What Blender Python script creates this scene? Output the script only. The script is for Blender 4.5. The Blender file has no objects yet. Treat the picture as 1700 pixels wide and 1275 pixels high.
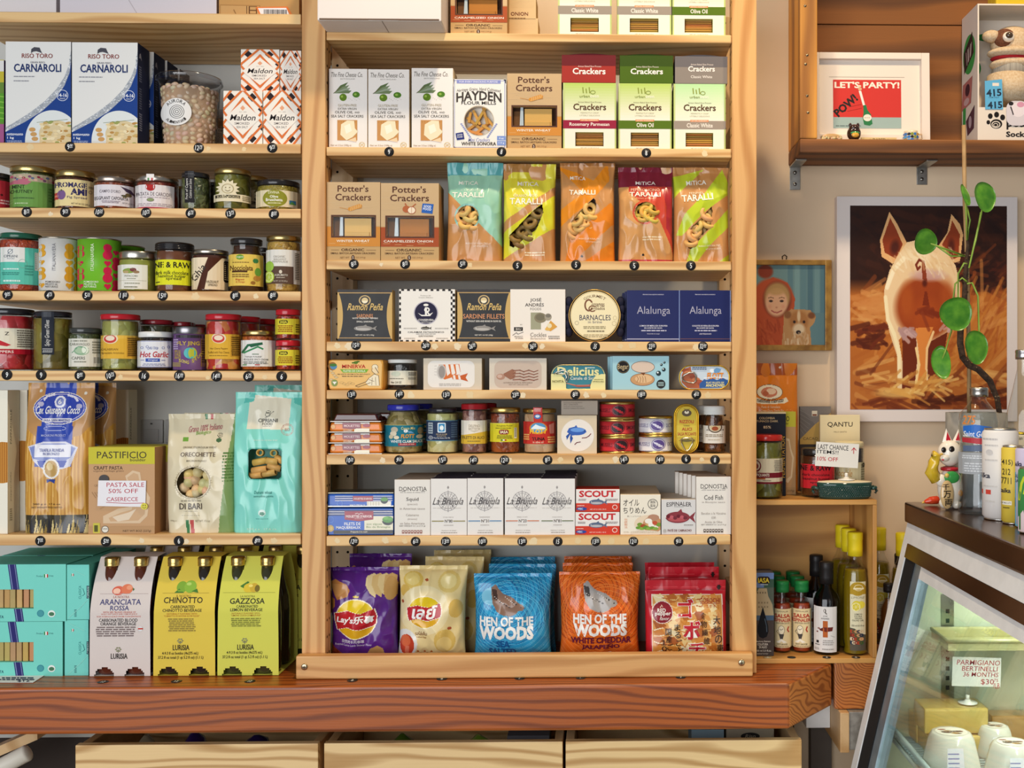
import bpy,bmesh,math,random
import numpy as np
from mathutils import Vector,noise
from mathutils.geometry import tessellate_polygon
SC=bpy.context.scene
COL=SC.collection
# ---------------------------------------------------------------- camera
F=1739.0                       # focal length in pixels of the 1700 px wide frame
PSI=math.radians(1.3)
CAMZ=1.47
PPX=1000+F*math.tan(PSI)
cam=bpy.data.cameras.new('camera');cam.sensor_width=36;cam.sensor_fit='HORIZONTAL'
cam.lens=36*F/1700;cam.shift_x=-(PPX-850)/1700;cam.clip_start=.05
co=bpy.data.objects.new('camera',cam);COL.objects.link(co)
co.location=(0,-2,CAMZ);co.rotation_euler=(math.pi/2,0,-PSI)
SC.camera=co
# ---------------------------------------------------------------- light and exposure
SC.view_settings.view_transform='Standard';SC.view_settings.look='None'
SC.view_settings.gamma=1;SC.view_settings.use_curve_mapping=False
SC.view_settings.exposure=0.0
W=bpy.data.worlds.new('world');SC.world=W;W.use_nodes=True
W.node_tree.nodes['Background'].inputs[0].default_value=(.90,.95,1.0,1)
W.node_tree.nodes['Background'].inputs[1].default_value=.20
def lamp(name,kind,loc,target,power,color,**k):
    d=bpy.data.lights.new(name,kind);d.energy=power;d.color=color
    for a,v in k.items():setattr(d,a,v)
    o=bpy.data.objects.new(name,d);COL.objects.link(o);o.location=loc
    o.rotation_euler=(Vector(target)-Vector(loc)).to_track_quat('-Z','Y').to_euler()
    return o
lamp('shop_window_light','AREA',(-1.6,-3.7,1.6),(-.2,0,1.0),116,(.93,.96,1.0),shape='RECTANGLE',size=3.2,size_y=2.2)
lamp('track_spot_light','SPOT',(-.08,-.48,3.0),(-.12,-.05,1.30),54,(1.0,.80,.55),spot_size=math.radians(95),spot_blend=.8,shadow_soft_size=.045)
lamp('track_spot_light','SPOT',(.80,-.55,3.0),(.74,.1,1.3),50,(1.0,.74,.45),spot_size=math.radians(85),spot_blend=.8,shadow_soft_size=.05)
# ---------------------------------------------------------------- pixel -> place
def ray(px,py):
    a,b=(px-PPX)/F,-(py-637.5)/F
    return Vector((math.sin(PSI)+a*math.cos(PSI),math.cos(PSI)-a*math.sin(PSI),b))
def P(px,py,Y):
    d=ray(px,py);t=(Y+2)/d.y
    return Vector((d.x*t,Y,CAMZ+d.z*t))
def PZ(px,py,z):
    d=ray(px,py);t=(z-CAMZ)/d.z
    return Vector((d.x*t,-2+d.y*t,z))
def PX(px,py,x):
    d=ray(px,py);t=x/d.x
    return Vector((x,-2+d.y*t,CAMZ+d.z*t))
def K(px,Y):                    # metres per pixel at a place
    return(P(px+.5,637,Y)-P(px-.5,637,Y)).length
# ---------------------------------------------------------------- colours and materials
def lin(h):
    if not isinstance(h,str):return tuple(h)
    r=[int(h[i:i+2],16)/255 for i in(0,2,4)]
    return tuple(c/12.92 if c<=.04045 else((c+.055)/1.055)**2.4 for c in r)
MATS={}
def newmat(key):
    m=bpy.data.materials.new(key if isinstance(key,str)else '_'.join(str(k)for k in key));m.use_nodes=True
    MATS[key]=m
    return m,m.node_tree.nodes,m.node_tree.links,m.node_tree.nodes['Principled BSDF']
FIN=dict(paper=(.62,0,0),satin=(.38,0,0),gloss=(.18,0,.14),film=(.24,0,.18),metal=(.28,1,0),matte=(.9,0,0),glaze=(.08,0,.5))
def finish(k):
    if k in MATS:return MATS[k]
    m,n,l,p=newmat(k)
    r,me,ct=FIN[k]
    a=n.new('ShaderNodeAttribute');a.attribute_name='Col'
    t=n.new('ShaderNodeTexCoord');z=n.new('ShaderNodeTexNoise');z.inputs['Scale'].default_value=45;z.inputs['Detail'].default_value=3
    mr=n.new('ShaderNodeMapRange');mr.inputs[3].default_value=max(.03,r-.05);mr.inputs[4].default_value=r+.07
    l.new(t.outputs['Object'],z.inputs['Vector']);l.new(z.outputs['Fac'],mr.inputs[0]);l.new(mr.outputs[0],p.inputs['Roughness'])
    l.new(a.outputs['Color'],p.inputs['Base Color']);p.inputs['Specular IOR Level'].default_value={'paper':.15,'matte':.1,'satin':.25}.get(k,.4);p.inputs['Metallic'].default_value=me;p.inputs['Coat Weight'].default_value=ct;p.inputs['Coat Roughness'].default_value=.06
    return m
def wood(key,c1,c2,axis='X',ring=55,knots=.35,rough=.5,coat=0,warp=.02,grain=.25):
    """grain along an axis, rings from a warped band, fine fibres and a few knots"""
    key='wood_'+key
    if key in MATS:return MATS[key]
    m,n,l,p=newmat(key)
    tc=n.new('ShaderNodeTexCoord');oi=n.new('ShaderNodeObjectInfo')
    off=n.new('ShaderNodeVectorMath');off.operation='MULTIPLY_ADD'
    l.new(oi.outputs['Random'],off.inputs[0]);off.inputs[1].default_value=(3.7,2.9,4.1);l.new(tc.outputs['Object'],off.inputs[2])
    def mapped(s_along,s_across):
        mp=n.new('ShaderNodeMapping');s=[s_across]*3;s['XYZ'.index(axis)]=s_along
        mp.inputs['Scale'].default_value=s;l.new(off.outputs[0],mp.inputs['Vector']);return mp.outputs[0]
    n1=n.new('ShaderNodeTexNoise');n1.inputs['Scale'].default_value=1;n1.inputs['Detail'].default_value=2;l.new(mapped(1.6,9),n1.inputs['Vector'])
    sx=n.new('ShaderNodeSeparateXYZ');l.new(off.outputs[0],sx.inputs[0])
    oth=[i for i in range(3)if i!='XYZ'.index(axis)]
    su=n.new('ShaderNodeMath');su.operation='ADD';l.new(sx.outputs[oth[0]],su.inputs[0]);l.new(sx.outputs[oth[1]],su.inputs[1])
    vk=n.new('ShaderNodeTexVoronoi');vk.inputs['Scale'].default_value=1;l.new(mapped(3.2,9.5),vk.inputs['Vector'])
    kd=n.new('ShaderNodeMapRange');kd.inputs[1].default_value=.02;kd.inputs[2].default_value=.30;kd.inputs[3].default_value=1;kd.inputs[4].default_value=0;kd.interpolation_type='SMOOTHSTEP';l.new(vk.outputs['Distance'],kd.inputs[0])
    sc=n.new('ShaderNodeSeparateColor');l.new(vk.outputs['Color'],sc.inputs[0])
    lt=n.new('ShaderNodeMath');lt.operation='LESS_THAN';l.new(sc.outputs[0],lt.inputs[0]);lt.inputs[1].default_value=knots
    kk=n.new('ShaderNodeMath');kk.operation='MULTIPLY';l.new(kd.outputs[0],kk.inputs[0]);l.new(lt.outputs[0],kk.inputs[1])
    a1=n.new('ShaderNodeMath');a1.operation='MULTIPLY_ADD';l.new(n1.outputs['Fac'],a1.inputs[0]);a1.inputs[1].default_value=warp*6;l.new(su.outputs[0],a1.inputs[2])
    a2=n.new('ShaderNodeMath');a2.operation='MULTIPLY_ADD';l.new(kk.outputs[0],a2.inputs[0]);a2.inputs[1].default_value=.03;l.new(a1.outputs[0],a2.inputs[2])
    a3=n.new('ShaderNodeMath');a3.operation='MULTIPLY';l.new(a2.outputs[0],a3.inputs[0]);a3.inputs[1].default_value=ring*6.283/3
    si=n.new('ShaderNodeMath');si.operation='SINE';l.new(a3.outputs[0],si.inputs[0])
    n2=n.new('ShaderNodeTexNoise');n2.inputs['Scale'].default_value=1;n2.inputs['Detail'].default_value=4;l.new(mapped(9,420),n2.inputs['Vector'])
    f1=n.new('ShaderNodeMapRange');f1.inputs[1].default_value=-.2;f1.inputs[2].default_value=1;f1.inputs[3].default_value=0;f1.inputs[4].default_value=.75;l.new(si.outputs[0],f1.inputs[0])
    f2=n.new('ShaderNodeMath');f2.operation='MULTIPLY_ADD';l.new(n2.outputs['Fac'],f2.inputs[0]);f2.inputs[1].default_value=grain;l.new(f1.outputs[0],f2.inputs[2])
    f3=n.new('ShaderNodeMath');f3.operation='SUBTRACT';f3.use_clamp=True;l.new(f2.outputs[0],f3.inputs[0]);f3.inputs[1].default_value=grain*.5
    mx=n.new('ShaderNodeMix');mx.data_type='RGBA';mx.inputs[6].default_value=(*lin(c1),1);mx.inputs[7].default_value=(*lin(c2),1);l.new(f3.outputs[0],mx.inputs[0])
    kp=n.new('ShaderNodeMapRange');kp.inputs[1].default_value=.55;kp.inputs[2].default_value=.95;kp.inputs[3].default_value=0;kp.inputs[4].default_value=.85;l.new(kk.outputs[0],kp.inputs[0])
    mk=n.new('ShaderNodeMix');mk.data_type='RGBA';mk.inputs[7].default_value=(.10,.035,.012,1);l.new(kp.outputs[0],mk.inputs[0]);l.new(mx.outputs[2],mk.inputs[6])
    l.new(mk.outputs[2],p.inputs['Base Color']);p.inputs['Roughness'].default_value=rough;p.inputs['Coat Weight'].default_value=coat;p.inputs['Coat Roughness'].default_value=.15
    bp=n.new('ShaderNodeBump');bp.inputs['Strength'].default_value=.12;bp.inputs['Distance'].default_value=.002;l.new(n2.outputs['Fac'],bp.inputs['Height']);l.new(bp.outputs[0],p.inputs['Normal'])
    return m
def flat(key,c,rough=.5,metal=0,c2=None,scale=30,coat=0,bump=0,detail=4,stretch=None):
    """one colour, or two mixed by noise"""
    k=('surface',key)
    if k in MATS:return MATS[k]
    m,n,l,p=newmat(k);m.name=key
    tc=n.new('ShaderNodeTexCoord');z=n.new('ShaderNodeTexNoise');z.inputs['Scale'].default_value=scale;z.inputs['Detail'].default_value=detail
    if stretch:
        mp=n.new('ShaderNodeMapping');mp.inputs['Scale'].default_value=stretch;l.new(tc.outputs['Object'],mp.inputs[0]);l.new(mp.outputs[0],z.inputs['Vector'])
    else:l.new(tc.outputs['Object'],z.inputs['Vector'])
    cr=n.new('ShaderNodeValToRGB');cr.color_ramp.elements[0].position=.35;cr.color_ramp.elements[1].position=.65
    a=lin(c);b=lin(c2)if c2 else tuple(x*.92 for x in a)
    cr.color_ramp.elements[0].color=(*a,1);cr.color_ramp.elements[1].color=(*b,1)
    l.new(z.outputs['Fac'],cr.inputs[0]);l.new(cr.outputs[0],p.inputs['Base Color'])
    p.inputs['Roughness'].default_value=rough;p.inputs['Metallic'].default_value=metal;p.inputs['Coat Weight'].default_value=coat
    if bump:
        bp=n.new('ShaderNodeBump');bp.inputs['Strength'].default_value=.5;bp.inputs['Distance'].default_value=bump;l.new(z.outputs['Fac'],bp.inputs['Height']);l.new(bp.outputs[0],p.inputs['Normal'])
    return m
def chunks(c1,c2,c3,scale=90,rough=.3):
    """food seen through a jar: cells of three tones"""
    k=('food',c1,c2,c3,scale)
    if k in MATS:return MATS[k]
    m,n,l,p=newmat(k)
    tc=n.new('ShaderNodeTexCoord');nz=n.new('ShaderNodeTexNoise');nz.inputs['Scale'].default_value=scale*.8;l.new(tc.outputs['Object'],nz.inputs['Vector'])
    mv=n.new('ShaderNodeMix');mv.data_type='RGBA';mv.inputs[0].default_value=.02;l.new(tc.outputs['Object'],mv.inputs[6]);l.new(nz.outputs['Color'],mv.inputs[7])
    v=n.new('ShaderNodeTexVoronoi');v.inputs['Scale'].default_value=scale;l.new(mv.outputs[2],v.inputs['Vector'])
    cr=n.new('ShaderNodeValToRGB');e=cr.color_ramp.elements;e[0].position=.2;e[1].position=.85;e.new(.5)
    for i,c in enumerate((c1,c2,c3)):e[i].color=(*lin(c),1)
    s=n.new('ShaderNodeSeparateColor');l.new(v.outputs['Color'],s.inputs[0]);l.new(s.outputs[1],cr.inputs[0])
    l.new(cr.outputs[0],p.inputs['Base Color']);p.inputs['Roughness'].default_value=rough
    bp=n.new('ShaderNodeBump');bp.invert=True;bp.inputs['Strength'].default_value=.8;bp.inputs['Distance'].default_value=.35/scale;l.new(v.outputs['Distance'],bp.inputs['Height']);l.new(bp.outputs[0],p.inputs['Normal'])
    return m
def glass(key='clear',tint=(1,1,1),fac=1.0,rough=.03):
    k=('glass',key)
    if k in MATS:return MATS[k]
    m,n,l,p=newmat(k);n.remove(p);out=n['Material Output']
    t=n.new('ShaderNodeBsdfTransparent');t.inputs[0].default_value=(*tint,1)
    g=n.new('ShaderNodeBsdfGlossy');g.inputs['Roughness'].default_value=rough
    f=n.new('ShaderNodeFresnel');ge=n.new('ShaderNodeNewGeometry');ir=n.new('ShaderNodeMapRange');ir.inputs[3].default_value=1.5;ir.inputs[4].default_value=1/1.5;l.new(ge.outputs['Backfacing'],ir.inputs[0]);l.new(ir.outputs[0],f.inputs[0])
    mu=n.new('ShaderNodeMath');mu.operation='MULTIPLY';mu.use_clamp=True;l.new(f.outputs[0],mu.inputs[0]);mu.inputs[1].default_value=fac
    mx=n.new('ShaderNodeMixShader');l.new(mu.outputs[0],mx.inputs[0]);l.new(t.outputs[0],mx.inputs[1]);l.new(g.outputs[0],mx.inputs[2]);l.new(mx.outputs[0],out.inputs[0])
    return m
# ---------------------------------------------------------------- print: flat marks in photo pixels
def R(x0,y0,x1,y1,c):return('p',[(x0,y0),(x1,y0),(x1,y1),(x0,y1)],c)
def G(pts,c):return('p',pts,c)
def E(cx,cy,rx,ry,c,a0=0,a1=360,n=28):
    return('p',[(cx+rx*math.cos(math.radians(a0+(a1-a0)*i/n)),cy-ry*math.sin(math.radians(a0+(a1-a0)*i/n)))for i in range(n+(a1-a0<360))],c)
def O(cx,cy,rx,ry,w,c):return('r',(cx,cy,rx,ry,w),c)
def L(pts,w,c):return('l',(pts,w),c)
def T(s,x0,y0,x1,y1,c,b=0,sh=0,arch=0,rot=0):return('t',(s,x0,y0,x1,y1,b,sh,arch,rot),c)
def D(x0,y0,x1,y1,n,c,seed=1):      # lines of print too small to read: thin broken strokes
    rr=random.Random(seed+int(x0*7+y0));o=[]
    for i in range(n):
        y=y0+(y1-y0)*(i+.5)/n;h=(y1-y0)/n*.28;x=x0+(x1-x0)*rr.uniform(0,.06);e=x1-(x1-x0)*rr.uniform(0,.1)
        while x<e:
            w=min(e-x,(x1-x0)*rr.uniform(.06,.2));o.append(R(x,y-h,x+w,y+h,c));x+=w+(x1-x0)*.025
    return o
_TX={}
def text2d(s,b,sh):
    k=(s,b,sh)
    if k not in _TX:
        c=bpy.data.curves.new('t','FONT');c.body=s;c.resolution_u=2;c.offset=b*.55;c.shear=sh
        o=bpy.data.objects.new('t',c);m=o.to_mesh()
        v=np.array([q.co[:2]for q in m.vertices])if len(m.vertices)else np.zeros((1,2));fs=[tuple(q.vertices)for q in m.polygons]
        o.to_mesh_clear();bpy.data.objects.remove(o);bpy.data.curves.remove(c)
        lo=v.min(0);hi=v.max(0);v=(v-lo)/np.maximum(hi-lo,1e-6)
        _TX[k]=(v,fs)
    return _TX[k]
def ops_flat(ops):
    for o in ops:
        if o is None:continue
        if isinstance(o,list):yield from ops_flat(o)
        else:yield o
def polys(o):
    """convex pieces of one mark as lists of 2D points (photo pixels)"""
    k,d,c=o
    if k=='p':
        if len(d)==4 and d[0][1]==d[1][1]and d[2][1]==d[3][1]:return[d]
        tri=tessellate_polygon([[Vector((x,y,0))for x,y in d]])
        return[[d[i]for i in t]for t in tri]
    if k=='r':
        cx,cy,rx,ry,w=d;n=32;r=[]
        for i in range(n):
            a,b=2*math.pi*i/n,2*math.pi*(i+1)/n
            r.append([(cx+rx*math.cos(a),cy+ry*math.sin(a)),(cx+rx*math.cos(b),cy+ry*math.sin(b)),(cx+(rx-w)*math.cos(b),cy+(ry-w)*math.sin(b)),(cx+(rx-w)*math.cos(a),cy+(ry-w)*math.sin(a))])
        return r
    if k=='l':
        pts,w=d;r=[]
        for(ax,ay),(bx,by)in zip(pts,pts[1:]):
            q=math.hypot(bx-ax,by-ay)or 1;nx,ny=-(by-ay)/q*w/2,(bx-ax)/q*w/2;ex,ey=(bx-ax)/q*w*.3,(by-ay)/q*w*.3
            r.append([(ax-ex+nx,ay-ey+ny),(bx+ex+nx,by+ey+ny),(bx+ex-nx,by+ey-ny),(ax-ex-nx,ay-ey-ny)])
        return r
    if k=='t':
        s,x0,y0,x1,y1,b,sh,arch,rot=d;v,fs=text2d(s,b,sh)
        pts=[]
        cr,sr=math.cos(math.radians(rot)),math.sin(math.radians(rot));mx,my=(x0+x1)/2,(y0+y1)/2
        for a,e in v:
            x,y=x0+a*(x1-x0),y1-e*(y1-y0)
            if arch:y+=arch*((2*a-1)**2)
            if rot:x,y=mx+(x-mx)*cr-(y-my)*sr,my+(x-mx)*sr+(y-my)*cr
            pts.append((x,y))
        return[[pts[i]for i in f]for f in fs]
def clip(poly,ax,lim,keep_low):
    r=[];n=len(poly)
    for i in range(n):
        a,b=poly[i],poly[(i+1)%n]
        ia,ib=(a[ax]<=lim)==keep_low or a[ax]==lim,(b[ax]<=lim)==keep_low or b[ax]==lim
        if ia:r.append(a)
        if ia!=ib:
            t=(lim-a[ax])/(b[ax]-a[ax]);q=[a[0]+(b[0]-a[0])*t,a[1]+(b[1]-a[1])*t];q[ax]=lim;r.append(tuple(q))
    return r if len(r)>2 else None
def minus_rect(poly,h):
    out=[]
    p=clip(poly,0,h[0],True);out+=[p]if p else[]
    p=clip(poly,0,h[2],False);out+=[p]if p else[]
    m=clip(poly,0,h[0],False);m=clip(m,0,h[2],True)if m else None
    if m:
        p=clip(m,1,h[1],True);out+=[p]if p else[]
        p=clip(m,1,h[3],False);out+=[p]if p else[]
    return out
def keep_rect(poly,h):
    for ax,lim,low in((0,h[0],False),(0,h[2],True),(1,h[1],False),(1,h[3],True)):
        poly=clip(poly,ax,lim,low)
        if not poly:return None
    return poly
# ---------------------------------------------------------------- mesh builder
class MB:
    def __init__(s):s.v=[];s.f=[];s.m=[];s.c=[];s.sm=[];s.slots=[]
    def slot(s,m):
        m=finish(m)if isinstance(m,str)else m
        if m not in s.slots:s.slots.append(m)
        return s.slots.index(m)
    def add(s,vs,fs,m,c='ffffff',smooth=False):
        b=len(s.v);k=s.slot(m);s.v.extend(tuple(q)for q in vs);c=lin(c)
        for f in fs:s.f.append([b+i for i in f]);s.m.append(k);s.c.append(c);s.sm.append(smooth)
    def quad(s,a,b,c,d,m,col='ffffff'):s.add([a,b,c,d],[(0,1,2,3)],m,col)
    def box(s,x0,x1,y0,y1,z0,z1,m,col='ffffff',bev=.0008,front=None,top=None,side=None,taper=None,fr=None):
        """box with worn edges; faces may carry own colours; taper scales the top"""
        bm=bmesh.new();bmesh.ops.create_cube(bm,size=1)
        for v in bm.verts:v.co=((x0+x1)/2+v.co.x*(x1-x0),(y0+y1)/2+v.co.y*(y1-y0),(z0+z1)/2+v.co.z*(z1-z0))
        if taper:
            for v in bm.verts:
                if v.co.z>(z0+z1)/2:v.co.x=(x0+x1)/2+(v.co.x-(x0+x1)/2)*taper[0];v.co.y=(y0+y1)/2+(v.co.y-(y0+y1)/2)*taper[1]
        if fr:fr(bm)
        if bev:bmesh.ops.bevel(bm,geom=bm.edges[:],offset=bev,segments=2,affect='EDGES',profile=.6)
        bm.normal_update();vs=[v.co.copy()for v in bm.verts];idx={v:i for i,v in enumerate(bm.verts)}
        for f in bm.faces:
            n=f.normal;c=col
            if n.y<-.7 and front:c=front
            elif n.z>.7 and top:c=top
            elif abs(n.x)>.7 and side:c=side
            s.add([],[],m);k=s.slot(m);b=len(s.v)
            s.f.append([b+idx[v]for v in f.verts]);s.m.append(k);s.c.append(lin(c));s.sm.append(False)
        s.v.extend(tuple(q)for q in vs);bm.free()
    def lathe(s,prof,m,col='ffffff',n=36,cx=0,cy=0,cap0=True,cap1=True,sx=1,sy=1):
        """profile of (radius, z) turned round a vertical axis; col may be a function of z"""
        vs=[];P0=len(prof)
        for r,z in prof:
            for i in range(n):a=2*math.pi*i/n;vs.append((cx+r*math.cos(a)*sx,cy+r*math.sin(a)*sy,z))
        fs=[(j*n+i,j*n+(i+1)%n,(j+1)*n+(i+1)%n,(j+1)*n+i)for j in range(P0-1)for i in range(n)]
        if cap0:fs.append(tuple(reversed(range(n))))
        if cap1:fs.append(tuple((P0-1)*n+i for i in range(n)))
        s.add(vs,fs,m,col,True)
    def tube(s,pts,r,m,col='ffffff',n=8,closed=False):
        vs=[];N=len(pts);pts=[Vector(p)for p in pts];up=Vector((.31,.17,.93))
        for i,p in enumerate(pts):
            t=(pts[(i+1)%N]-pts[i-1])if closed else(pts[min(i+1,N-1)]-pts[max(i-1,0)])
            t.normalize();a=t.cross(up);a.normalize();b=t.cross(a);rr=r[i]if isinstance(r,(list,tuple))else r
            for j in range(n):q=2*math.pi*j/n;vs.append(p+a*(rr*math.cos(q))+b*(rr*math.sin(q)))
        fs=[(i*n+j,i*n+(j+1)%n,((i+1)%N)*n+(j+1)%n,((i+1)%N)*n+j)for i in range(N if closed else N-1)for j in range(n)]
        if not closed:fs+=[tuple(reversed(range(n))),tuple((N-1)*n+j for j in range(n))]
        s.add(vs,fs,m,col,True)
    def ball(s,c,r,m,col='ffffff',n=16,k=10,f=None):
        """ellipsoid of radii r; f moves a point"""
        vs=[]
        for j in range(k+1):
            t=math.pi*j/k
            for i in range(n):
                a=2*math.pi*i/n;q=Vector((c[0]+r[0]*math.sin(t)*math.cos(a),c[1]+r[1]*math.sin(t)*math.sin(a),c[2]+r[2]*math.cos(t)));vs.append(f(q)if f else q)
        s.add(vs,[(j*n+i,(j+1)*n+i,(j+1)*n+(i+1)%n,j*n+(i+1)%n)for j in range(k)for i in range(n)],m,col,True)
    def torus(s,c,R0,r,m,col,rx=0,ry=0,rz=0,n=16,k=8):
        from mathutils import Euler
        e=Euler((rx,ry,rz));vs=[]
        for i in range(n):
            a=2*math.pi*i/n
            for j in range(k):b=2*math.pi*j/k;q=Vector(((R0+r*math.cos(b))*math.cos(a),(R0+r*math.cos(b))*math.sin(a),r*math.sin(b)));q.rotate(e);vs.append(Vector(c)+q)
        s.add(vs,[(i*k+j,((i+1)%n)*k+j,((i+1)%n)*k+(j+1)%k,i*k+(j+1)%k)for i in range(n)for j in range(k)],m,col,True)
    def marks(s,ops,to3,m,strip=None,hole=None,keep=None,d0=.00012,dd=.00003):
        """print marks; to3(px, py, lift) gives the place; strip slices for curved faces (pixels)"""
        i=0;ops=list(ops_flat(ops));dd=min(dd,.0007/max(1,len(ops)))
        for o in ops:
            i+=1;lift=d0+dd*i
            for p in polys(o):
                ps=[p]
                if keep:q=keep_rect(p,keep);ps=[q]if q else[]
                if hole:ps=[q for a in ps for q in minus_rect(a,hole)]
                if strip:
                    out=[]
                    for a in ps:
                        lo,hi=min(x for x,y in a),max(x for x,y in a)
                        if hi-lo<=strip:out.append(a);continue
                        t=math.floor(lo/strip)*strip
                        while t<hi:
                            q=clip(a,0,t,False);q=clip(q,0,t+strip,True)if q else None
                            if q:out.append(q)
                            t+=strip
                    ps=out
                for a in ps:
                    ar=sum(a[j-1][0]*a[j][1]-a[j][0]*a[j-1][1]for j in range(len(a)))
                    if abs(ar)<1e-5:continue
                    if ar>0:a=a[::-1]
                    s.add([to3(x,y,lift)for x,y in a],[tuple(range(len(a)))],m,o[2])
    def build(s,name,parent=None,loc=None,rotz=0,cls=True):
        me=bpy.data.meshes.new(name);me.from_pydata(s.v,[],s.f)
        for mm in s.slots:me.materials.append(mm)
        me.polygons.foreach_set('material_index',s.m);me.polygons.foreach_set('use_smooth',s.sm)
        lt=np.array([len(f)for f in s.f]);c=np.repeat(np.c_[np.array(s.c),np.ones(len(s.c))],lt,axis=0)
        a=me.color_attributes.new('Col','FLOAT_COLOR','CORNER');a.data.foreach_set('color',c.astype(np.float32).ravel())
        me.update()
        o=bpy.data.objects.new(name,me);COL.objects.link(o)
        if parent:o.parent=parent
        if loc is not None:o.location=loc
        o.rotation_euler.z=rotz
        return o
def tag(o,label,cat,group=None,kind=None):
    if label:o['label']=label
    if cat:o['category']=cat
    if group:o['group']=group
    if kind:o['kind']=kind
    return o
def empty(name,loc,label,cat,group=None,rotz=0):
    o=bpy.data.objects.new(name,None);COL.objects.link(o);o.location=loc;o.rotation_euler.z=rotz;o.empty_display_size=.02
    return tag(o,label,cat,group)
def dup(o,dloc,label=None,group=None,rotz=0):
    """a copy of a thing with copies of its parts and sub-parts, moved by dloc"""
    c=o.copy();COL.objects.link(c);c.location=o.location+Vector(dloc);c.rotation_euler.z+=rotz
    if label:c['label']=label
    if group:c['group']=group
    for ch in list(o.children):
        d=ch.copy();COL.objects.link(d);d.parent=c
        for g in list(ch.children):e=g.copy();COL.objects.link(e);e.parent=d
    return c
def struct(o):o['kind']='structure';return o
# ---------------------------------------------------------------- the room
WALLY=.275
PINE=wood('shelf_pine','e6bd80','bb8442','X',ring=105,knots=.13)
PINEZ=wood('post_pine','dba869','b67a3c','Z',ring=105,knots=.10)
PINEZ2=wood('rear_post_pine','d9b98c','b8905c','Z',ring=60,knots=.06)
RAILW=wood('rail_pine','d9a566','b67c3e','X',ring=110,knots=.03)
COUNTER=wood('red_fir','a8551a','61270a','X',ring=185,knots=.04,rough=.42,coat=.12,warp=.016,grain=.45)
ENDG=wood('end_grain','c57838','7d3a14','Y',ring=270,knots=0,rough=.42,coat=.2,warp=.04)
DRAWER=wood('drawer_pine','f0cb90','b07c3a','X',ring=95,knots=.22,warp=.04)
DRAWERY=wood('drawer_side_pine','dab583','b4864e','Y',ring=34,knots=.05)
OLDW=wood('old_crate','d3933c','7a4414','Z',ring=40,knots=.35,rough=.6)
OLDX=wood('old_crate_long','8a5422','48270d','X',ring=50,knots=.1,rough=.65)
BACKW=wood('stained_plank','85501f','4c2a10','X',ring=40,knots=.04,rough=.75)
CRATE=wood('wine_crate','d09a52','9c662a','X',ring=36,knots=.05)
CRATEZ=wood('wine_crate_side','d6a158','a0682c','Z',ring=36,knots=.03)
WALLM=flat('wall_paint','e6ccab',.75,c2='dfc4a2',scale=3,bump=.0006,detail=8)
BAYM=flat('shelf_back_paint','c9c8c1',.8,c2='c0bfb8',scale=4)
STEEL=flat('zinc_steel','b8b4ac',.38,1,c2='9a968f',scale=60)
DARK=flat('dark_void','1c1714',.9)
def board(mb,x0,x1,y0,y1,z0,z1,m,bev=.0015):mb.box(x0,x1,y0,y1,z0,z1,m,bev=bev)
def solo(name,x0,x1,y0,y1,z0,z1,m,parent=None,bev=.0015):
    mb=MB();c=Vector(((x0+x1)/2,(y0+y1)/2,(z0+z1)/2));mb.box(x0-c.x,x1-c.x,y0-c.y,y1-c.y,z0-c.z,z1-c.z,m,bev=bev)
    pl=parent.location if parent else Vector((0,0,0))
    return mb.build(name,parent,c-pl)
struct(solo('wall_back',-2.2,1.9,WALLY,WALLY+.1,0,3.0,WALLM,bev=0))
struct(solo('floor',-2.2,1.9,-3.5,WALLY,-.05,0,flat('floor_tile','8d8a85',.5,c2='7d7a76',scale=6),bev=0))
CT=P(870,1120,0).z                      # worktop height
xr=P(1310,1180,-.068).x
# heavy worktop beam with a mitred right end
def beam():
    zb=P(1310,1211,-.068).z;xl=-1.75;xm=P(1381,1140,.07).x
    bm=bmesh.new();pr=[(xl,-.068),(xr,-.068),(xm,.07),(xm,.262),(xl,.262)]
    lo=[bm.verts.new((x,y,zb))for x,y in pr];hi=[bm.verts.new((x,y,CT))for x,y in pr]
    bm.faces.new(lo[::-1]);bm.faces.new(hi)
    for i in range(5):j=(i+1)%5;bm.faces.new((lo[i],lo[j],hi[j],hi[i]))
    bmesh.ops.bevel(bm,geom=bm.edges[:],offset=.006,segments=3,affect='EDGES',profile=.5);bm.normal_update()
    mb=MB();vs=[v.co.copy()for v in bm.verts]
    mb.add(vs,[],COUNTER);mb.slot(ENDG)
    for f in bm.faces:mb.f.append([v.index for v in f.verts]);mb.m.append(1 if f.normal.x>.6 else 0);mb.c.append((1,1,1));mb.sm.append(False)
    bm.free()
    return mb.build('worktop_beam')
tag(beam(),'thick reddish varnished wood worktop with a mitred right end under the shelves','worktop')
q=P(1385,1107,.078)
tag(solo('worktop_beam',q.x,q.x+.30,.078,.262,P(1384,1178,.078).z,CT,ENDG,bev=.004),'short reddish beam end with wavy grain beneath the wooden bottle crate','worktop')
# painted back board inside the shelving
bb=struct(solo('wall_panel',-1.75,P(1214,600,.262).x,.262,WALLY-.0005,CT-.2,2.2,BAYM,bev=0));bb.name='trim_1'
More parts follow.
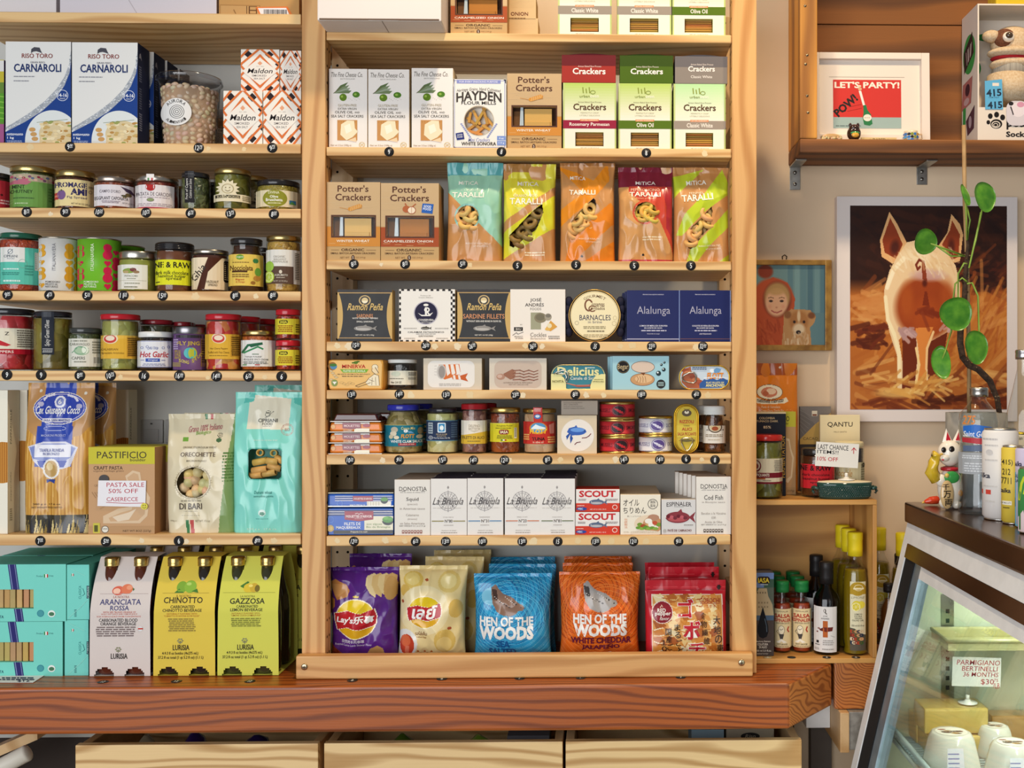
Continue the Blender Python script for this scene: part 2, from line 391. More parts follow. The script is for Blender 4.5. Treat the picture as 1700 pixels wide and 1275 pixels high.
# ---------------------------------------------------------------- shelving frame
POSTS=empty('shelving_unit',(P(870,1120,0).x,.13,CT),'pine shelving frame with two tall posts and a bottom rail on the worktop','shelving unit')
def hole(mb,f):mb.add([f(.0028*math.cos(a*.7854),.0028*math.sin(a*.7854))for a in range(8)],[tuple(range(8))],'matte','1a120c')
for side,(xa,xb)in enumerate(((501,540),(1215.5,1256))):
    x0,x1=P(xa,600,-.004).x,P(xb,600,-.004).x;zc=(CT+2.25)/2;c=Vector(((x0+x1)/2,.016,zc))
    mb=MB();mb.box(x0-c.x,x1-c.x,-.02,.02,CT+.001-zc,2.25-zc,PINEZ,bev=.0015);xi=(x1-c.x+.0003)if side==0 else(x0-c.x-.0003)
    for i in range(41):
        for hy in(-.007,.009):hole(mb,lambda a,b:(xi,hy+a,CT+.04-zc+i*.032+b))
    mb.build('front_post',POSTS,c-POSTS.location)
    x0=x1-.045 if side==0 else x0
    mb=MB();mb.box(0,.045,0,.04,CT+.001-zc,2.25-zc,PINEZ2,bev=.0015)
    for i in range(41):
        for hx in(.012,.034):hole(mb,lambda a,b:(hx+a,-.0004,CT+.04-zc+i*.032+b))
    mb.build('rear_post',POSTS,Vector((x0,.218,zc))-POSTS.location)
    for z0 in(CT+.10,1.35,1.95):
        solo('cross_bar',x0+.012,x0+.033,.036,.218,z0,z0+.045,PINEZ2,POSTS)
x0,x1=P(491,1100,-.026).x,P(1250,1100,-.026).x
solo('bottom_rail',x0,x1,-.026,-.0045,CT+.001,P(870,1087,-.026).z,RAILW,POSTS,bev=.003)
def screw(px,py,Y,parent,r=.0062):
    mb=MB();mb.lathe([(r,0),(r,.0012),(r*.75,.0022),(0.0001,.0024)],'metal','b9a98a',n=20)
    for a in(0,1):mb.box(-r*.5,r*.5,-r*.12,r*.12,.0018,.0027,'matte','4a4036',bev=0)if a==0 else mb.box(-r*.12,r*.12,-r*.5,r*.5,.0018,.0027,'matte','4a4036',bev=0)
    o=mb.build('screw',parent,P(px,py,Y)-parent.location);o.rotation_euler.x=math.pi/2
    return o
screw(505.5,1107,-.026,POSTS);screw(1231,1100,-.026,POSTS)
# ---------------------------------------------------------------- shelf boards with chalk price stickers
SZ={}
POST_IN=(P(540,600,-.004).x+.0006,P(1215.5,600,-.004).x-.0006)
ST={}
WORD={1:'topmost',2:'second',3:'third',4:'fourth',5:'fifth',6:'sixth',7:'lowest'}
def disc(parent,place,r,txt,sup,rot=0,flatlying=False,col='2a2828',seed=0):
    mb=MB();rr=random.Random(seed)
    mb.lathe([(r,0),(r,.0003)],'satin',col,n=28)
    k=1000.
    ops=[]
    if txt=='~':
        ops.append(T('8',-r*.4*k,-r*.55*k,r*.2*k,r*.5*k,'f0f0f0',.01))
    elif txt:
        nm=len(txt);wm=.42*nm if nm==1 else .36*nm
        tot=wm+(.62 if sup else 0);xx=-tot/2
        ops.append(T(txt,xx*r*k,-r*.48*k,(xx+wm)*r*k*.98,r*.52*k,'f4f4f0',.012,rr.uniform(-.1,.25)))
        if sup:ops.append(T(sup,(xx+wm+.06)*r*k,-r*.52*k,(xx+tot)*r*k,-r*.02*k,'f4f4f0',.01,.1));ops.append(L([((xx+wm+.06)*r*k,.16*r*k),((xx+tot)*r*k,.12*r*k)],.07*r*k,'f4f4f0'))
    mb.marks(ops,lambda x,y,d:(x/k,-y/k,.0003+d),'satin')
    o=mb.build('price_sticker',parent,place-parent.location)
    if not flatlying:o.rotation_euler=(math.pi/2,rr.uniform(-.15,.15),0)
    return o
def shelf(key,px0,px1,ya,yb,tags,tr=9.0,blots=(),label=''):
    xm=(px0+px1)/2;z1=P(xm,ya,0).z;z0=P(xm,yb,0).z;SZ[key]=z1
    x0,x1=P(px0,ya,0).x,P(px1,ya,0).x
    if key[0]=='M':x0,x1=max(x0,POST_IN[0]),min(x1,POST_IN[1])
    else:x1=min(x1,P(501,600,-.004).x-.0006)
    mb=MB();c=Vector(((x0+x1)/2,.131,(z0+z1)/2))
    mb.box(x0-c.x,x1-c.x,-.131,.127 if key[0]=='L' else .085,z0-c.z,z1-c.z,PINE,bev=.0018)
    for bx,by,br in blots:
        rr=random.Random(int(bx));n=16;q=P(bx,by,0)-c;k=K(bx,0)
        ph=[.8*br*k*rr.uniform(.7,1.15)for _ in range(n)]
        mb.add([(q.x+ph[i]*math.cos(2*math.pi*i/n),-.1312,max(min(q.z+ph[i]*math.sin(2*math.pi*i/n),z1-c.z-.002),z0-c.z+.002))for i in range(n)],[tuple(range(n))],'satin',rr.choice(['e7cfa2','e4c794','e8d2ac']))
    o=tag(mb.build('shelf_board',None,c),label,'shelf','pine shelf boards')
    for i,t in enumerate(tags):
        px,py,s=t[:3]
        disc(o,P(px,py,-.0004),tr*K(px,0),s,t[3]if len(t)>3 else '',seed=int(px+py))
    ST[key]=o
    return o
lb='pine shelf of the left bay ';mbay='pine shelf of the right bay '
shelf('L1',-60,499.5,21,38,[],label=lb+'carrying flat cartons above the rice boxes')
shelf('L2',-60,499.5,237.5,253.5,[(116.2,243.5,'9','00'),(330,245.5,'12','75'),(452,245.5,'9','75')],8.5,[(50,244,8),(346,247,5),(405,248,5)],lb+'carrying rice boxes, bean tub and salt boxes')
shelf('L3',-60,499.5,345.5,361.5,[(44.4,352,'8','75'),(108.5,352,'9','75'),(164.6,352,'10','25'),(242.6,353,'10','75'),(316.6,354,'6','75'),(382.7,354.6,'13','75'),(454.7,355.6,'8','50')],8.6,[(84,355,5)],lb+'carrying chutney, fig spread and caper jars')
shelf('L4',-60,499.5,483.2,499,[(12.6,489.5,'9','00'),(82,490,'4','75'),(145,490.5,'5','25'),(205,490.5,'11','25'),(270,491,'15','00'),(390.6,491,'8','00'),(453,490.6,'8','50')],8.6,[(325,492,9),(220,494,5),(425,492,6)],lb+'carrying patterned tomato cans and nut spreads')
shelf('L5',-60,499.5,615.5,632,[(11.6,622,'9'),(68.5,622.5,'9'),(132.6,623.5,'8','00'),(183.5,623.5,'10','75'),(239,624,'16'),(298,624,'16','00'),(359.5,624.7,'14','00'),(412.6,625,'6','75'),(467.6,625,'6')],9,[(200,626,6),(440,626,6),(345,627,5)],lb+'carrying pickled pepper, olive and garlic jars')
shelf('L6',-60,499.5,887,905,[(67,898,'7','50'),(176,899,'5','00'),(297,898,'6'),(427.5,898,'8','00')],8.6,[(235,897,6),(348,897,6),(455,898,7),(310,899,6)],lb+'carrying bags and boxes of pasta')
shelf('M1',540.5,1217,55.5,69,[],label=mbay+'at the top holding a white carton and crackers')
shelf('M2',540.5,1216,245.5,260,[(646,252,'9'),(832.5,252,'8'),(1073,254,'8')],8,[(1170,255,7)],mbay+'holding slim cracker cartons with olives and windows')
shelf('M3',540.5,1216,433,448,[(587.3,438.5,'8','75'),(672.5,438.5,'8','75'),(768,438.5,'5','50'),(859,441,'5'),(956.2,439.6,'5'),(1053,441,'5'),(1147,441,'5')],8.2,[(633,439,4),(780,440,5)],mbay+'holding striped taralli bags')
shelf('M4',539,1215,567.2,583.3,[(591,573.3,'15','50'),(707,574,'26','00'),(784,574.5,'26','00'),(884.8,575,'36','50'),(988,575,'35'),(1082,575,'22','50'),(1167,575,'32','00')],8,[(560,574,7),(580,574,9),(722,575,7),(760,575,8),(872,574,6),(900,575,6),(1030,575,6),(1050,573,8),(1155,576,7)],mbay+'holding black, white and navy tin cartons')
shelf('M5',537.5,1215,647.5,662.4,[(584,655,'13','50'),(663,654.6,'14','50'),(741,655.5,'13','75'),(856,655.5,'23','00'),(955,655,'8','50'),(1065.5,655,'18','50'),(1156,655,'4','25')],8,[(682,656,8),(780,656,8),(868,656,7),(973,656,7),(1002,656,6),(1175,656,7)],mbay+'holding the orange parcel and sea creature cartons')
shelf('M6',537,1214,754.3,770.8,[(581,764,'10','25'),(662.5,763.6,'9','25'),(735,763.6,'15','25'),(786,764,'14','75'),(837.6,764,'12','25'),(909,763.6,'8','75'),(961.6,763.6,'5','75'),(1036,763,'14','75'),(1095.5,763,'14','50'),(1139,762,'6'),(1187,763.5,'8')],8,[(635,764,6),(845,764,7),(1022,763,7),(1165,763,5),(930,763,6)],mbay+'holding fish jars, red cans and a gold tin')
shelf('M7',536,1213,889,905.5,[(587.6,898.8,'12','50'),(690,899,'6','75'),(740,899,'13','00'),(801,899,'10','50'),(867,899,'13','00'),(926,899,'15'),(989,899,'13','50'),(1051.5,899,'12','25'),(1126.5,899,'9','25'),(1182,898,'8','25')],8,[(560,898,6),(640,897,8),(672,898,6),(885,899,9),(960,898,7),(1072,899,8),(1015,899,8)],mbay+'holding slim white sardine cartons above the chips')
SZ['CT']=CT
for i,(px,py,s)in enumerate([(171,1132,'12'),(293,1131,'12'),(415,1131,'12'),(585,1129.5,'8'),(733.6,1127,'8'),(863,1126,'7'),(964,1125,'7'),(1130,1124,'9')]):
    pl=PZ(px,py,CT+.0004)
    disc(bpy.data.objects['worktop_beam'],pl,.0098,s,'',flatlying=True,seed=i)
# ---------------------------------------------------------------- pine drawers under the worktop
def drawer(pxa,pxb,label):
    Y=-.02;k=K(700,Y);x0,x1=P(pxa,1235,Y).x,P(pxb,1235,Y).x;z1=P(700,1233,Y).z;z0=z1-.30
    r=empty('pine_drawer',((x0+x1)/2,Y+.13,z0),label,'drawer','open pine drawers under the worktop')
    solo('front_panel',x0,x1,Y,Y+.016,z0,z1,DRAWER,r)
    solo('side_panel',x0,x0+.016,Y+.0165,Y+.27,z0,z1-.004,DRAWERY,r);solo('side_panel',x1-.016,x1,Y+.0165,Y+.27,z0,z1-.004,DRAWERY,r)
    solo('back_panel',x0+.0165,x1-.0165,Y+.254,Y+.27,z0,z1-.004,DRAWER,r)
    solo('bottom_panel',x0+.0165,x1-.0165,Y+.0165,Y+.2535,z0,z0+.01,DRAWER,r)
    return r
drawer(125,528,'leftmost open pine drawer, holding purple bags under the worktop')
drawer(538,934,'middle open pine drawer, holding green bags under the worktop')
drawer(939,1331,'rightmost open pine drawer, holding cartons under the worktop')
# ---------------------------------------------------------------- builders of goods
ZA=(0,0,3.2692);ZB=(0,240,3.2692);ZC=(0,480,3.2692);ZD=(0,630,3.2692);ZE=(0,880,3.2692);ZF=(0,1100,3.2692)
ZG=(500,0,4.4737);ZH=(840,0,4.0476);ZI=(520,250,4.7222);ZJ=(880,250,4.4737);ZK=(520,450,4.7222);ZL=(840,450,4.0476);ZM=(520,650,4.7222);ZN=(860,650,4.25)
ZO=(520,770,4.7222);ZP=(860,770,4.25);ZQ=(500,900,4.4737);ZR=(860,900,4.25);ZU=(1250,0,3.7778);ZV=(1230,300,3.0362);ZW=(1240,560,4.25);ZX=(1460,560,3.75)
ZY=(1240,820,4.25);Z1=(1300,1080,4.25);Z2=(1400,830,2.8667);Z3=(1500,0,4.905);PXL=(0,0,1)
def px(zf,x):return zf[0]+x/zf[2]
def py(zf,y):return zf[1]+y/zf[2]
def zshelf(s):return SZ[s]if isinstance(s,str)else s
def facing(X,Y):return-math.atan2(X,Y+2)
def carton(zf,rect,shelf,label,ops=(),c=('e8e0d2',None,None),depth=.05,Y=.012,name='carton',cat='box',group=None,win=None,fill=None,rotz=0,fin='paper',lean=0,z=None):
    """folded board box; rect is its front face; win cuts a window that shows fill(root, x0, x1, z0, z1)"""
    x0,y0,x1,y1=rect;xa,xb=P(px(zf,x0),637,Y).x,P(px(zf,x1),637,Y).x;kk=(xb-xa)/(x1-x0);h=(y1-y0)*kk
    if str(shelf)[0]=='M':xa,xb=max(xa,POST_IN[0]+.0004),min(xb,POST_IN[1]-.0004)
    w=xb-xa;kk=w/(x1-x0)
    fc,tc,sc=c[0],c[1]or c[0],c[2]or c[0]
    mb=MB();W2=w/2;X=lambda x:(x-x0)*kk-W2;kz=h/(y1-y0);Zz=lambda y:(y1-y)*kz
    if win:
        d=.012;a,b,e,f=X(win[0]),X(win[2]),Zz(win[3]),Zz(win[1])
        mb.box(-W2,W2,d,depth,0,h,fin,fc,top=tc,side=sc)
        for q in((-W2,a,0,h),(b,W2,0,h),(a,b,0,e),(a,b,f,h)):mb.box(q[0],q[1],0,d,q[2],q[3],fin,fc,bev=0,top=tc if q[3]==h else fc,side=sc if abs(q[0])==W2 or abs(q[1])==W2 else fc)
        mb.quad((a,d-.0004,e),(b,d-.0004,e),(b,d-.0004,f),(a,d-.0004,f),'matte','3a2416')
    else:mb.box(-W2,W2,0,depth,0,h,fin,fc,top=tc,side=sc)
    mb.marks(ops,lambda x,y,d:(X(x),-d,Zz(y)),fin,hole=win,keep=(x0+.2,y0+.2,x1-.2,y1-.2))
    o=mb.build(name,None,(xa+W2,Y,zshelf(shelf)if z is None else z),rotz)
    tag(o,label,cat,group)
    if lean:o.rotation_euler.x=-lean
    if win:
        if fill:fill(o,a,b,e,f)
        g=MB();g.quad((a,.0015,e),(b,.0015,e),(b,.0015,f),(a,.0015,f),glass('film',(.97,.97,.97),.3,.06));g.build('window_film',o)
    return o
def stack_crackers(n,c='d09a4e',lay=True,seed=1):
    def fill(o,a,b,e,f):
        rr=random.Random(seed);zz=e;t=(f-e)/n
        for i in range(n):
            mb=MB();cc=[min(1,q*rr.uniform(.75,1.15))for q in lin(c)]
            if lay:mb.box(a+.0006+rr.uniform(0,.001),b-.0006-rr.uniform(0,.001),.0035+rr.uniform(0,.003),.0112,e+i*t+.0004,e+(i+1)*t-.0008,'matte',cc,bev=.0006)
            else:
                xx=a+(b-a)*(i+.5)/n;hh=(f-e)*rr.uniform(.45,.9);ww=(b-a)/n*.33
                mb.box(xx-ww,xx+ww,.004+rr.uniform(0,.003),.0112,e+.0005,e+hh,'matte',cc,bev=.0006,fr=lambda bm:[setattr(v.co,'x',v.co.x+(v.co.z-e)*rr.choice((-.12,.15)))for v in bm.verts])
            mb.build('cracker',o)
    return fill
def potters_fill(c,seed):
    def fill(o,a,b,e,f):
        rr=random.Random(seed);w=b-a;h=f-e
        mb=MB();mb.box(a+w*.27,a+w*.90,.006,.0085,e+h*.02,e+h*.92,'matte',c,bev=.0006);mb.build('cracker',o)
        mb=MB();mb.box(a+w*.30,a+w*.86,.0025,.0055,e+h*.01,e+h*.22,'matte',[q*.9 for q in lin(c)],bev=.0006);mb.build('cracker',o)
        mb=MB();mb.box(a+w*.02,a+w*.2,.008,.011,e+h*.02,e+h*.8,'matte','6b4a2e',bev=.0006);mb.build('cracker',o)
        mb=MB();mb.quad((a+w*.16,.003,e+h*.03),(a+w*.25,.0025,e+h*.03),(a+w*.24,.0035,e+h*.97),(a+w*.18,.003,e+h*.97),'gloss','b9c4c8');mb.build('inner_wrapper',o)
    return fill
def profile(R,H,lidr,sh,neck,foot=.88):
    """straight jar: foot, wall, shoulder, neck"""
    return[(R*foot,0),(R*.97,H*.015),(R,H*.05),(R,sh),(R*.985,sh+(neck-sh)*.3),(R*.5+lidr*.5,sh+(neck-sh)*.75),(lidr*.95,neck),(lidr*.93,H)]
def jar(zf,rect,shelf,label,lid=('c9a86a',12,None),food=('6a3018','8a4a20','4a2010',90),lab=None,ops=(),sh=None,Y=.014,name='jar',cat='jar',group=None,fillto=.97,lidmat='metal',lidops=(),ridges=0,prof=None,labmat='paper',tint=(.96,.98,.96),gl='clear',strip=None,foodrough=.3):
    """glass jar; lid = (colour, height, width); lab = (y0, y1, colour[, x0, x1]); ops are marks on the label, all in zoom pixels"""
    x0,y0,x1,y1=rect;k0=K((px(zf,x0)+px(zf,x1))/2,Y+.03)/zf[2];R=(x1-x0)/2*k0
    kk=K((px(zf,x0)+px(zf,x1))/2,Y+R)/zf[2];R=(x1-x0)/2*kk*.975;xc=(x0+x1)/2;H=(y1-y0)*kk
    lh=lid[1]*kk;lr=(lid[2]/2*kk)if lid[2]else R*.97;neck=H-lh-.0005;s=(y1-sh)*kk if sh else neck-.006
    Xw=P(px(zf,xc),637,Y+R).x
    pf=[(r*R,z*H)for r,z in prof]if prof else profile(R,neck+lh*.9,lr,s,neck)
    mb=MB();mb.lathe(pf,glass(gl,tint,1.1),n=40)
    o=mb.build(name,None,(Xw,Y+R,zshelf(shelf)),facing(Xw,Y+R));tag(o,label,cat,group)
    mb=MB();top=neck*fillto
    ip=[(max(.001,r-.0022),max(z,.003))for r,z in pf if z<top];ip.append((ip[-1][0],top))
    mb.lathe(ip,chunks(*food,foodrough)if len(food)==4 else flat('spread_'+food[0],food[0],.25,c2=food[1],scale=40),n=36);mb.build('contents',o)
    mb=MB();lp=[(lr*.985,neck+.0004),(lr,neck+lh*.12),(lr,neck+lh*.82),(lr*.97,neck+lh*.95),(lr*.9,neck+lh),(.0005,neck+lh*.985)]
    if ridges:
        lp=[(lr*.985,neck+.0004)]
        for i in range(ridges):a=neck+lh*(.05+.85*i/ridges);b=neck+lh*(.05+.85*(i+.5)/ridges);lp+=[(lr,a),(lr,b),(lr*.975,b+.0003),(lr*.975,a+lh*.85/ridges-.0003)]
        lp+=[(lr*.9,neck+lh),(.0005,neck+lh)]
    mb.lathe(lp,lidmat,lid[0],n=40)
    if lidops:mb.marks(lidops,cyl(xc,y1,kk,lr),'satin',strip=lr*.2/kk,d0=.0002)
    mb.build('lid',o)
    if lab:
        a0=lab[3]if len(lab)>3 else xc-R/kk*.995;a1=lab[4]if len(lab)>4 else xc+R/kk*.995
        Rl=R if not prof else max(r for r,z in pf if(y1-lab[1])*kk-.004<=z<=(y1-lab[0])*kk+.004)
        mb=MB();mb.marks([R_(a0,lab[0],a1,lab[1],lab[2])]+list(ops),cyl(xc,y1,kk,Rl),labmat,strip=R*.2/kk,keep=(a0,lab[0],a1,lab[1]),d0=.0003)
        mb.build('paper_label',o)
    return o
R_=R
def cyl(xc,y1,kk,R):
    def to3(x,y,d):
        s=max(-.998,min(.998,(x-xc)*kk/R));a=math.asin(s);return((R+d)*math.sin(a),-(R+d)*math.cos(a),(y1-y)*kk)
    return to3
def can(zf,rect,shelf,label,col='d0d0d0',ops=(),rim='c9b37a',Y=.014,name='food_can',cat='can',group=None,fin='satin',rimh=5,neckin=0,topmat='metal',z=None):
    x0,y0,x1,y1=rect;k0=K((px(zf,x0)+px(zf,x1))/2,Y+.03)/zf[2];R=(x1-x0)/2*k0
    kk=K((px(zf,x0)+px(zf,x1))/2,Y+R)/zf[2];R=(x1-x0)/2*kk*.985;xc=(x0+x1)/2;H=(y1-y0)*kk;rh=rimh*kk
    Xw=P(px(zf,xc),637,Y+R).x
    mb=MB();n=neckin
    mb.lathe([(R*(.99-n),rh),(R*.985,rh+R*n*1.2),(R*.985,H-rh-R*n*1.2),(R*(.99-n),H-rh)],fin,col,n=40,cap0=False,cap1=False)
    mb.marks(ops,cyl(xc,y1,kk,R*.985),fin,strip=R*.2/kk,keep=(x0,y0+rimh,x1,y1-rimh),d0=.0002)
    o=mb.build(name,None,(Xw,Y+R,zshelf(shelf)if z is None else z),facing(Xw,Y+R));tag(o,label,cat,group)
    Rr=R*(1-n)
    mb=MB();mb.lathe([(Rr*.93,0),(Rr,0),(Rr*1.012,rh*.5),(Rr*.985,rh)],topmat,rim,n=40);mb.build('bottom_rim',o)
    mb=MB();mb.lathe([(Rr*.985,H-rh),(Rr*1.012,H-rh*.5),(Rr,H),(Rr*.94,H),(Rr*.92,H-rh*.7),(.0005,H-rh*.7)],topmat,rim,n=40,cap0=False);mb.build('top_rim',o)
    return o
def bag(zf,rect,shelf,label,base,ops=(),depth=.05,style='gusset',name='pouch',cat='bag',group=None,holes=(),Y=.012,seed=1,amp=.0022,seal=14,fin='film',skew=0,narrow=.0,inner='5a3a22',res=1.0,sag=0,topcut=None):
    """soft pouch whose print is laid on a fine grid; rect is its outline in zoom pixels"""
    x0,y0,x1,y1=rect;s=zf[2];xa,xb=P(px(zf,x0),637,Y).x,P(px(zf,x1),637,Y).x;w=xb-xa;kk=w/(x1-x0);h=(y1-y0)*kk
    nu,nv=int((x1-x0)/s/res),int((y1-y0)/s/res);t0=depth/2;vs=1-seal/(y1-y0)
    def thick(v):
        if style=='gusset':
            if v<.55:return t0*(.9+.1*math.sin(v/.55*math.pi))
            return t0*max(.03,(1-((v-.55)/max(.01,vs-.55))**1.5)*.9)if v<vs else t0*.03
        q=(v-(1-vs))/(2*vs-1)
        return t0*max(.03,(1-min(1,abs(2*q-1))**2.4)**.6)if 0<q<1 else t0*.03
    p,q=(6,3)if style=='gusset' else(2.6,1.7)
    def wid(v):
        e=1-narrow*math.sin(math.pi*min(1,max(0,v)))
        if style=='pillow':e*=1-.10*(1-abs(2*v-1)**3)+.05
        return min(1,e+.012*noise.noise((v*5,seed*3.1,0)))
    def hgt(u,v):
        T0=thick(v);e=max(0,1-abs(u)**p)
        n1=noise.noise((u*2.2+seed*7,v*3.1,seed));n2=abs(noise.noise((u*2.1+v*3.2,v*4-u*1.6,seed*2.3)))
        n3=abs(noise.noise((u*6+seed,v*2.2,3.7+seed)))*max(0,v-.6)*2.2;n4=abs(noise.noise((u*7-seed,v*3,9+seed)))*max(0,.25-v)*3
        return T0*e**(1/q)+amp*(1.5*n1+1.7*(.3-n2)-.35*n3-.4*n4)*min(1,e*3)
    cx=(x0+x1)/2
    def to3(x,y,d):
        v=(y1-y)*kk/h;u=max(-1,min(1,((x-cx)*kk-skew*v*h)/(w/2*wid(v))));g=hgt(u,v)
        return(u*w/2*wid(v)+skew*v*h,-g-d,v*h-sag*(u*u)*max(0,v-.7)*h)
    us=np.linspace(-1,1,nu+1);vv=np.linspace(0,1,nv+1)
    verts=[];gx=np.zeros((nv+1,nu+1));gy=np.zeros((nv+1,nu+1))
    for j,v in enumerate(vv):
        wv=wid(v)
        for i,u in enumerate(us):
            X=u*w/2*wv+skew*v*h;verts.append((X,-hgt(u,v),v*h-sag*(u*u)*max(0,v-.7)*h));gx[j,i]=cx+X/kk;gy[j,i]=y1-v*h/kk
    fx=(gx[:-1,:-1]+gx[1:,1:])/2;fy=(gy[:-1,:-1]+gy[1:,1:])/2
    colr=np.tile(np.array(lin(base)),(nv,nu,1));live=np.ones((nv,nu),bool)
    def mask(o):
        m=np.zeros((nv,nu),bool)
        for pl in polys(o):
            a=sum(pl[k-1][0]*pl[k][1]-pl[k][0]*pl[k-1][1]for k in range(len(pl)))
            if abs(a)<1e-9:continue
            ins=np.ones((nv,nu),bool);sg=1 if a>0 else-1
            for k in range(len(pl)):
                (ax,ay),(bx,by)=pl[k-1],pl[k];ins&=sg*((bx-ax)*(fy-ay)-(by-ay)*(fx-ax))>=0
            m|=ins
        return m
    txt=[]
    for o in ops_flat(ops):
        if o[0]=='t' and o[1][4]-o[1][2]<200:txt.append(o);continue
        m=mask(o);colr[m]=lin(o[2])
    for o in ops_flat(holes):live&=~mask(o)
    mb=MB();mb.add(verts,[],fin,base)
    for j in range(nv):
        for i in range(nu):
            if live[j,i]:a=j*(nu+1)+i;mb.f.append([a,a+1,a+nu+2,a+nu+1]);mb.m.append(0);mb.c.append(tuple(colr[j,i]));mb.sm.append(True)
    mb.marks(txt,to3,fin,d0=.0009,strip=3*s)
    # back half
    nb,mvv=10,14;bv=[]
    for j in range(mvv+1):
        v=j/mvv
        for i in range(nb+1):u=-1+2*i/nb;bv.append((u*w/2*wid(v)+skew*v*h,hgt(u,v)*.98,v*h))
    mb.add(bv,[(j*(nb+1)+i+1,j*(nb+1)+i,(j+1)*(nb+1)+i,(j+1)*(nb+1)+i+1)for j in range(mvv)for i in range(nb)],fin,base,True)
    if not any(True for _ in holes):pass
    o=mb.build(name,None,(xa+w/2,Y+t0,zshelf(shelf)));tag(o,label,cat,group);o['_d']=depth;del o['_d']
    o_to3.append(to3)
    return o
o_to3=[]
def taralli(o,spots,r,col,kind='tarallo',back=.006,seed=3):
    """rings of baked dough behind the window of the bag built last; spots in zoom pixels"""
    to3=o_to3[-1];rr=random.Random(seed)
    for x,y in spots:
        q=Vector(to3(x,y,0));mb=MB();c=[min(1,e*rr.uniform(.85,1.1))for e in lin(col)]
        mb.torus((0,0,0),r,r*.48,'satin',c,rx=rr.uniform(.6,1.5),ry=rr.uniform(-.4,.4),rz=rr.uniform(-.6,.6));mb.build(kind,o,q+Vector((0,back+rr.uniform(0,.003),0)))
def compass(cx,cy,r,c):
    o=[O(cx,cy,r,r,r*.06,c),O(cx,cy,r*.8,r*.8,r*.04,c),O(cx,cy,r*.35,r*.35,r*.04,c)]
    for i in range(16):
        a=i*math.pi/8;q=1.08 if i%4==0 else 1;o.append(L([(cx+r*.1*math.cos(a),cy+r*.1*math.sin(a)),(cx+r*q*math.cos(a),cy+r*q*math.sin(a))],r*.05 if i%2 else r*.08,c))
    return o
def fish(cx,cy,l,h,c,c2=None):
    o=[E(cx-l*.06,cy,l*.38,h*.5,c),G([(cx+l*.28,cy),(cx+l*.5,cy-h*.5),(cx+l*.43,cy),(cx+l*.5,cy+h*.5)],c),G([(cx-l*.1,cy-h*.4),(cx+l*.05,cy-h*.75),(cx+l*.1,cy-h*.35)],c)]
    if c2:o+=[E(cx-l*.06,cy+h*.15,l*.3,h*.22,c2),E(cx-l*.33,cy-h*.08,l*.02,h*.06,'ffffff')]
    return o
ORD=['','second','third','fourth','fifth','sixth','seventh','eighth','ninth','tenth']
def behind(o,n,step,what,group,dx=0,dz=0,jit=0):
    """copies of a thing standing in a row behind it"""
    rr=random.Random(int(abs(o.location.x)*1e4));r=[]
    o['group']=group
    for i in range(1,n+1):r.append(dup(o,(dx*i+rr.uniform(-jit,jit),step*i,dz),f'{what}, {ORD[i]} from the front',group))
    return r
def on(o,zf,h_px):              # height of a thing's top from its pixel height
    pass
# ================================================================ right bay, top shelf
G_='white_carton'
def top_white():
    zf=ZG;Y=-.062;x0,x1=P(px(zf,100),30,Y).x,P(px(zf,1040),30,Y).x;z=SZ['M1'];x0=max(x0,POST_IN[0]);mb=MB();w=x1-x0
    mb.box(-w/2,w/2,0,.20,0,.17,'paper','e6dcd4',bev=.002);mb.quad((-w/2+.003,.003,-.0004),(-w/2+.003,.197,-.0004),(w/2-.003,.197,-.0004),(w/2-.003,.003,-.0004),'paper','d9cfc8')
    mb.box(-w/2+.004,w/2-.004,-.0012,.0002,.0006,.0035,'matte','6d5a4c',bev=0);mb.quad((-.02,-.0004,0),(.035,-.0004,0),(.035,-.0004,.006),(-.02,-.0004,.006),'gloss','e4ddd6')
    mb.quad((.004,.0,-.0006),(.0055,.0,-.0006),(.0055,.1,-.0006),(.004,.1,-.0006),'matte','8a7d74')
    tag(mb.build('shipping_carton',None,((x0+x1)/2,Y,z+.0006)),'plain white shipping carton overhanging the top shelf beside the pine post','box')
top_white()
KR='c6a06c'
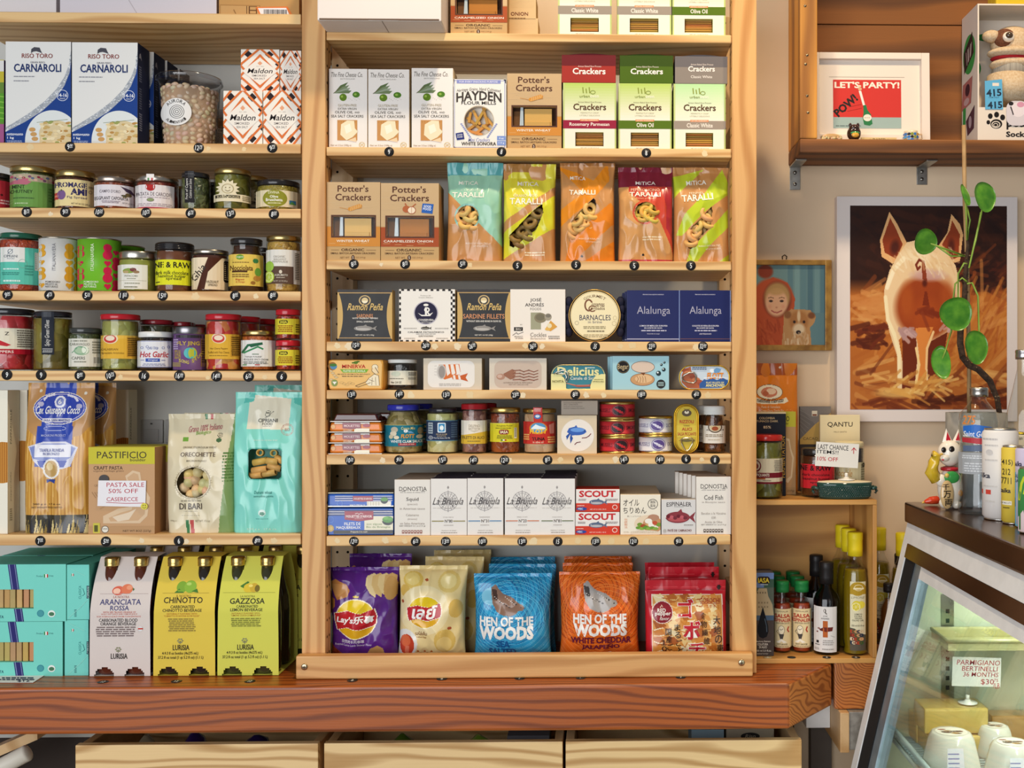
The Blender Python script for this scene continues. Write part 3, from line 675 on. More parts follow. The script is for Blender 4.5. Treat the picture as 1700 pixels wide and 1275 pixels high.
def potters(zf,r,shelf,label,band,flavour,fcol,icon,cc,seed,**kw):
    x0,y0,x1,y1=r;W_=x1-x0;H_=y1-y0;X=lambda a:x0+a*W_;Yy=lambda b:y0+b*H_
    wn=(X(.10),Yy(.435),X(.90),Yy(.69))
    grain=[L([(X(.02+.13*(i%3)),Yy(.02+.027*i)),(X(.5+.11*(i%4)),Yy(.022+.027*i))],H_*.003,'d5b88f')for i in range(16)]
    ops=[R(x0,y0,x1,Yy(.56),'cbab80'),grain,R(x0,Yy(.57),x1,Yy(.82),band),[R(X(.04+.2*i),Yy(.78+.012*(i%3)),X(.16+.2*i),Yy(.784+.012*(i%3)),'d9b27c')for i in range(4)],
        T("Potter's",X(.2),Yy(.04),X(.78),Yy(.125),'5a3528',.02),T("Crackers",X(.16),Yy(.148),X(.83),Yy(.235),'5a3528',.02),
        R(wn[0]-W_*.022,wn[1]-H_*.016,wn[2]+W_*.022,wn[3]+H_*.018,'5a3a30'),T(flavour,X(fcol[0]),Yy(.735),X(fcol[1]),Yy(.765),'f4ead8',.02),
        T('ORGANIC',X(.27),Yy(.845),X(.70),Yy(.88),'4a2c20',.02),R(X(.08),Yy(.864),X(.23),Yy(.868),'4a2c20'),R(X(.74),Yy(.864),X(.92),Yy(.868),'4a2c20'),
        T('SMALL BATCH ARTISAN CRACKERS',X(.07),Yy(.895),X(.91),Yy(.918),'4a2c20',.015),T('NET WT',X(.25),Yy(.95),X(.42),Yy(.975),'8a6844'),E(X(.49),Yy(.962),W_*.03,H_*.032,'4a2c24'),T('5',X(.478),Yy(.945),X(.502),Yy(.98),'f0e0c8',.01),T('OZ (141g)',X(.54),Yy(.95),X(.72),Yy(.975),'8a6844')]
    if icon=='wheat':ops+=[L([(X(.24),Yy(.325)),(X(.45),Yy(.355)),(X(.66),Yy(.33))],W_*.008,'c07f35'),[E(X(.44+.035*i),Yy(.345-.008*i),W_*.045,H_*.026,'d18f3e')for i in range(6)],[L([(X(.44+.035*i),Yy(.365-.008*i)),(X(.46+.035*i),Yy(.32-.008*i))],W_*.006,'f0d09a')for i in range(6)]]
    else:ops+=[E(X(.44),Yy(.335),W_*.065,H_*.045,'b4643c'),E(X(.53),Yy(.35),W_*.075,H_*.05,'efdcc0'),O(X(.53),Yy(.35),W_*.075,H_*.05,W_*.012,'a85a38'),L([(X(.44),Yy(.29)),(X(.42),Yy(.265))],W_*.02,'b4643c'),L([(X(.55),Yy(.30)),(X(.6),Yy(.27))],W_*.018,'b4643c'),L([(X(.53),Yy(.31)),(X(.53),Yy(.39))],W_*.006,'a85a38'),G([(X(.72),Yy(.262)),(X(.91),Yy(.27)),(X(.89),Yy(.395)),(X(.70),Yy(.38))],'2f62b0'),T('GOOD',X(.74),Yy(.285),X(.87),Yy(.315),'ffffff',.02,rot=6),T('FOOD',X(.73),Yy(.32),X(.87),Yy(.35),'ffffff',.02,rot=6)]
    return carton(zf,r,shelf,label,ops,(KR,'c9a878','b48c5a'),.062,win=wn,fill=potters_fill(cc,seed),name='cracker_box',cat='cracker box',**kw)
potters(ZG,(1110,-243,1530,240),'M1','kraft cracker box with rust flavour band standing on the top shelf, right of white carton','a8502c','CARAMELIZED ONION',(.07,.94),'onion','b27638',1,Y=.006)
b1=carton(ZH,(8,62,216,222),'M1','lower kraft box lying behind the caramelized onion crackers on the top shelf',[[L([(10,66+9*i),(200,67+9*i)],1,'d8bd92')for i in range(9)],T('D ONION',12,172,162,196,'6a2f1c',.02),D(20,208,150,220,1,'8a6844')],('cfb083','d2b184','c7a063'),.06,Y=.05,name='cracker_box',cat='cracker box')
b2=dup(b1,(-.004,0,.0437),'upper kraft box lying behind the caramelized onion crackers on the top shelf')
GRN='c6cf7e'
def urban(zf,r,shelf,label,band,flavour,fx,**kw):
    x0,y0,x1,y1=r;W_=x1-x0;H_=y1-y0;X=lambda a:x0+a*W_;Yy=lambda b:y0+b*H_;mint=kw.pop('mint',0)
    wn=(X(.23),Yy(.74),X(.76),Yy(.95));a,b=lin('b9cf6a' if not mint else 'b8dfa2'),lin('ece6d2');ops=[]
    for i in range(14):
        t=i/13;ops.append(R(x0,Yy(.04*i*14/14),x1,Yy(.04*(i+1)),[a[j]+(b[j]-a[j])*t for j in range(3)]))
    ops+=[R(x0,Yy(.56),x1,y1,'ece6d2'),R(x0,y0,x0+W_*.03,y1,'c3cf86'),R(x1-W_*.03,y0,x1,y1,'b9c878'),
        [L([(X(.38+.06*i),Yy(.15)),(X(.37+.06*i),Yy(.07+.02*(i%2)))],W_*.02,'8a9440')for i in range(3)],O(X(.56),Yy(.14),W_*.05,H_*.03,W_*.012,'8a9440'),T('urban',X(.31),Yy(.18),X(.5),Yy(.22),'7d8636',.01),T('oven',X(.51),Yy(.185),X(.67),Yy(.22),'f4f0dc',.005),
        T('Artisan Baked Slow Process',X(.28),Yy(.278),X(.72),Yy(.298),'7a6a4a'),T('Crackers',X(.19),Yy(.31),X(.81),Yy(.41),'5b3a22',.035),T('PERFECTLY CRISP',X(.33),Yy(.44),X(.67),Yy(.46),'a89c80'),T('UTTERLY DELICIOUS',X(.31),Yy(.48),X(.69),Yy(.50),'a89c80'),
        R(x0,Yy(.56),x1,Yy(.685),band),R(X(.32),Yy(.545),X(.67),Yy(.575),'dd8a58'),T('NATURAL INGREDIENTS',X(.34),Yy(.55),X(.65),Yy(.57),'f6e6d2'),T(flavour,X(fx[0]),Yy(.595),X(fx[1]),Yy(.66),'f3e9dc',.025),T('NET WT 7.5 OZ (212.6 g)',X(.33),Yy(.97),X(.67),Yy(.988),'7a6a4a')]
    return carton(zf,r,shelf,label,ops,(GRN,'d4dc94','b3c26c'),.055,win=wn,fill=stack_crackers(7,'c8924a',seed=int(x0)),name='cracker_box',cat='cracker box',**kw)
GW,GO,GP='9b8e80','56701c','98243e'
urban(ZH,(350,-215,710,232),'M1','green cracker box with grey flavour band, left one on the top shelf',GW,'Classic White',(.25,.75),Y=.008)
urban(ZH,(748,-212,1112,234),'M1','green cracker box with grey flavour band, middle one on the top shelf',GW,'Classic White',(.25,.75),Y=.008)
urban(ZH,(1118,-208,1475,235),'M1','green cracker box with dark green band, rightmost on the top shelf',GO,'Olive Oil',(.34,.66),Y=.008)
# ---------------------------------------------------------------- second shelf
def finecheese(zf,r,label):
    x0,y0,x1,y1=r;W_=x1-x0;H_=y1-y0;X=lambda a:x0+a*W_;Yy=lambda b:y0+b*H_
    ops=[T('The Fine Cheese Co.',X(.06),Yy(.045),X(.88),Yy(.105),'5a5248',.005,.25),T('BATH ENGLAND',X(.3),Yy(.12),X(.68),Yy(.137),'8a8278'),
        [G([(X(.13),Yy(.31)),(X(.3+.05*i),Yy(.21+.02*i)),(X(.5+.03*i),Yy(.17+.035*i)),(X(.4+.04*i),Yy(.235+.025*i))],['5d7046','7a8a66','96a088','6f7f58'][i])for i in range(4)],L([(X(.12),Yy(.31)),(X(.32),Yy(.23))],W_*.012,'6b5a3a'),
        E(X(.37),Yy(.36),W_*.095,H_*.046,'5f7f1c'),E(X(.34),Yy(.35),W_*.03,H_*.015,'9ab84a'),E(X(.71),Yy(.325),W_*.095,H_*.037,'4e7a22'),E(X(.69),Yy(.322),W_*.035,H_*.014,'8fb04a'),[E(X(.52+.04*i),Yy(.37+.012*(i%3)),W_*.008,H_*.004,'b9b0a2')for i in range(8)],
        T('GLUTEN-FREE',X(.24),Yy(.445),X(.72),Yy(.475),'a29270'),T('EXTRA VIRGIN',X(.24),Yy(.49),X(.72),Yy(.517),'6b6458'),T('OLIVE OIL',X(.16),Yy(.53),X(.63),Yy(.563),'4f4a42',.005),T('AND',X(.67),Yy(.538),X(.8),Yy(.56),'4f4a42'),T('SEA SALT CRACKERS',X(.06),Yy(.58),X(.9),Yy(.613),'4f4a42',.005),
        R(X(.22),Yy(.645),X(.74),Yy(.90),'c78f54'),[E(X(.26+.06*i),Yy(.67),W_*.008,H_*.004,'8a5a2c')for i in range(8)],G([(X(.32),Yy(.7)),(X(.48),Yy(.65)),(X(.66),Yy(.655)),(X(.68),Yy(.75)),(X(.76),Yy(.79)),(X(.62),Yy(.86)),(X(.46),Yy(.9)),(X(.3),Yy(.83))],'eee0bc'),G([(X(.4),Yy(.72)),(X(.55),Yy(.69)),(X(.6),Yy(.78)),(X(.45),Yy(.82))],'f7eed6'),G([(X(.5),Yy(.9)),(X(.7),Yy(.86)),(X(.72),Yy(.92))],'eacfa8'),
        T('Net wt 3.5oz (100g e)',X(.05),Yy(.95),X(.58),Yy(.98),'8a7a62'),O(X(.86),Yy(.955),W_*.075,H_*.036,W_*.012,'cdb87a'),L([(X(.82),Yy(.94)),(X(.9),Yy(.97))],W_*.012,'cdb87a'),L([(X(.9),Yy(.94)),(X(.82),Yy(.97))],W_*.012,'cdb87a')]
    return carton(zf,r,'M2',label,ops,('ece4dc','e0d4c0','e2cfae'),.055,name='cracker_box',cat='cracker box')
finecheese(ZG,(206,490,491,1085),'slim white olive cracker carton touching the left post')
finecheese(ZG,(497,496,803,1088),'slim white olive cracker carton between two identical cartons')
finecheese(ZG,(820,488,1128,1090),'slim white olive cracker carton beside the mini cracker box')
def hayden():
    r=(1130,578,1525,1097);cx,cy,rad=1320,890,108;X0,Y0,X1,Y1=r
    ops=[R(1133,582,1522,1094,'efe9df'),R(1138,590,1515,593,'6f7cba'),R(1138,1086,1515,1089,'6f7cba'),R(1138,590,1141,1089,'6f7cba'),R(1510,590,1514,1089,'6f7cba'),
        R(1155,586,1482,613,'8b93c8'),T('FOR EVERY SNACKING PURPOSE',1175,593,1460,607,'e9e6f0',.01),T('Heritage Grains, Hand Cultivated',1156,642,1482,672,'4b4640',0,.25,arch=14),T('HAYDEN',1152,668,1488,738,'453f3a',.05,0,arch=16),T('FLOUR MILLS',1190,745,1448,770,'453f3a',.03),
        O(cx,cy,rad+5,rad+5,4,'c9b89a'),[E(1190+8*i,915+12*i,8,5,'8c95c6')for i in range(9)],[E(1450-8*i,915+12*i,8,5,'8c95c6')for i in range(9)],G([(1147,985),(1203,975),(1213,1028),(1157,1036)],'2b3578'),T('GOOD',1158,990,1198,1002,'f0f0f0',.02,rot=-8),T('FOOD',1160,1006,1200,1018,'f0f0f0',.02,rot=-8),
        T('Mini Crackers',1240,1018,1402,1046,'8b93c8',.005,.3),T('WHITE SONORA',1190,1048,1448,1075,'3d3833',.035),R(1455,1003,1520,1073,'7f97d0'),R(1455,1037,1520,1040,'efe9df'),T('4 oz',1470,1012,1504,1028,'f4f4f8',.01),T('113 g',1466,1048,1508,1064,'f4f4f8',.01)]
    xa,xb=P(px(ZG,X0),637,.008).x,P(px(ZG,X1),637,.008).x;w=xb-xa;kk=w/(X1-X0);h=(Y1-Y0)*kk;X=lambda x:(x-X0)*kk-w/2;Z=lambda y:(Y1-y)*kk
    mb=MB();mb.box(-w/2,w/2,.014,.05,0,h,'paper','e6dfd2');n=48;d=.0136
    for q in((-w/2,-w/2+.0006,0,h),(w/2-.0006,w/2,0,h),(-w/2,w/2,0,.0006),(-w/2,w/2,h-.0006,h)):mb.box(q[0],q[1],0,d,q[2],q[3],'paper','e6dfd2',bev=0)
    ring=[(X(cx)+rad*kk*math.cos(2*math.pi*i/n),Z(cy)+rad*kk*math.sin(2*math.pi*i/n))for i in range(n)];out=[]
    for x,z in ring:
        dx,dz=x-X(cx),z-Z(cy);t=min(((w/2-X(cx))if dx>0 else(-w/2-X(cx)))/dx if abs(dx)>1e-9 else 9e9,((h-Z(cy))if dz>0 else-Z(cy))/dz if abs(dz)>1e-9 else 9e9);out.append((X(cx)+dx*t,Z(cy)+dz*t))
    mb.add([(x,0,z)for x,z in ring]+[(x,0,z)for x,z in out]+[(x,d,z)for x,z in ring],[(i,n+i,n+(i+1)%n,(i+1)%n)for i in range(n)]+[(i,(i+1)%n,2*n+(i+1)%n,2*n+i)for i in range(n)],'paper','efe9df')
    for cx_,cz_ in((-1,0),(1,0),(-1,1),(1,1)):pass
    mb.marks(ops[1:],lambda x,y,dd:(X(x),-dd,Z(y)),'paper',d0=.0002)
    q=mb.build('cracker_box',None,(xa+w/2,.008,SZ['M2']));tag(q,'white cracker box with lavender border and round window of cracker sticks','cracker box')
    rr=random.Random(4)
    for i,(x,y,a,l)in enumerate([(1250,940,35,120),(1275,900,40,130),(1300,860,65,120),(1330,850,60,150),(1365,850,75,130),(1390,880,50,110),(1340,940,40,140),(1380,940,30,90),(1290,975,15,110),(1250,860,80,80)]):
        m2=MB();L2=l*kk/2;c=[e*rr.uniform(.8,1.1)for e in lin('cf9c50')];a=math.radians(a+180*(i%2==0 and 0));m2.box(-L2,L2,-.003,.003,-.0026,.0026,'matte',c,bev=.0007)
        o=m2.build('cracker_stick',q,(X(x),.0095-.0008*(i%5),Z(y)));o.rotation_euler.y=a if i%3 else-a
    g=MB();g.add([(x,.0012,z)for x,z in ring],[tuple(range(n))],glass('film',(.97,.97,.97),.3,.06));g.build('window_film',q)
hayden()
potters(ZH,(8,485,373,995),'M2','kraft cracker box with amber winter wheat band, beside the green cracker boxes','d08a3c','WINTER WHEAT',(.17,.80),'wheat','d7ab62',2)
ub=[urban(ZH,(384,552,741,1000),'M2','green cracker box with crimson band under the red carton',GP,'Rosemary Parmesan',(.12,.87)),
 urban(ZH,(756,556,1113,1002),'M2','green cracker box with dark green band under the dark green carton',GO,'Olive Oil',(.34,.66)),
 urban(ZH,(1127,560,1476,1004),'M2','mint green cracker box with grey band under the grey carton',GW,'Classic White',(.25,.75),mint=1)]
def topbox(r,lo,c,c2,tx,sub=None,label='',ntx=None):
    x0,y0,x1,y1=r;W_=x1-x0;H_=y1-y0;X=lambda a:x0+a*W_;Yy=lambda b:y0+b*H_
    ops=[R(x0,y0,x1,Yy(.39),c2),T('Artisan Baked Slow Process',X(.3),Yy(ntx[0]-.09),X(.73),Yy(ntx[0]-.03),'e8d8cc'),T('Crackers',X(ntx[2]),Yy(ntx[0]),X(ntx[3]),Yy(ntx[1]),'f6ece2',.04)]
    if sub:ops.append(T(sub,X(.3),Yy(.70),X(.71),Yy(.80),'ece4da',.015))
    zb=lo.location.z+(max(v.co.z for v in lo.data.vertices))+.0006
    o=carton(ZH,r,zb,label,ops,(c,c2,c2),.055,name='cracker_box',cat='cracker box')
    m=MB();w=(x1-x0)/2*K(px(ZH,(x0+x1)/2),.012)/ZH[2];h=max(v.co.z for v in o.data.vertices)
    m.add([(-w*.9+w*1.8*i/10,.004,h+.004*(1-abs(2*i/10-1)**2))for i in range(11)]+[(-w*.9+w*1.8*i/10,.03,h+.0045*(1-abs(2*i/10-1)**2))for i in range(11)]+[(-w*.9+w*1.8*i/10,.004,h-.0005)for i in range(11)],[(i,i+1,12+i,11+i)for i in range(10)]+[(i+1,i,22+i,23+i)for i in range(10)],'paper',c2);m.build('tuck_flap',o)
    return o
topbox((375,362,738,548),ub[0],'a5342c','6d2126',0,label='red carton of crackers lying on the rosemary parmesan box',ntx=(.47,.70,.20,.81))
topbox((765,366,1123,552),ub[1],'4c661a','394f16',0,label='dark green carton of crackers lying on the olive oil box',ntx=(.47,.68,.20,.81))
topbox((1136,368,1488,551),ub[2],'8b8178','6c6768',0,'Classic White',label='grey carton of crackers lying on the mint green box',ntx=(.36,.56,.25,.76))
# ---------------------------------------------------------------- third shelf: crackers and taralli
potters(ZI,(72,233,525,852),'M3','kraft cracker box with amber winter wheat band, leftmost on the taralli shelf','d08a3c','WINTER WHEAT',(.18,.80),'wheat','dcb56e',3,Y=.004)
potters(ZI,(530,241,985,852),'M3','kraft cracker box with rust caramelized onion band and blue award sticker','a8502c','CARAMELIZED ONION',(.05,.90),'onion','b27638',4,Y=.004)
KB='c28a52'
def mtext(x0,y0,x1,y1,sub,c='f3ecd9'):
    return[T('MiTiCA',x0+(x1-x0)*.15,y0-75*(x1-x0)/230,x0+(x1-x0)*.8,y0-48*(x1-x0)/230,c,.02,.1),T(sub,x0+(x1-x0)*.2,y0-26*(x1-x0)/230,x0+(x1-x0)*.8,y0-10*(x1-x0)/230,c,0),T('TARALLI',x0,y0,x1,y1,c,.03)]
b=bag(ZI,(1032,60,1478,860),'M3','teal and tan pouch of ring crackers with round window, leftmost of the pouches','8cc2a8',
    [R(1030,55,1480,170,'57a3a6'),G([(1030,270),(1150,400),(1300,560),(1480,740),(1480,860),(1030,860)],KB),G([(1030,170),(1060,160),(1480,160),(1480,740),(1300,560),(1030,290)],'96c8ae'),O(1205,508,100,104,14,'7fb9ac'),
     T('MiTiCA',1130,212,1285,245,'f0f0e0',.02),T('CLASSIC',1150,282,1300,298,'d5e2d0'),T('TARALLI',1085,308,1335,352,'f3eedd',.03),T('PRODUCT OF PUGLIA, ITALY',1195,712,1370,726,'f0e4d0'),T('NET WT 8.8 OZ (250 G)',1255,735,1370,750,'f0e4d0')],
    depth=.062,holes=[E(1212,506,86,88,'0')],seed=1,narrow=.05,seal=90,amp=.003,cat='pouch',name='taralli_pouch')
taralli(b,[(1180,455),(1240,450),(1165,510),(1225,505),(1280,515),(1190,565),(1255,565)],.0102,'dfb36c')
def striped(zf,r,label,c1,ops,hole,spots,seed,tcol='dcae68',skew=0,group=None,c0=KB,seal=24):
    b=bag(zf,r,'M3',label,c0,ops,depth=.062,holes=[hole],seed=seed,narrow=.03,seal=seal,amp=.0035,cat='pouch',name='taralli_pouch',skew=skew)
    taralli(b,spots,.0102,tcol,seed=seed);return b
striped(PXL,(833,264,922,431.5),'yellow and kraft striped pouch of ring crackers, second of the pouches','d8cf30',
    [G([(833,290),(870,264),(925,264),(925,285),(833,350)],'d9cf3a'),G([(833,385),(925,315),(925,345),(833,420)],'d0cc2c'),G([(833,330),(925,262),(925,300),(833,368)],'dcd242'),G([(833,396),(925,336),(925,372),(833,428)],'d2cd30'),R(833,264,880,278,'a5763f'),T('MiTiCA',858,295,893,303,'f3eedd',.02),T('GRANO ARSO',852,318,892,323,'e8dfc8'),T('TARALLI',846,325,900,336,'f3eedd',.03),D(870,415,905,422,2,'e6d9b8')],
    G([(846,388),(884,347),(900,335),(902,350),(890,378),(852,408),(846,405)],'0'),[(856,392),(868,380),(880,366),(892,350),(862,400),(884,378),(876,388)],2,'8a6a3a')
striped(ZJ,(217,58,633,815),'orange and kraft striped pouch of ring crackers in the middle of the pouches','dd8420',
    [G([(217,90),(330,130),(470,200),(560,80),(580,80),(590,200),(480,330),(217,560),(217,430),(400,300),(217,110)],'e08a22'),G([(260,815),(300,640),(450,500),(600,370),(633,420),(633,520),(380,760),(340,815)],'dc7f1c'),G([(400,815),(633,650),(633,815)],'dc7f1c'),R(217,55,640,80,'a5703c'),T('MiTiCA',295,165,410,195,'f3eedd',.02),T('TARALLI',290,275,485,312,'f3eedd',.03),T('PRODUCT OF PUGLIA, ITALY',362,640,525,652,'f0e0c0'),T('NET WT 8.8 OZ (250 G)',415,664,522,676,'f0e0c0'),E(385,775,9,9,'2a2018')],
    G([(300,630),(305,520),(370,440),(470,340),(488,360),(490,410),(470,490),(380,580),(330,640)],'0'),[(345,505),(330,560),(330,600),(410,450),(445,420),(465,460),(400,520),(430,530),(365,545)],3)
b=bag(ZJ,(655,95,1070,818),'M3','crimson and kraft pouch of ring crackers with round orange rimmed window','c79258',
    [R(655,95,1075,250,'7d1f34'),G([(735,248),(1075,248),(1075,790),(1045,700),(960,500),(735,290)],'c4442f'),G([(980,250),(1075,250),(1075,690),(1010,560),(1010,400)],'a82c32'),O(858,448,96,92,14,'c9502f'),T('MiTiCA',785,208,935,235,'f0e4da',.02),T('PEPERONCINO',750,264,965,285,'f0c9a8',.01),T('TARALLI',740,292,972,328,'f5e9d8',.035),T('Italian crackers',790,335,935,348,'e8b088'),D(830,628,985,660,2,'e6d2ac'),E(840,765,10,10,'2a2018'),R(655,800,1075,818,'b03040')],
    depth=.062,holes=[E(860,446,80,76,'0')],seed=4,narrow=.02,seal=30,amp=.0035,cat='pouch',name='taralli_pouch')
taralli(b,[(815,440),(870,405),(920,430),(840,490),(885,470),(915,495),(860,445)],.0092,'d9ad4e',seed=8)
striped(ZJ,(1065,95,1490,818),'lime and kraft striped pouch of ring crackers next to the right post','b9c42c',
    [G([(1065,170),(1150,150),(1300,110),(1160,250),(1065,340)],'bccb34'),G([(1440,110),(1490,240),(1490,300),(1300,440),(1130,620),(1085,620),(1150,460),(1300,300)],'b4c62c'),G([(1160,818),(1190,730),(1350,560),(1490,400),(1490,540),(1330,700),(1240,818)],'b2c22a'),G([(1400,818),(1490,750),(1490,818)],'b2c22a'),T('MiTiCA',1165,198,1315,235,'f3eedd',.025,rot=-4),T('FENNEL',1185,290,1295,306,'eee2c0',rot=-3),T('TARALLI',1128,308,1362,360,'f3eedd',.035,rot=-5),T('PRODUCT OF PUGLIA, ITALY',1250,692,1412,706,'f0e8c8',rot=-4),T('NET WT 8.8 OZ (250 G)',1305,715,1415,728,'f0e8c8',rot=-4)],
    G([(1172,600),(1200,560),(1280,480),(1352,400),(1355,440),(1340,560),(1300,600),(1200,720),(1175,715)],'0'),[(1310,450),(1300,500),(1330,530),(1240,550),(1270,590),(1210,620),(1200,670),(1225,590),(1320,480)],5,seal=40)
# ================================================================ fourth shelf: tins in square cartons
def ramon(r,label,ttl,tx,sub,sx):
    x0,y0,x1,y1=r;W_=x1-x0;H_=y1-y0;X=lambda a:x0+a*W_;Yy=lambda b:y0+b*H_;n=12
    arcl=[(x0+W_*.02+W_*.08*math.sin(math.pi*i/n)**.8,Yy(.06+.88*i/n))for i in range(n+1)];arcr=[(2*X(.5)-a,b)for a,b in arcl]
    ops=[R(x0,y0,x1,Yy(.045),'2a2422'),R(x0,Yy(.055),x1,Yy(.075),'b08d55'),R(x0,Yy(.92),x1,Yy(.935),'b08d55'),G([(x0,Yy(.05))]+arcl+[(x0,Yy(.95))],'c9a35a'),G([(x1,Yy(.05))]+arcr+[(x1,Yy(.95))],'c9a35a'),
        E(X(.5),Yy(.21),W_*.11,H_*.10,'c2a46c'),E(X(.5),Yy(.21),W_*.085,H_*.08,'2a2624'),E(X(.5),Yy(.21),W_*.06,H_*.055,'d9c08a'),E(X(.5),Yy(.215),W_*.05,H_*.05,'f2e6c4',180,360),
        T('Ramón Peña',X(.18),Yy(.265),X(.83),Yy(.40),'d9b464',.02,.35),T(ttl,X(tx[0]),Yy(.47),X(tx[1]),Yy(.54 if tx[1]<.8 else .56),'d08a58',.02),T(sub,X(sx[0]),Yy(.53 if tx[1]<.8 else .59),X(sx[1]),Yy(.565 if tx[1]<.8 else .625),'efe8dc',.02)]
    if tx[1]<.8:ops.append(T('SMALL SARDINES',X(.35),Yy(.60),X(.66),Yy(.63),'efe8dc',.02))
    ops+=[fish(X(.5),Yy(.745),W_*.45,H_*.10,'8a847c','b4aea6'),T('NET WT. 4.6 OZ (130g)',X(.33),Yy(.86),X(.67),Yy(.89),'efe8dc',.015)]
    return carton(ZK,r,'M4',label,ops,('1a1716','2a2523','c9a35a'),.03,fin='satin',name='tin_carton',cat='carton')
ramon((190,135,619,547),'black and gold sardine carton, leftmost on its shelf, near the left post','SARDINES',(.35,.65),'WITH "PADRÓN" PEPPERS',(.27,.74))
def conserv():
    r=(672,138,1112,552);ops=[R(690,152,1078,536,'efe9df')]
    for i in range(9):ops+=[R(690+46*i,138,712+46*i,152,'2a2626'),R(680+46*i,538,704+46*i,552,'2a2626'),R(674,152+45*i,688,174+45*i,'2a2626'),R(1078,150+45*i,1092,172+45*i,'2a2626'),R(1092,172+45*i,1112,194+45*i,'2a2626')]
    ops+=[T('Producto del',842,183,920,193,'9a948c'),T('Océano Atlántico',826,198,940,208,'9a948c'),E(884,324,96,92,'b9b3bd'),E(884,324,88,85,'2a2740'),R(876,280,892,340,'f0ece4'),O(892,300,22,20,11,'f0ece4'),L([(895,318),(915,345)],11,'f0ece4'),G([(820,325),(850,340),(900,340),(940,320),(915,350),(850,350)],'f0ece4'),E(884,262,20,10,'f0ece4'),T('CONSERVERA',824,372,945,388,'f0ece4',.03),T('ESPAÑOLA',850,392,922,401,'f0ece4',.02),
        fish(884,445,90,24,'4a463f','8a847a'),T('CALAMAR PATAGÓNICO',742,467,1026,482,'2f2b2b',.02),D(800,486,970,494,1,'9a948c'),T('SQUID PATAGONIAN',825,500,940,516,'6a645c',.015),D(706,440,820,452,1,'b5afa6'),D(950,440,1065,452,1,'b5afa6'),D(710,520,800,530,1,'9a948c'),D(960,520,1060,530,1,'9a948c')]
    carton(ZK,r,'M4','white square carton with black checkered border and dark round emblem',ops,('efe9df','d8d2c8','d8d2c8'),.032,name='tin_carton',cat='carton')
conserv()
ramon((1130,138,1545,552),'black and gold sardine fillets carton beside the cockles carton','SARDINE FILLETS',(.11,.89),'WITHOUT SKIN AND BONE IN OLIVE OIL',(.17,.83))
carton(ZL,(28,120,399,474),'M4','white square cockles carton with shell photo, middle of its shelf',[T('JOSÉ',162,176,238,208,'3a3430',.02),T('ANDRÉS',128,208,255,236,'3a3430',.02),T('FOODS',163,244,237,261,'6a645c'),R(166,276,235,390,'a3a186'),E(232,312,42,34,'8a8068'),E(230,308,30,22,'77705c'),E(283,306,24,24,'a39a88'),E(284,298,18,12,'7d766a'),G([(262,390),(300,330),(322,350),(345,372),(300,402)],'d9a04a'),E(292,365,16,16,'e8dcb8'),E(280,388,18,10,'e3b55e'),R(54,375,113,400,'2c2826'),T('BAU',66,380,102,395,'d9d2c8',.02),T('BY',96,354,110,362,'8a847c'),L([(45,430),(70,412),(80,422),(116,408)],3,'3a3430'),T('PRODUCT',57,434,114,443,'4a4440',.01),T('OF SPAIN',62,446,114,455,'4a4440',.01),T('Cockles',163,412,272,440,'8a847c',.01),T('Berberechos',165,444,266,458,'8a847c'),D(282,430,368,458,2,'9a948c')],('efe6da','ddd4c8','d6ccc0'),.03,name='tin_carton',cat='carton')
def barnacles():
    zf=ZL;Y=.012;cx,cy,r=596,303,174;kk=K(px(zf,cx),Y)/zf[2];Rr=r*kk;X0=P(px(zf,cx),637,Y).x
    mb=MB();mb.lathe([(Rr*.97,.03),(Rr,.027),(Rr,.0045),(Rr*1.02,.003),(Rr*1.02,.0015),(Rr*.985,0),(Rr*.97,.0012),(.0005,.0014)],'metal','b08a4c',n=56)
    T3=lambda x,y,d:((x-cx)*kk,(cy-y)*kk,-.0004+d*-1+.0016)
    o=mb.build('gold_tin',None,(X0,Y,SZ['M4']+Rr*1.02+.0003));o.rotation_euler.x=-math.pi/2
    mb=MB();K2=lambda x,y,d:((x-cx)*kk,-.0-d,(cy-y)*kk)
    mb.marks([E(cx,cy,163,163,'efe0b4',n=48),O(cx,cy,160,160,3,'c9ab62'),[T(ch,cx+130*math.sin(a)-10,cy-130*math.cos(a)-9,cx+130*math.sin(a)+10,cy-130*math.cos(a)+9,'7a5a34',.015,rot=math.degrees(a))for ch,a in zip('GOURMET',[-.52+.173*i for i in range(7)])],O(556,235,30,42,11,'7a4a2a'),R(560,218,600,250,'efe0b4'),O(580,258,26,22,8,'7a4a2a'),R(584,248,612,268,'efe0b4'),T('onservas',575,222,662,246,'6a4a2c',.02),T('ombados',570,245,664,266,'6a4a2c',.02),T('BARNACLES',494,300,704,336,'37364c',.01),T('in brine',552,338,645,356,'6a6470',.005),O(476,354,13,13,2,'8a7a5a'),O(727,357,15,15,2,'b9a06a'),O(732,320,12,14,2,'b9a06a'),D(512,374,680,394,2,'9a8a62'),D(540,402,664,416,1,'7a6a4a'),D(520,428,690,452,2,'b9a578')],K2,'satin',d0=.0003)
    l=mb.build('paper_label',o,(0,0,0));l.rotation_euler.x=math.pi/2;l.location=(0,0,-.0002)
    l.matrix_parent_inverse.identity()
    # scrunched dark cloth ties either side
    mb=MB()
    for sgn in(-1,1):
        for i in range(5):mb.ball((sgn*(Rr*1.0+.002*(i%2)),(-.03+.016*i)*.9,.013),(.008,.011,.010),'matte','2a2a3a',10,7)
        mb.build('ribbon_ruffle',o);mb=MB()
    tag(o,'round gold tin of barnacles standing on edge with cream label','tin')
barnacles()
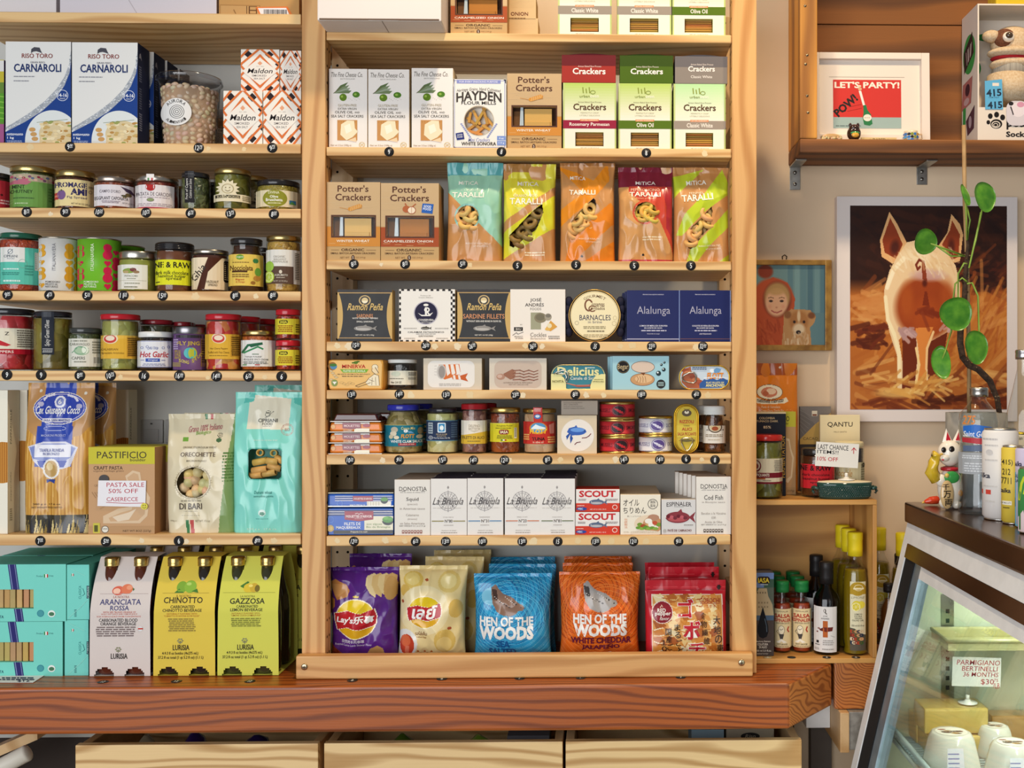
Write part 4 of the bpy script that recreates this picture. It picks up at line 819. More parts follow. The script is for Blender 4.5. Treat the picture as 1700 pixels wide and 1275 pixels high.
def alalunga(r,label,t1,line):
    x0,y0,x1,y1=r;W_=x1-x0;H_=y1-y0;X=lambda a:x0+a*W_;Yy=lambda b:y0+b*H_
    ops=[T('PESCADO SALVAJE DE ANZUELO',X(.30),Yy(.073),X(.70),Yy(.095),'d8d6e4',.015),T('Alalunga',X(.19),Yy(.31),X(.82),Yy(.50),'a9a6b8',-.002),T(t1[0],X(.24),Yy(.672),X(.77),Yy(.70),'e8e6ee',.02),T(t1[1],X(.33),Yy(.717),X(.67),Yy(.742),'e8e6ee',.02),D(X(.27),Yy(.76),X(.75),Yy(.80),1,'b9b8cc'),T(t1[2],X(.38),Yy(.83),X(.62),Yy(.855),'d8d6e4',.01),R(x0,Yy(.935),x1,Yy(.95 if line=='b9b9d0' else .942),line),R(x1-W_*.012,y0,x1,y1,'8fa4d8')]
    return carton(ZL,r,'M4',label,ops,('161f58','202b68','26367a'),.028,fin='satin',name='tin_carton',cat='carton')
a1=alalunga((813,127,1167,474),'navy blue fish carton with white base line, left of the two navy cartons',('LOMOS DE MERLUZA EUROPEA','EN ACEITE DE OLIVA','Conservado en su jugo'),'b9b9d0')
alalunga((1169,127,1514,474),'navy blue fish carton with thin copper base line next to the right post',('COGOTES DE MERLUZA EUROPEA','EN ACEITE DE OLIVA','ARTESANO'),'8a5a4a')
behind(a1,2,.030,'navy blue fish carton','navy fish cartons in a row',dx=-.004)
# ================================================================ fifth shelf
def minerva():
    zf=ZK;Y=.006;X0,Y0,X1,Y1=98,680,580,930;xa,xb=P(px(zf,112),637,Y).x,P(px(zf,552),637,Y).x;w=xb-xa;kk=w/(552-96);h=(Y1-Y0)*kk
    mb=MB();c0=315
    def fr(bm):
        for v in bm.verts:
            f=1-.0*(v.co.y);v.co.x*=1.0 if v.co.z>h*.5 else .965
            if v.co.y>.02:v.co.x+=.004;v.co.z=min(v.co.z,h*.985)
    mb.box(-w/2,w/2,0,.045,0,h,'paper','e2a64c',bev=.006,fr=fr,side='d0903a')
    c0=318;q=lambda x,y,d:((x-c0)*kk,-d,(Y1-y)*kk)
    ln='5a4636'
    mb.marks([G([(110,705),(130,690),(520,690),(533,720),(525,915),(115,915),(98,880)],'eec078'),R(208,722,405,752,'eec078'),E(130,735,36,34,'9a6a34'),E(140,738,28,24,'5a8ab0'),E(136,726,30,12,'4a7a3a'),T('MINERVA',208,722,400,752,'b8342a',.05),E(320,706,18,12,'5a7a2a'),E(300,708,14,6,'4a6a24',0,360),E(338,698,16,6,'4a6a24'),G([(192,760),(425,760),(405,788),(215,788)],'7fae3a'),T('FILETES DE CAVALA',218,766,398,783,'f4f0dc',.02),T('EM AZEITE VIRGEM EXTRA BIOLÓGICO',172,794,436,806,'3a2c22',.015),D(205,812,400,824,1,'7a6040'),
        [E(120+14*(i%4),775+17*i,16,6,'e6d2a8')for i in range(6)],[O(120+14*(i%4),775+17*i,16,6,1.5,ln)for i in range(6)],E(148,872,26,28,'8a9a5a'),G([(130,862),(166,862),(148,886)],'f4f0e4'),[O(205+22*i,870+9*(i%3),18,8,1.6,'9a8a62')for i in range(5)],
        E(476,742,26,22,'f0e2c2'),O(476,742,26,22,2.5,ln),G([(455,750),(500,750),(505,790),(485,800),(462,785),(452,770)],'f2d9ae'),L([(455,752),(450,772),(462,786),(480,800)],3,ln),L([(478,745),(505,790)],5,ln),G([(430,830),(470,800),(505,810),(512,895),(425,895),(400,870)],'f3e4c4'),L([(435,828),(470,800),(505,812),(512,893)],3,ln),L([(430,830),(405,862),(320,895)],4,ln),L([(440,870),(340,905),(318,897)],4,ln),L([(455,830),(450,890)],3,ln),L([(480,825),(485,890)],3,ln),L([(430,845),(470,860)],3,ln)],q,'paper',d0=.0003)
    o=mb.build('wrapped_tin',None,((xa+xb)/2,Y,SZ['M5']));tag(o,'orange paper-wrapped mackerel tin with red lettering, leftmost beside the left post','tin')
minerva()
jar(ZK,(585,684,815,925),'M5','small dark pate jar with white lid and cream label',('dfe0dc',30,224),('241c1c','2e2424','1a1414',90),(775,885,'e8e2cc',586,814),[R(732,775,735,885,'cfc8b0'),D(742,785,805,815,4,'5a5448'),D(742,825,805,845,3,'8a8474'),E(650,800,35,18,'cdd3bd'),D(600,832,715,842,1,'6a6458'),T('Net 2.8 OZ',615,858,692,874,'3a3430',.015)],sh=740,lidmat='satin',group=None)
def seacard(r,label,pic,c,side):
    x0,y0,x1,y1=r
    return carton(ZK,r,'M5',label,pic,c,.05,name='tin_carton',cat='carton',Y=.008)
def rr_(x0,y0,x1,y1,q,c):return[R(x0+q,y0,x1-q,y1,c),R(x0,y0+q,x1,y1-q,c),[E(a,b,q,q,c)for a in(x0+q,x1-q)for b in(y0+q,y1-q)]]
seacard((863,682,1322,932),'tan carton with a striped orange ribbon peel picture in white oval panel',[rr_(898,702,1265,912,48,'ece5dc'),G([(985,733),(1145,728),(1155,790),(1130,800),(1080,835),(1030,850),(990,820)],'d9743a'),E(1005,788,36,58,'c9c2ba'),E(1008,790,26,48,'9a928c'),[G([(1035+40*i,732),(1058+40*i,730),(1075+40*i,800),(1050+38*i,822)],'efe6dc')for i in range(3)],G([(1075,810),(1150,812),(1165,850),(1095,848)],'d9743a'),[G([(1095+40*i,815),(1112+40*i,815),(1118+40*i,850),(1100+40*i,848)],'efe6dc')for i in range(2)],G([(1150,820),(1212,800),(1195,835),(1215,865),(1160,850)],'c9602f'),[L([(950,745+22*i),(968,742+24*i)],2,'a8a098')for i in range(4)],D(985,878,1170,902,2,'bdb5ac')],('d6c8b2','c9b99f','c4b294'),0)
seacard((1380,682,1830,932),'tan carton with a brown octopus arm fork picture on pinkish oval panel',[rr_(1420,702,1790,915,55,'c9b5a4'),E(1470,828,34,24,'b48a74'),E(1462,824,20,14,'cfae9c'),G([(1490,805),(1560,768),(1590,780),(1580,840),(1545,850),(1500,822)],'9a6a54'),[[L([(1565,780+24*i),(1620,776+24*i),(1650,788+23*i),(1690,776+24*i),(1730,790+22*i),(1762,778+23*i)],7,'8a5a48'),L([(1575,786+24*i),(1620,783+24*i),(1650,795+23*i),(1690,783+24*i),(1730,795+22*i)],3,'cfa694')]for i in range(4)],T('OCTOPUS IN OLIVE OIL WITH GARLIC',1490,870,1720,880,'7a6458',.01),T('NET WT 120G (4.2 OZ)',1535,886,1685,896,'7a6458',.01)],('d8ccba','c9b99f','b5a48c'),0)
def delicius():
    zf=ZL;Y=.01;x0,y0,x1,y1=303,625,668,797;xa,xb=P(px(zf,x0),637,Y).x,P(px(zf,x1),637,Y).x;w=xb-xa;kk=w/(x1-x0);cx=(x0+x1)/2;h=(y1-y0)*kk
    q=lambda x,y,d:((x-cx)*kk,-d,(y1-y)*kk)
    n=40;rad=.062*.98;mb=MB()
    def outline(hh,ww,r0):
        pts=[]
        for(ox,oz,a0)in((ww/2-r0,r0,-90),(ww/2-r0,hh-r0,0),(-ww/2+r0,hh-r0,90),(-ww/2+r0,r0,180)):
            for i in range(9):a=math.radians(a0+i*11.25);pts.append((ox+r0*math.cos(a),oz+r0*math.sin(a)))
        return pts
    ol=outline(h,w,h*.42);N=len(ol)
    mb.add([(x,0,z)for x,z in ol]+[(x,.024,z)for x,z in ol],[tuple(range(N)),tuple(reversed(range(N,2*N)))]+[(i,N+i,N+(i+1)%N,(i+1)%N)for i in range(N)],'satin','2f7f8c')
    mb.tube([(x*.97,-.0008,h/2+(z-h/2)*.95)for x,z in ol],.0011,'metal','b9a46a',closed=True)
    mb.marks([T('Delicius',345,642,625,702,'e3dc9a',.05),T('Canale di Sicilia',432,707,620,728,'e8e4d4',.01),D(530,642,600,652,1,'cfe0dc'),G([(370,740),(480,765),(560,760),(600,745),(570,775),(480,778)],'9a4a3a'),L([(400,750),(470,765),(560,765)],5,'c9806a')],q,'satin',d0=.0012)
    o=mb.build('fish_tin',None,(xa+w/2,Y,SZ['M5']));tag(o,'teal anchovy tin standing in a pale yellow paper sleeve','tin')
    mb=MB()
    ys='  '
    for pts,tx in(([(303,797),(303,690),(330,688),(365,695),(390,715),(404,750),(404,797)],0),([(668,797),(668,690),(640,690),(600,705),(578,735),(567,770),(567,797)],1)):
        tri=[G(pts,'e8e0a0')];mb.marks(tri,lambda x,y,d:((x-cx)*kk,-.0024-d,(y1-y)*kk),'paper')
        mb.marks(tri,lambda x,y,d:((x-cx)*kk,-.0019+d,(y1-y)*kk),'paper')
    mb.marks([T('NOVITÀ',312,727,388,748,'5a5a3a',.015),T('100% RICICLABILE',582,735,658,746,'6a6a4a'),D(590,722,655,732,1,'9a9a6a')],lambda x,y,d:((x-cx)*kk,-.0026-d,(y1-y)*kk),'paper',d0=.001)
    mb.box(-w/2,w/2,-.0022,.026,-.0001,.0012,'paper','e8e0a0',bev=0)
    mb.build('paper_sleeve',o)
    mb=MB();mb.tube([((x-cx)*kk,-.003,(y1-y)*kk)for x,y in[(322,690),(345,675),(385,665),(418,680),(424,715),(410,740),(398,735),(408,710),(400,690),(370,685),(340,690)]],.0014,'metal','c9c6bd');mb.build('pull_ring',o)
delicius()
bg=carton(ZL,(715,569,1096,797),'M5','pale blue clam carton with black round badge',[E(787,643,43,43,'221f1f'),T('Begar',750,622,822,668,'c9b48a',.005),O(787,643,39,39,2,'8a7a5a'),E(920,643,79,40,'d9c3b0'),O(920,643,79,40,3,'6a4636'),E(917,727,82,42,'c99a6c'),O(917,727,82,42,3,'7a4a2c'),E(925,722,58,28,'e0b98c'),[L([(880+18*i,705),(890+16*i,722),(880+20*i,745)],3,'8a5a34')for i in range(4)],G([(905,683),(935,683),(925,700)],'7a4a2c'),[[E(a,b,c,c,'26363a'),E(a-c*.3,b-c*.3,c*.35,c*.35,'e8f2f2')]for a,b,c in((1025,685,17),(1060,660,13),(1044,627,9),(1064,612,8))],E(1041,757,30,30,'2c2e2e'),D(1020,742,1062,772,3,'a9c4c4')],('a4cdd6','b9dbe2','8fbac6'),.02,name='tin_carton',cat='carton',Y=.008)
behind(bg,2,.022,'pale blue clam carton','pale blue clam cartons',dx=-.0045)
def flott_tin():
    zf=ZL;Y=.012;x0,y0,x1,y1=1163,636,1503,799;xa,xb=P(px(zf,x0),637,Y).x,P(px(zf,x1),637,Y).x;w=xb-xa;kk=w/(x1-x0);cx=(x0+x1)/2;h=(y1-y0)*kk;r0=h*.47;ol=[]
    for(ox,oz,a0)in((w/2-r0,r0,-90),(w/2-r0,h-r0,0),(-w/2+r0,h-r0,90),(-w/2+r0,r0,180)):
        for i in range(9):a=math.radians(a0+i*11.25);ol.append((ox+r0*math.cos(a),oz+r0*math.sin(a)))
    N=len(ol);mb=MB();mb.add([(x,0,z)for x,z in ol]+[(x,.022,z)for x,z in ol],[tuple(range(N)),tuple(reversed(range(N,2*N)))]+[(i,N+i,N+(i+1)%N,(i+1)%N)for i in range(N)],'satin','c9d6e0')
    mb.tube([(x*.985,-.0006,h/2+(z-h/2)*.97)for x,z in ol],.0014,'metal','c9a23c',closed=True)
    q=lambda x,y,d:((x-cx)*kk,-d,(y1-y)*kk)
    sea=[(1330,730)]+[(1330+10*i,727+8*math.sin(i*.9))for i in range(17)]+[(1490,760),(1450,785),(1300,788),(1300,760)]
    mb.marks([G([(1180,700),(1200,660),(1240,645),(1250,700),(1330,760),(1310,790),(1220,788),(1180,750)],'b0603c'),[E(1205+18*i,670+15*i,26,13,['9a4a30','c47a50','a85438'][i%3])for i in range(7)],G(sea,'2f5a9a'),T('FLAT FILLETS OF',1345,746,1465,758,'f0e48a',.03),T('ANCHOVIES',1342,761,1468,780,'f4e88a',.04),T('FLOTT',1350,685,1462,728,'e08a2c',.07,.1),E(1385,672,16,14,'e8eef2'),G([(1395,668),(1415,652),(1445,662),(1430,685),(1400,688)],'6a9ac8'),L([(1330,722),(1400,714),(1490,722)],4,'f4f6f8'),D(1246,645,1350,668,2,'5a6a86')],q,'satin',d0=.0006)
    o=mb.build('fish_tin',None,(xa+w/2,Y,SZ['M5']+.0006));tag(o,'oval anchovy tin with gold rim standing on edge, rightmost on its shelf','tin')
    mb=MB();mb.tube([((x-cx)*kk,-.0028,(y1-y)*kk)for x,y in[(1182,722),(1195,700),(1230,686),(1262,684),(1276,705),(1274,742),(1258,754),(1225,750),(1190,738)]],.0016,'metal','b9b4aa',closed=True);mb.build('pull_ring',o)
flott_tin()
# ================================================================ sixth shelf
def orange_tins():
    zf=ZM;Y=.008;x0,x1=114,541;xa,xb=P(px(zf,x0),637,Y).x,P(px(zf,x1),637,Y).x;w=xb-xa;kk=w/(x1-x0);h=84*kk;z=SZ['M6'];cx=(x0+x1)/2
    def make(label,y1):
        mb=MB();mb.box(-w*.485,w*.485,.004,.055,.002,h-.001,'film','e27c1c',bev=.004,taper=(.95,.95));mb.box(-w/2,w/2,0,.06,0,.002,'metal','c9c2b8',bev=.0008)
        q=lambda x,y,d:((x-cx)*kk*.985,.0030+(y1-y)*kk*.085-d,(y1-y)*kk)
        yy=y1-84
        mb.marks([R(160,yy+5,440,yy+17,'f1ebe2'),[R(160,yy+7+6*i,440,yy+9+6*i,'2a2422')for i in range(2)],G([(222,yy+6),(368,yy+6),(372,yy+50),(300,yy+58),(226,yy+50)],'7f2236'),T('MOUETTES',236,yy+22,360,yy+40,'e6c8c4',.02),G([(318,yy+60),(335,yy+52),(440,yy+52),(440,yy+80),(318,yy+80)],'e3dcc2'),E(415,yy+28,30,14,'9a2c3c'),T('GOURMET',232,yy+60,306,yy+74,'e8d8c0',.01),E(150,yy+38,18,16,'d9a04a')],q,'film',d0=.0004,keep=(110,yy,525,yy+84))
        o=mb.build('food_tray',None,(xa+w/2,Y,z));tag(o,label,'tin','stacked orange tins');return o
    a=make('orange fish tin, lowest of its stack of three',497);b=make('orange fish tin, middle of its stack of three',497)
    b.location.z=z+h+.0004;c=dup(b,(0,0,h+.0004),'orange fish tin, topmost of its stack of three')
    mb=MB();mb.box(-w*.43,w*.43,.006,.055,0,.0145,'glaze','4d1c10',bev=.003,taper=(.86,.9));mb.box(-w*.47,w*.47,.003,.058,-.0012,.0005,'metal','c9c2ba',bev=.0006);mb.build('domed_lid',c,(0,0,h+.0012))
    for nm,o in(('lowest',a),('middle',b),('topmost',c)):dup(o,(.014,.064,0),f'orange fish tin behind the front stack, {nm} of its stack')
orange_tins()
GOLD='c9aa62'
RND=[(.80,0),(.95,.02),(1,.07),(1,.45),(.97,.60),(.84,.74),(.72,.80),(.715,.88)]
o=jar(ZM,(553,105,862,488),'M6','round clam sauce jar with bright blue lid and teal label',('2a2fa0',46,250),('b9a578','9a8a58','7f7040',60),(263,430,'1f7488'),[R(553,263,862,266,'c9c06a'),T('Cuoco Mio',690,278,795,300,'e8d98a',.01,.2),E(725,310,16,13,'e8eef0'),G([(735,312),(765,312),(790,330),(750,326)],'6a9fd0'),T('FLOTT',688,335,792,366,'e59a2c',.06,.15),T('WHITE CLAM SAUCE',612,380,852,402,'eef0ea',.03),R(668,404,802,424,'a8343c'),T('Product of Italy',682,408,790,420,'f4e4dc',.01),E(640,300,26,22,'b9b09a'),E(632,330,24,20,'d8cdb4'),E(655,360,20,14,'e3d6b8'),E(615,355,16,16,'c9bd9c'),E(835,310,22,28,'a8946a'),E(828,355,26,16,'d9c9a4')],lidmat='gloss',prof=RND,name='sauce_jar')
behind(o,1,.085,'clam sauce jar with blue lid','blue-lidded clam sauce jars',dx=.012)
o=jar(ZM,(886,138,1143,494),'M6','straight jar of pale fillets with black lid and navy label',('23222a',34,215),('c9c08a','b5b06a','ddd6a8',40),(235,394,'2c3a56'),[R(886,235,1143,239,'5a9ab8'),R(886,390,1143,394,'5a9ab8'),rr_(976,252,1038,328,8,'dce8f0'),rr_(984,260,1030,320,6,'3f8fc0'),E(1007,292,15,20,'f0f4f4'),R(906,252,940,336,'b9c4c8'),D(908,256,938,332,4,'5a6a7a'),T('DE LA LLUM',966,336,1046,346,'c9b48a',.015),T('BONÍTOS',974,349,1040,359,'c9b48a',.01),O(925,368,16,14,2.5,'d8dce0'),L([(911,368),(939,368)],2,'d8dce0'),L([(925,355),(925,381)],2,'d8dce0'),T('Thai Fly Home Fish By',945,365,1070,378,'e0e4e6',.01),D(1078,250,1126,370,7,'5a7088')],sh=190,lidmat='gloss',name='fish_jar')
behind(o,1,.07,'pale fillet jar with black lid','black-lidded fillet jars',dx=.01)
o=jar(ZM,(1160,102,1366,494),'M6','tall slim anchovy jar with red lid and white and gold label',('b5222c',46,205),('8a5a54','a87a6c','6f423e',70),(234,416,'ece3d2'),[G([(1160,352),(1366,320),(1366,360),(1160,390)],'ece3d2'),G([(1160,350),(1366,318),(1366,416),(1160,416)],'d9b23c'),T('DELFINO',1220,266,1305,286,'9a8a72',.005),T('BATTISTA',1220,290,1305,308,'9a8a72',.005),G([(1225,312),(1300,312),(1262,326)],'cfc4ae'),T('FILETTI DI ALICI',1172,356,1338,378,'4a4034',.015),D(1205,390,1310,400,1,'7a6a3a')],sh=190,ridges=9,lidmat='gloss',name='fish_jar')
behind(o,1,.06,'anchovy jar with red lid','red-lidded anchovy jars',dx=.012)
jar(ZM,(1382,133,1628,492),'M6','red-brown chilli relish jar with gold lid and yellow label',(GOLD,38,240),('8a3a1c','a8551f','5f2412',90),(254,400,'d9cc2e',1390,1610),[R(1390,254,1610,258,'e8de6a'),T('Acciughette Piccanti',1438,268,1560,284,'4a4a1c',.01,.1),D(1430,288,1560,298,1,'5a5a24'),rr_(1458,304,1532,342,16,'8a2c26'),T('IASA',1468,311,1526,334,'f4ecc8',.05),D(1440,346,1560,376,3,'7a7424'),R(1472,380,1486,390,'3a7a3a'),R(1487,380,1500,390,'eeeeea'),R(1501,380,1514,390,'b5322c'),R(1572,290,1592,372,'f0eccc'),[R(1575,294+9*i,1589,298+9*i,'2a2a1c')for i in range(8)]],name='relish_jar')
jar(ZN,(36,125,268,440),'M6','tuna jar with gold lid, red seal strip and red label',(GOLD,30,236),('cba684','b98d66','dcbf9c',28),(216,372,'c4352c'),[E(143,262,62,42,'d98a34'),E(143,258,52,34,'5a9ac8'),G([(95,262),(125,235),(150,246),(192,258),(192,268),(95,268)],'e8f0f2'),T('FLOTT',84,268,204,300,'f2c63a',.07,.1),T('TUNA',100,325,190,348,'1f1a1a',.06),T('in olive oil',106,352,178,366,'f0dcc0',.01),D(42,300,84,346,3,'e8b86a'),D(206,318,258,366,3,'e8b86a'),G([(215,240),(250,225),(250,300),(222,300)],'d98a7a')],lidops=[R(108,118,170,160,'cf3a3a'),D(114,122,164,146,3,'f0c8c0')],name='tuna_jar')
mb=MB();oo=bpy.data.objects['tuna_jar']
kk_=K(px(ZN,152),.04)/4.25;Rr_=116*kk_*.99
mb.marks([R(110,152,172,222,'c9382f'),E(138,180,24,17,'3f7ab8'),E(138,178,15,10,'e8eef0')],cyl(152,440,kk_,Rr_),'paper',strip=20,d0=.0006);mb.build('seal_strip',oo)
sc_=carton(ZN,(277,172,556,444),'M6','kraft carton with blue fish in a white circle',[E(420,313,117,115,'ece4da',n=40),O(420,313,117,115,2,'d9cebf'),E(415,285,66,28,'3a6ab8',n=24),G([(345,290),(360,262),(400,252),(410,240),(420,258),(470,270),(484,290),(440,308),(380,315)],'3a62b4'),E(420,275,50,15,'6a9ade'),G([(372,300),(345,345),(342,330),(338,320),(358,300)],'2f54a0'),G([(372,300),(388,335),(370,372),(366,330)],'2f54a0'),E(468,282,4,4,'1c2238'),L([(452,332),(480,330),(500,318),(514,302)],6,'7a3a40'),L([(400,378),(415,364),(440,360)],6,'7a3a40')],('d8c6a8','c9b48f','bfa884'),.05,name='tin_carton',cat='carton')
carton(ZN,(305,66,562,168),SZ['M6']+max(v.co.z for v in sc_.data.vertices)+.0006,'grey-brown printed carton lying on the blue fish carton',[[T(s,322,76+13.5*i,322+l,85+13.5*i,'6a6056',.015)for i,(s,l)in enumerate((('PATÉ DE ATÚN BLANCO',130),('SPICY TUNA PASTE',100),('PATÉ DE THON PIQUANT',135),('PATÉ DI TONNO PICCANTE',146)))]],('a89c8e','968a7c','8a7e70'),.045,Y=.02,name='tin_carton',cat='carton')
def redcan(y0,y1,label,cxo,z,c='bf2f36',em='2e2226',w=(572,828),tx=('MUSSELS','SMOKED'),band='metal',tc='4a1a20'):
    m=(y0+y1)/2
    return can(ZN,(w[0],y0,w[1],y1),'M6',label,c,[R(w[0],y0+18,w[1],y0+20,em if c!='bf2f36' else '8a1c24'),R(w[0],y1-20,w[1],y1-18,em if c!='bf2f36' else '8a1c24'),E(cxo,m,49,40,em),O(cxo,m,45,36,3,c if c=='bf2f36' else 'e8e6ee'),[G([(cxo-36+16*i,m-18+10*i),(cxo-4+16*i,m-10+8*i),(cxo+2+14*i,m+6+8*i),(cxo-28+14*i,m-4+10*i)],c if c=='bf2f36' else 'd4d2e4')for i in range(3)],T(tx[0],cxo-140,m-14,cxo-60,m+12,tc,.005),T(tx[1],cxo+62,m-14,cxo+140,m+12,tc,.005)],GOLD,rimh=16,z=z,name='seafood_can',group='stacked seafood cans')
z6=SZ['M6'];hc=(440-322)*K(1025,.05)/4.25
redcan(322,440,'red seafood can with gold rims, lowest of its stack of three',727,z6)
redcan(322,440,'red seafood can with gold rims, middle of its stack of three',702,z6+hc+.0005)
redcan(322,440,'red seafood can with gold rims, topmost of its stack of three',712,z6+2*hc+.001)
hc2=(440-312)*K(1090,.05)/4.25
redcan(312,440,'silver seafood can with violet emblem, lower of two',990,z6,'d9d8dc','5a4a8a',(850,1092),('MUSSELS','OCTOPUS'),tc='6a5f8a')
redcan(312,440,'silver seafood can with violet emblem, upper of two',980,z6+hc2+.0005,'d9d8dc','5a4a8a',(850,1092),('MUSSELS','OCTOPUS'),tc='6a5f8a')
def rizzoli():
    zf=ZN;Y=.014;x0,y0,x1,y1=1102,95,1275,441;xa,xb=P(px(zf,x0),637,Y).x,P(px(zf,x1),637,Y).x;w=xb-xa;kk=w/(x1-x0);cx=(x0+x1)/2;h=(y1-y0)*kk;r0=w*.47;ol=[]
    for(ox,oz,a0)in((w/2-r0,r0,-90),(w/2-r0,h-r0,0),(-w/2+r0,h-r0,90),(-w/2+r0,r0,180)):
        for i in range(9):a=math.radians(a0+i*11.25);ol.append((ox+r0*math.cos(a),oz+r0*math.sin(a)))
    N=len(ol);mb=MB();mb.add([(x,0,z)for x,z in ol]+[(x,.022,z)for x,z in ol],[tuple(range(N)),tuple(reversed(range(N,2*N)))]+[(i,N+i,N+(i+1)%N,(i+1)%N)for i in range(N)],'satin','cdb23a')
    for f in(.97,.86):mb.tube([(x*f,-.0006,h/2+(z-h/2)*(1-(1-f)*.55))for x,z in ol],.0013,'metal','c9a030',closed=True)
    mb.marks([R(1116,245,1262,330,'d4bc46'),E(1190,158,34,24,'5a4a34'),E(1190,152,16,12,'e8dcc0'),[L([(1190,150),(1170+10*i,128)],3,'5a4a34')for i in range(5)],T('RIZZOLI',1140,207,1240,230,'b03a26',.04),T('TONNO',1166,242,1212,252,'5a4420',.01),T('ALICI',1155,260,1226,282,'b03a26',.05),T('SALSA PICCANTE',1126,294,1256,316,'b03a26',.03),L([(1135,352),(1250,352)],3,'6a5a2a'),fish(1195,352,110,18,'7a6a3a')],lambda x,y,d:((x-cx)*kk,-d,(y1-y)*kk),'satin',d0=.0004)
    o=mb.build('fish_tin',None,(xa+w/2,Y,SZ['M6']+.0008));tag(o,'tall gold anchovy tin standing on its rounded end beside the white-lidded jar','tin')
    mb=MB();mb.tube([((x-cx)*kk,-.0026,(y1-y)*kk)for x,y in[(1148,345),(1170,332),(1215,332),(1234,345),(1228,375),(1205,415),(1190,425),(1175,415),(1155,375)]],.0017,'metal','d9cfae',closed=True);mb.build('pull_ring',o)
rizzoli()
o=jar(ZN,(1302,104,1464,436),'M6','small jar of dark chilli oil with white ridged lid, beside the right post',('d8d8d4',62,158),('5a2c14','7a4420','3a1a0c',80),(242,365,'e3dccf'),[O(1390,252,48,40,8,'5a4632'),E(1390,252,36,30,'c9b48a'),E(1390,262,22,15,'9a4a2c'),T('AL',1330,265,1352,278,'5a4632',.02),T('14',1430,265,1448,278,'5a4632',.02),D(1318,300,1450,322,2,'9a8a72'),D(1340,335,1430,345,1,'b5a68e')],ridges=4,lidmat='satin',name='chilli_jar',prof=[(.86,0),(1,.03),(1,.18),(.88,.24),(.88,.36),(.93,.60),(.84,.74),(.8,.80),(.79,.86)])
behind(o,1,.05,'chilli oil jar with grey-white lid','white-lidded chilli oil jars',dx=-.008)
# ================================================================ seventh shelf
def blue_tins():
    zf=ZO;Y=.008;x0,x1=95,634;xa,xb=P(px(zf,113),637,Y).x,P(px(zf,633),637,Y).x;w=xb-xa;kk=w/531;cx=366.5;z=SZ['M7']
    BL='1c5abc'
    mb=MB();y1=548;h=(548-322)*kk
    mb.box(-w/2,w/2,.002,.03,0,h,'gloss',BL,bev=.009);mb.box(-w*.49,w*.49,.0,.003,.0012,h-.002,'gloss','1854b4',bev=.0012)
    mb.marks([[R(102,345+9*i,622,350+9*i,['2a2420','ded6c0'][i%2])for i in range(5)],R(104,392,395,430,'1c5abc'),R(395,392,626,505,'e3dcc2'),R(104,430,395,506,'1c5abc'),G([(237,352),(467,352),(467,420),(352,434),(237,420)],'9c2c40'),[L([(322,374),(340,368),(352,378),(366,368),(384,374)],4,'f0e0dc')],T('MOUETTES D\'ARVOR',248,384,456,405,'f4e8e4',.03),D(315,410,395,415,1,'e0b8b8'),T('FILETS DE',235,442,366,466,'f2f0ea',.02),T('MAQUEREAUX',170,473,366,498,'f2f0ea',.03),T('aux algues',412,448,536,468,'7f945a',.012),T('Bio de Bretagne',412,472,604,492,'7f945a',.012),E(583,432,45,34,'232a2a',180,360),E(583,420,43,26,'4f8f3a'),E(570,410,22,13,'6fb04c'),E(600,416,20,11,'62a444'),R(150,506,626,535,'2b2724'),T('Préparés à la main',286,512,420,528,'e8e0d0',.01),E(125,490,27,27,'cfae5a'),O(125,490,22,22,3,'8a6a2a'),O(128,420,24,24,3,'5a90d8')],lambda x,y,d:((x-cx)*kk,-d,(y1-y)*kk),'gloss',d0=.0004,keep=(103,330,625,543))
    a=mb.build('fish_tin',None,(xa+w/2,Y,z));tag(a,'blue mackerel tin standing on its side under the lying blue tin','tin')
    mb=MB();h2=120*kk;y1=312
    mb.box(-w/2,w/2,0,.06,0,h2-.003,'gloss',BL,bev=.004);mb.box(-w/2,w/2,-.001,.062,h2-.003,h2,'metal','8a8474',bev=.001);mb.box(-w/2,w/2,-.001,.062,0,.003,'metal','c9c4b9',bev=.001)
    mb.marks([[R(160,222+9*i,620,226+9*i,['efe6d4','2a2420'][i%2])for i in range(5)],G([(303,222),(465,222),(465,262),(384,270),(303,262)],'9c2c40'),T('MOUETTES D\'ARVOR',312,238,456,252,'f4e8e4',.02),R(415,266,608,308,'e8e2d2'),T('MAQUEREAUX',280,290,404,306,'e0e6ee',.01),[R(418+22*i,268,428+22*i,306,'cfc8b4')for i in range(5)],E(555,256,30,30,'232a2a',180,360),E(555,250,30,16,'4f8f3a'),O(200,282,22,22,3,'6a9ae0')],lambda x,y,d:((x-cx)*kk,-d,(y1-y)*kk),'gloss',d0=.0003,keep=(100,205,626,310))
    b=mb.build('fish_tin',None,(xa+w/2,Y,z+h+.0006));tag(b,'blue mackerel tin lying flat on top of the upright blue tin','tin')
    mb=MB();mb.box(-w*.47,w*.47,.034,.08,0,h,'gloss',BL,bev=.004);tag(mb.build('fish_tin',None,(xa+w/2,Y,z)),'blue mackerel tin standing behind the upright blue tin','tin')
blue_tins()
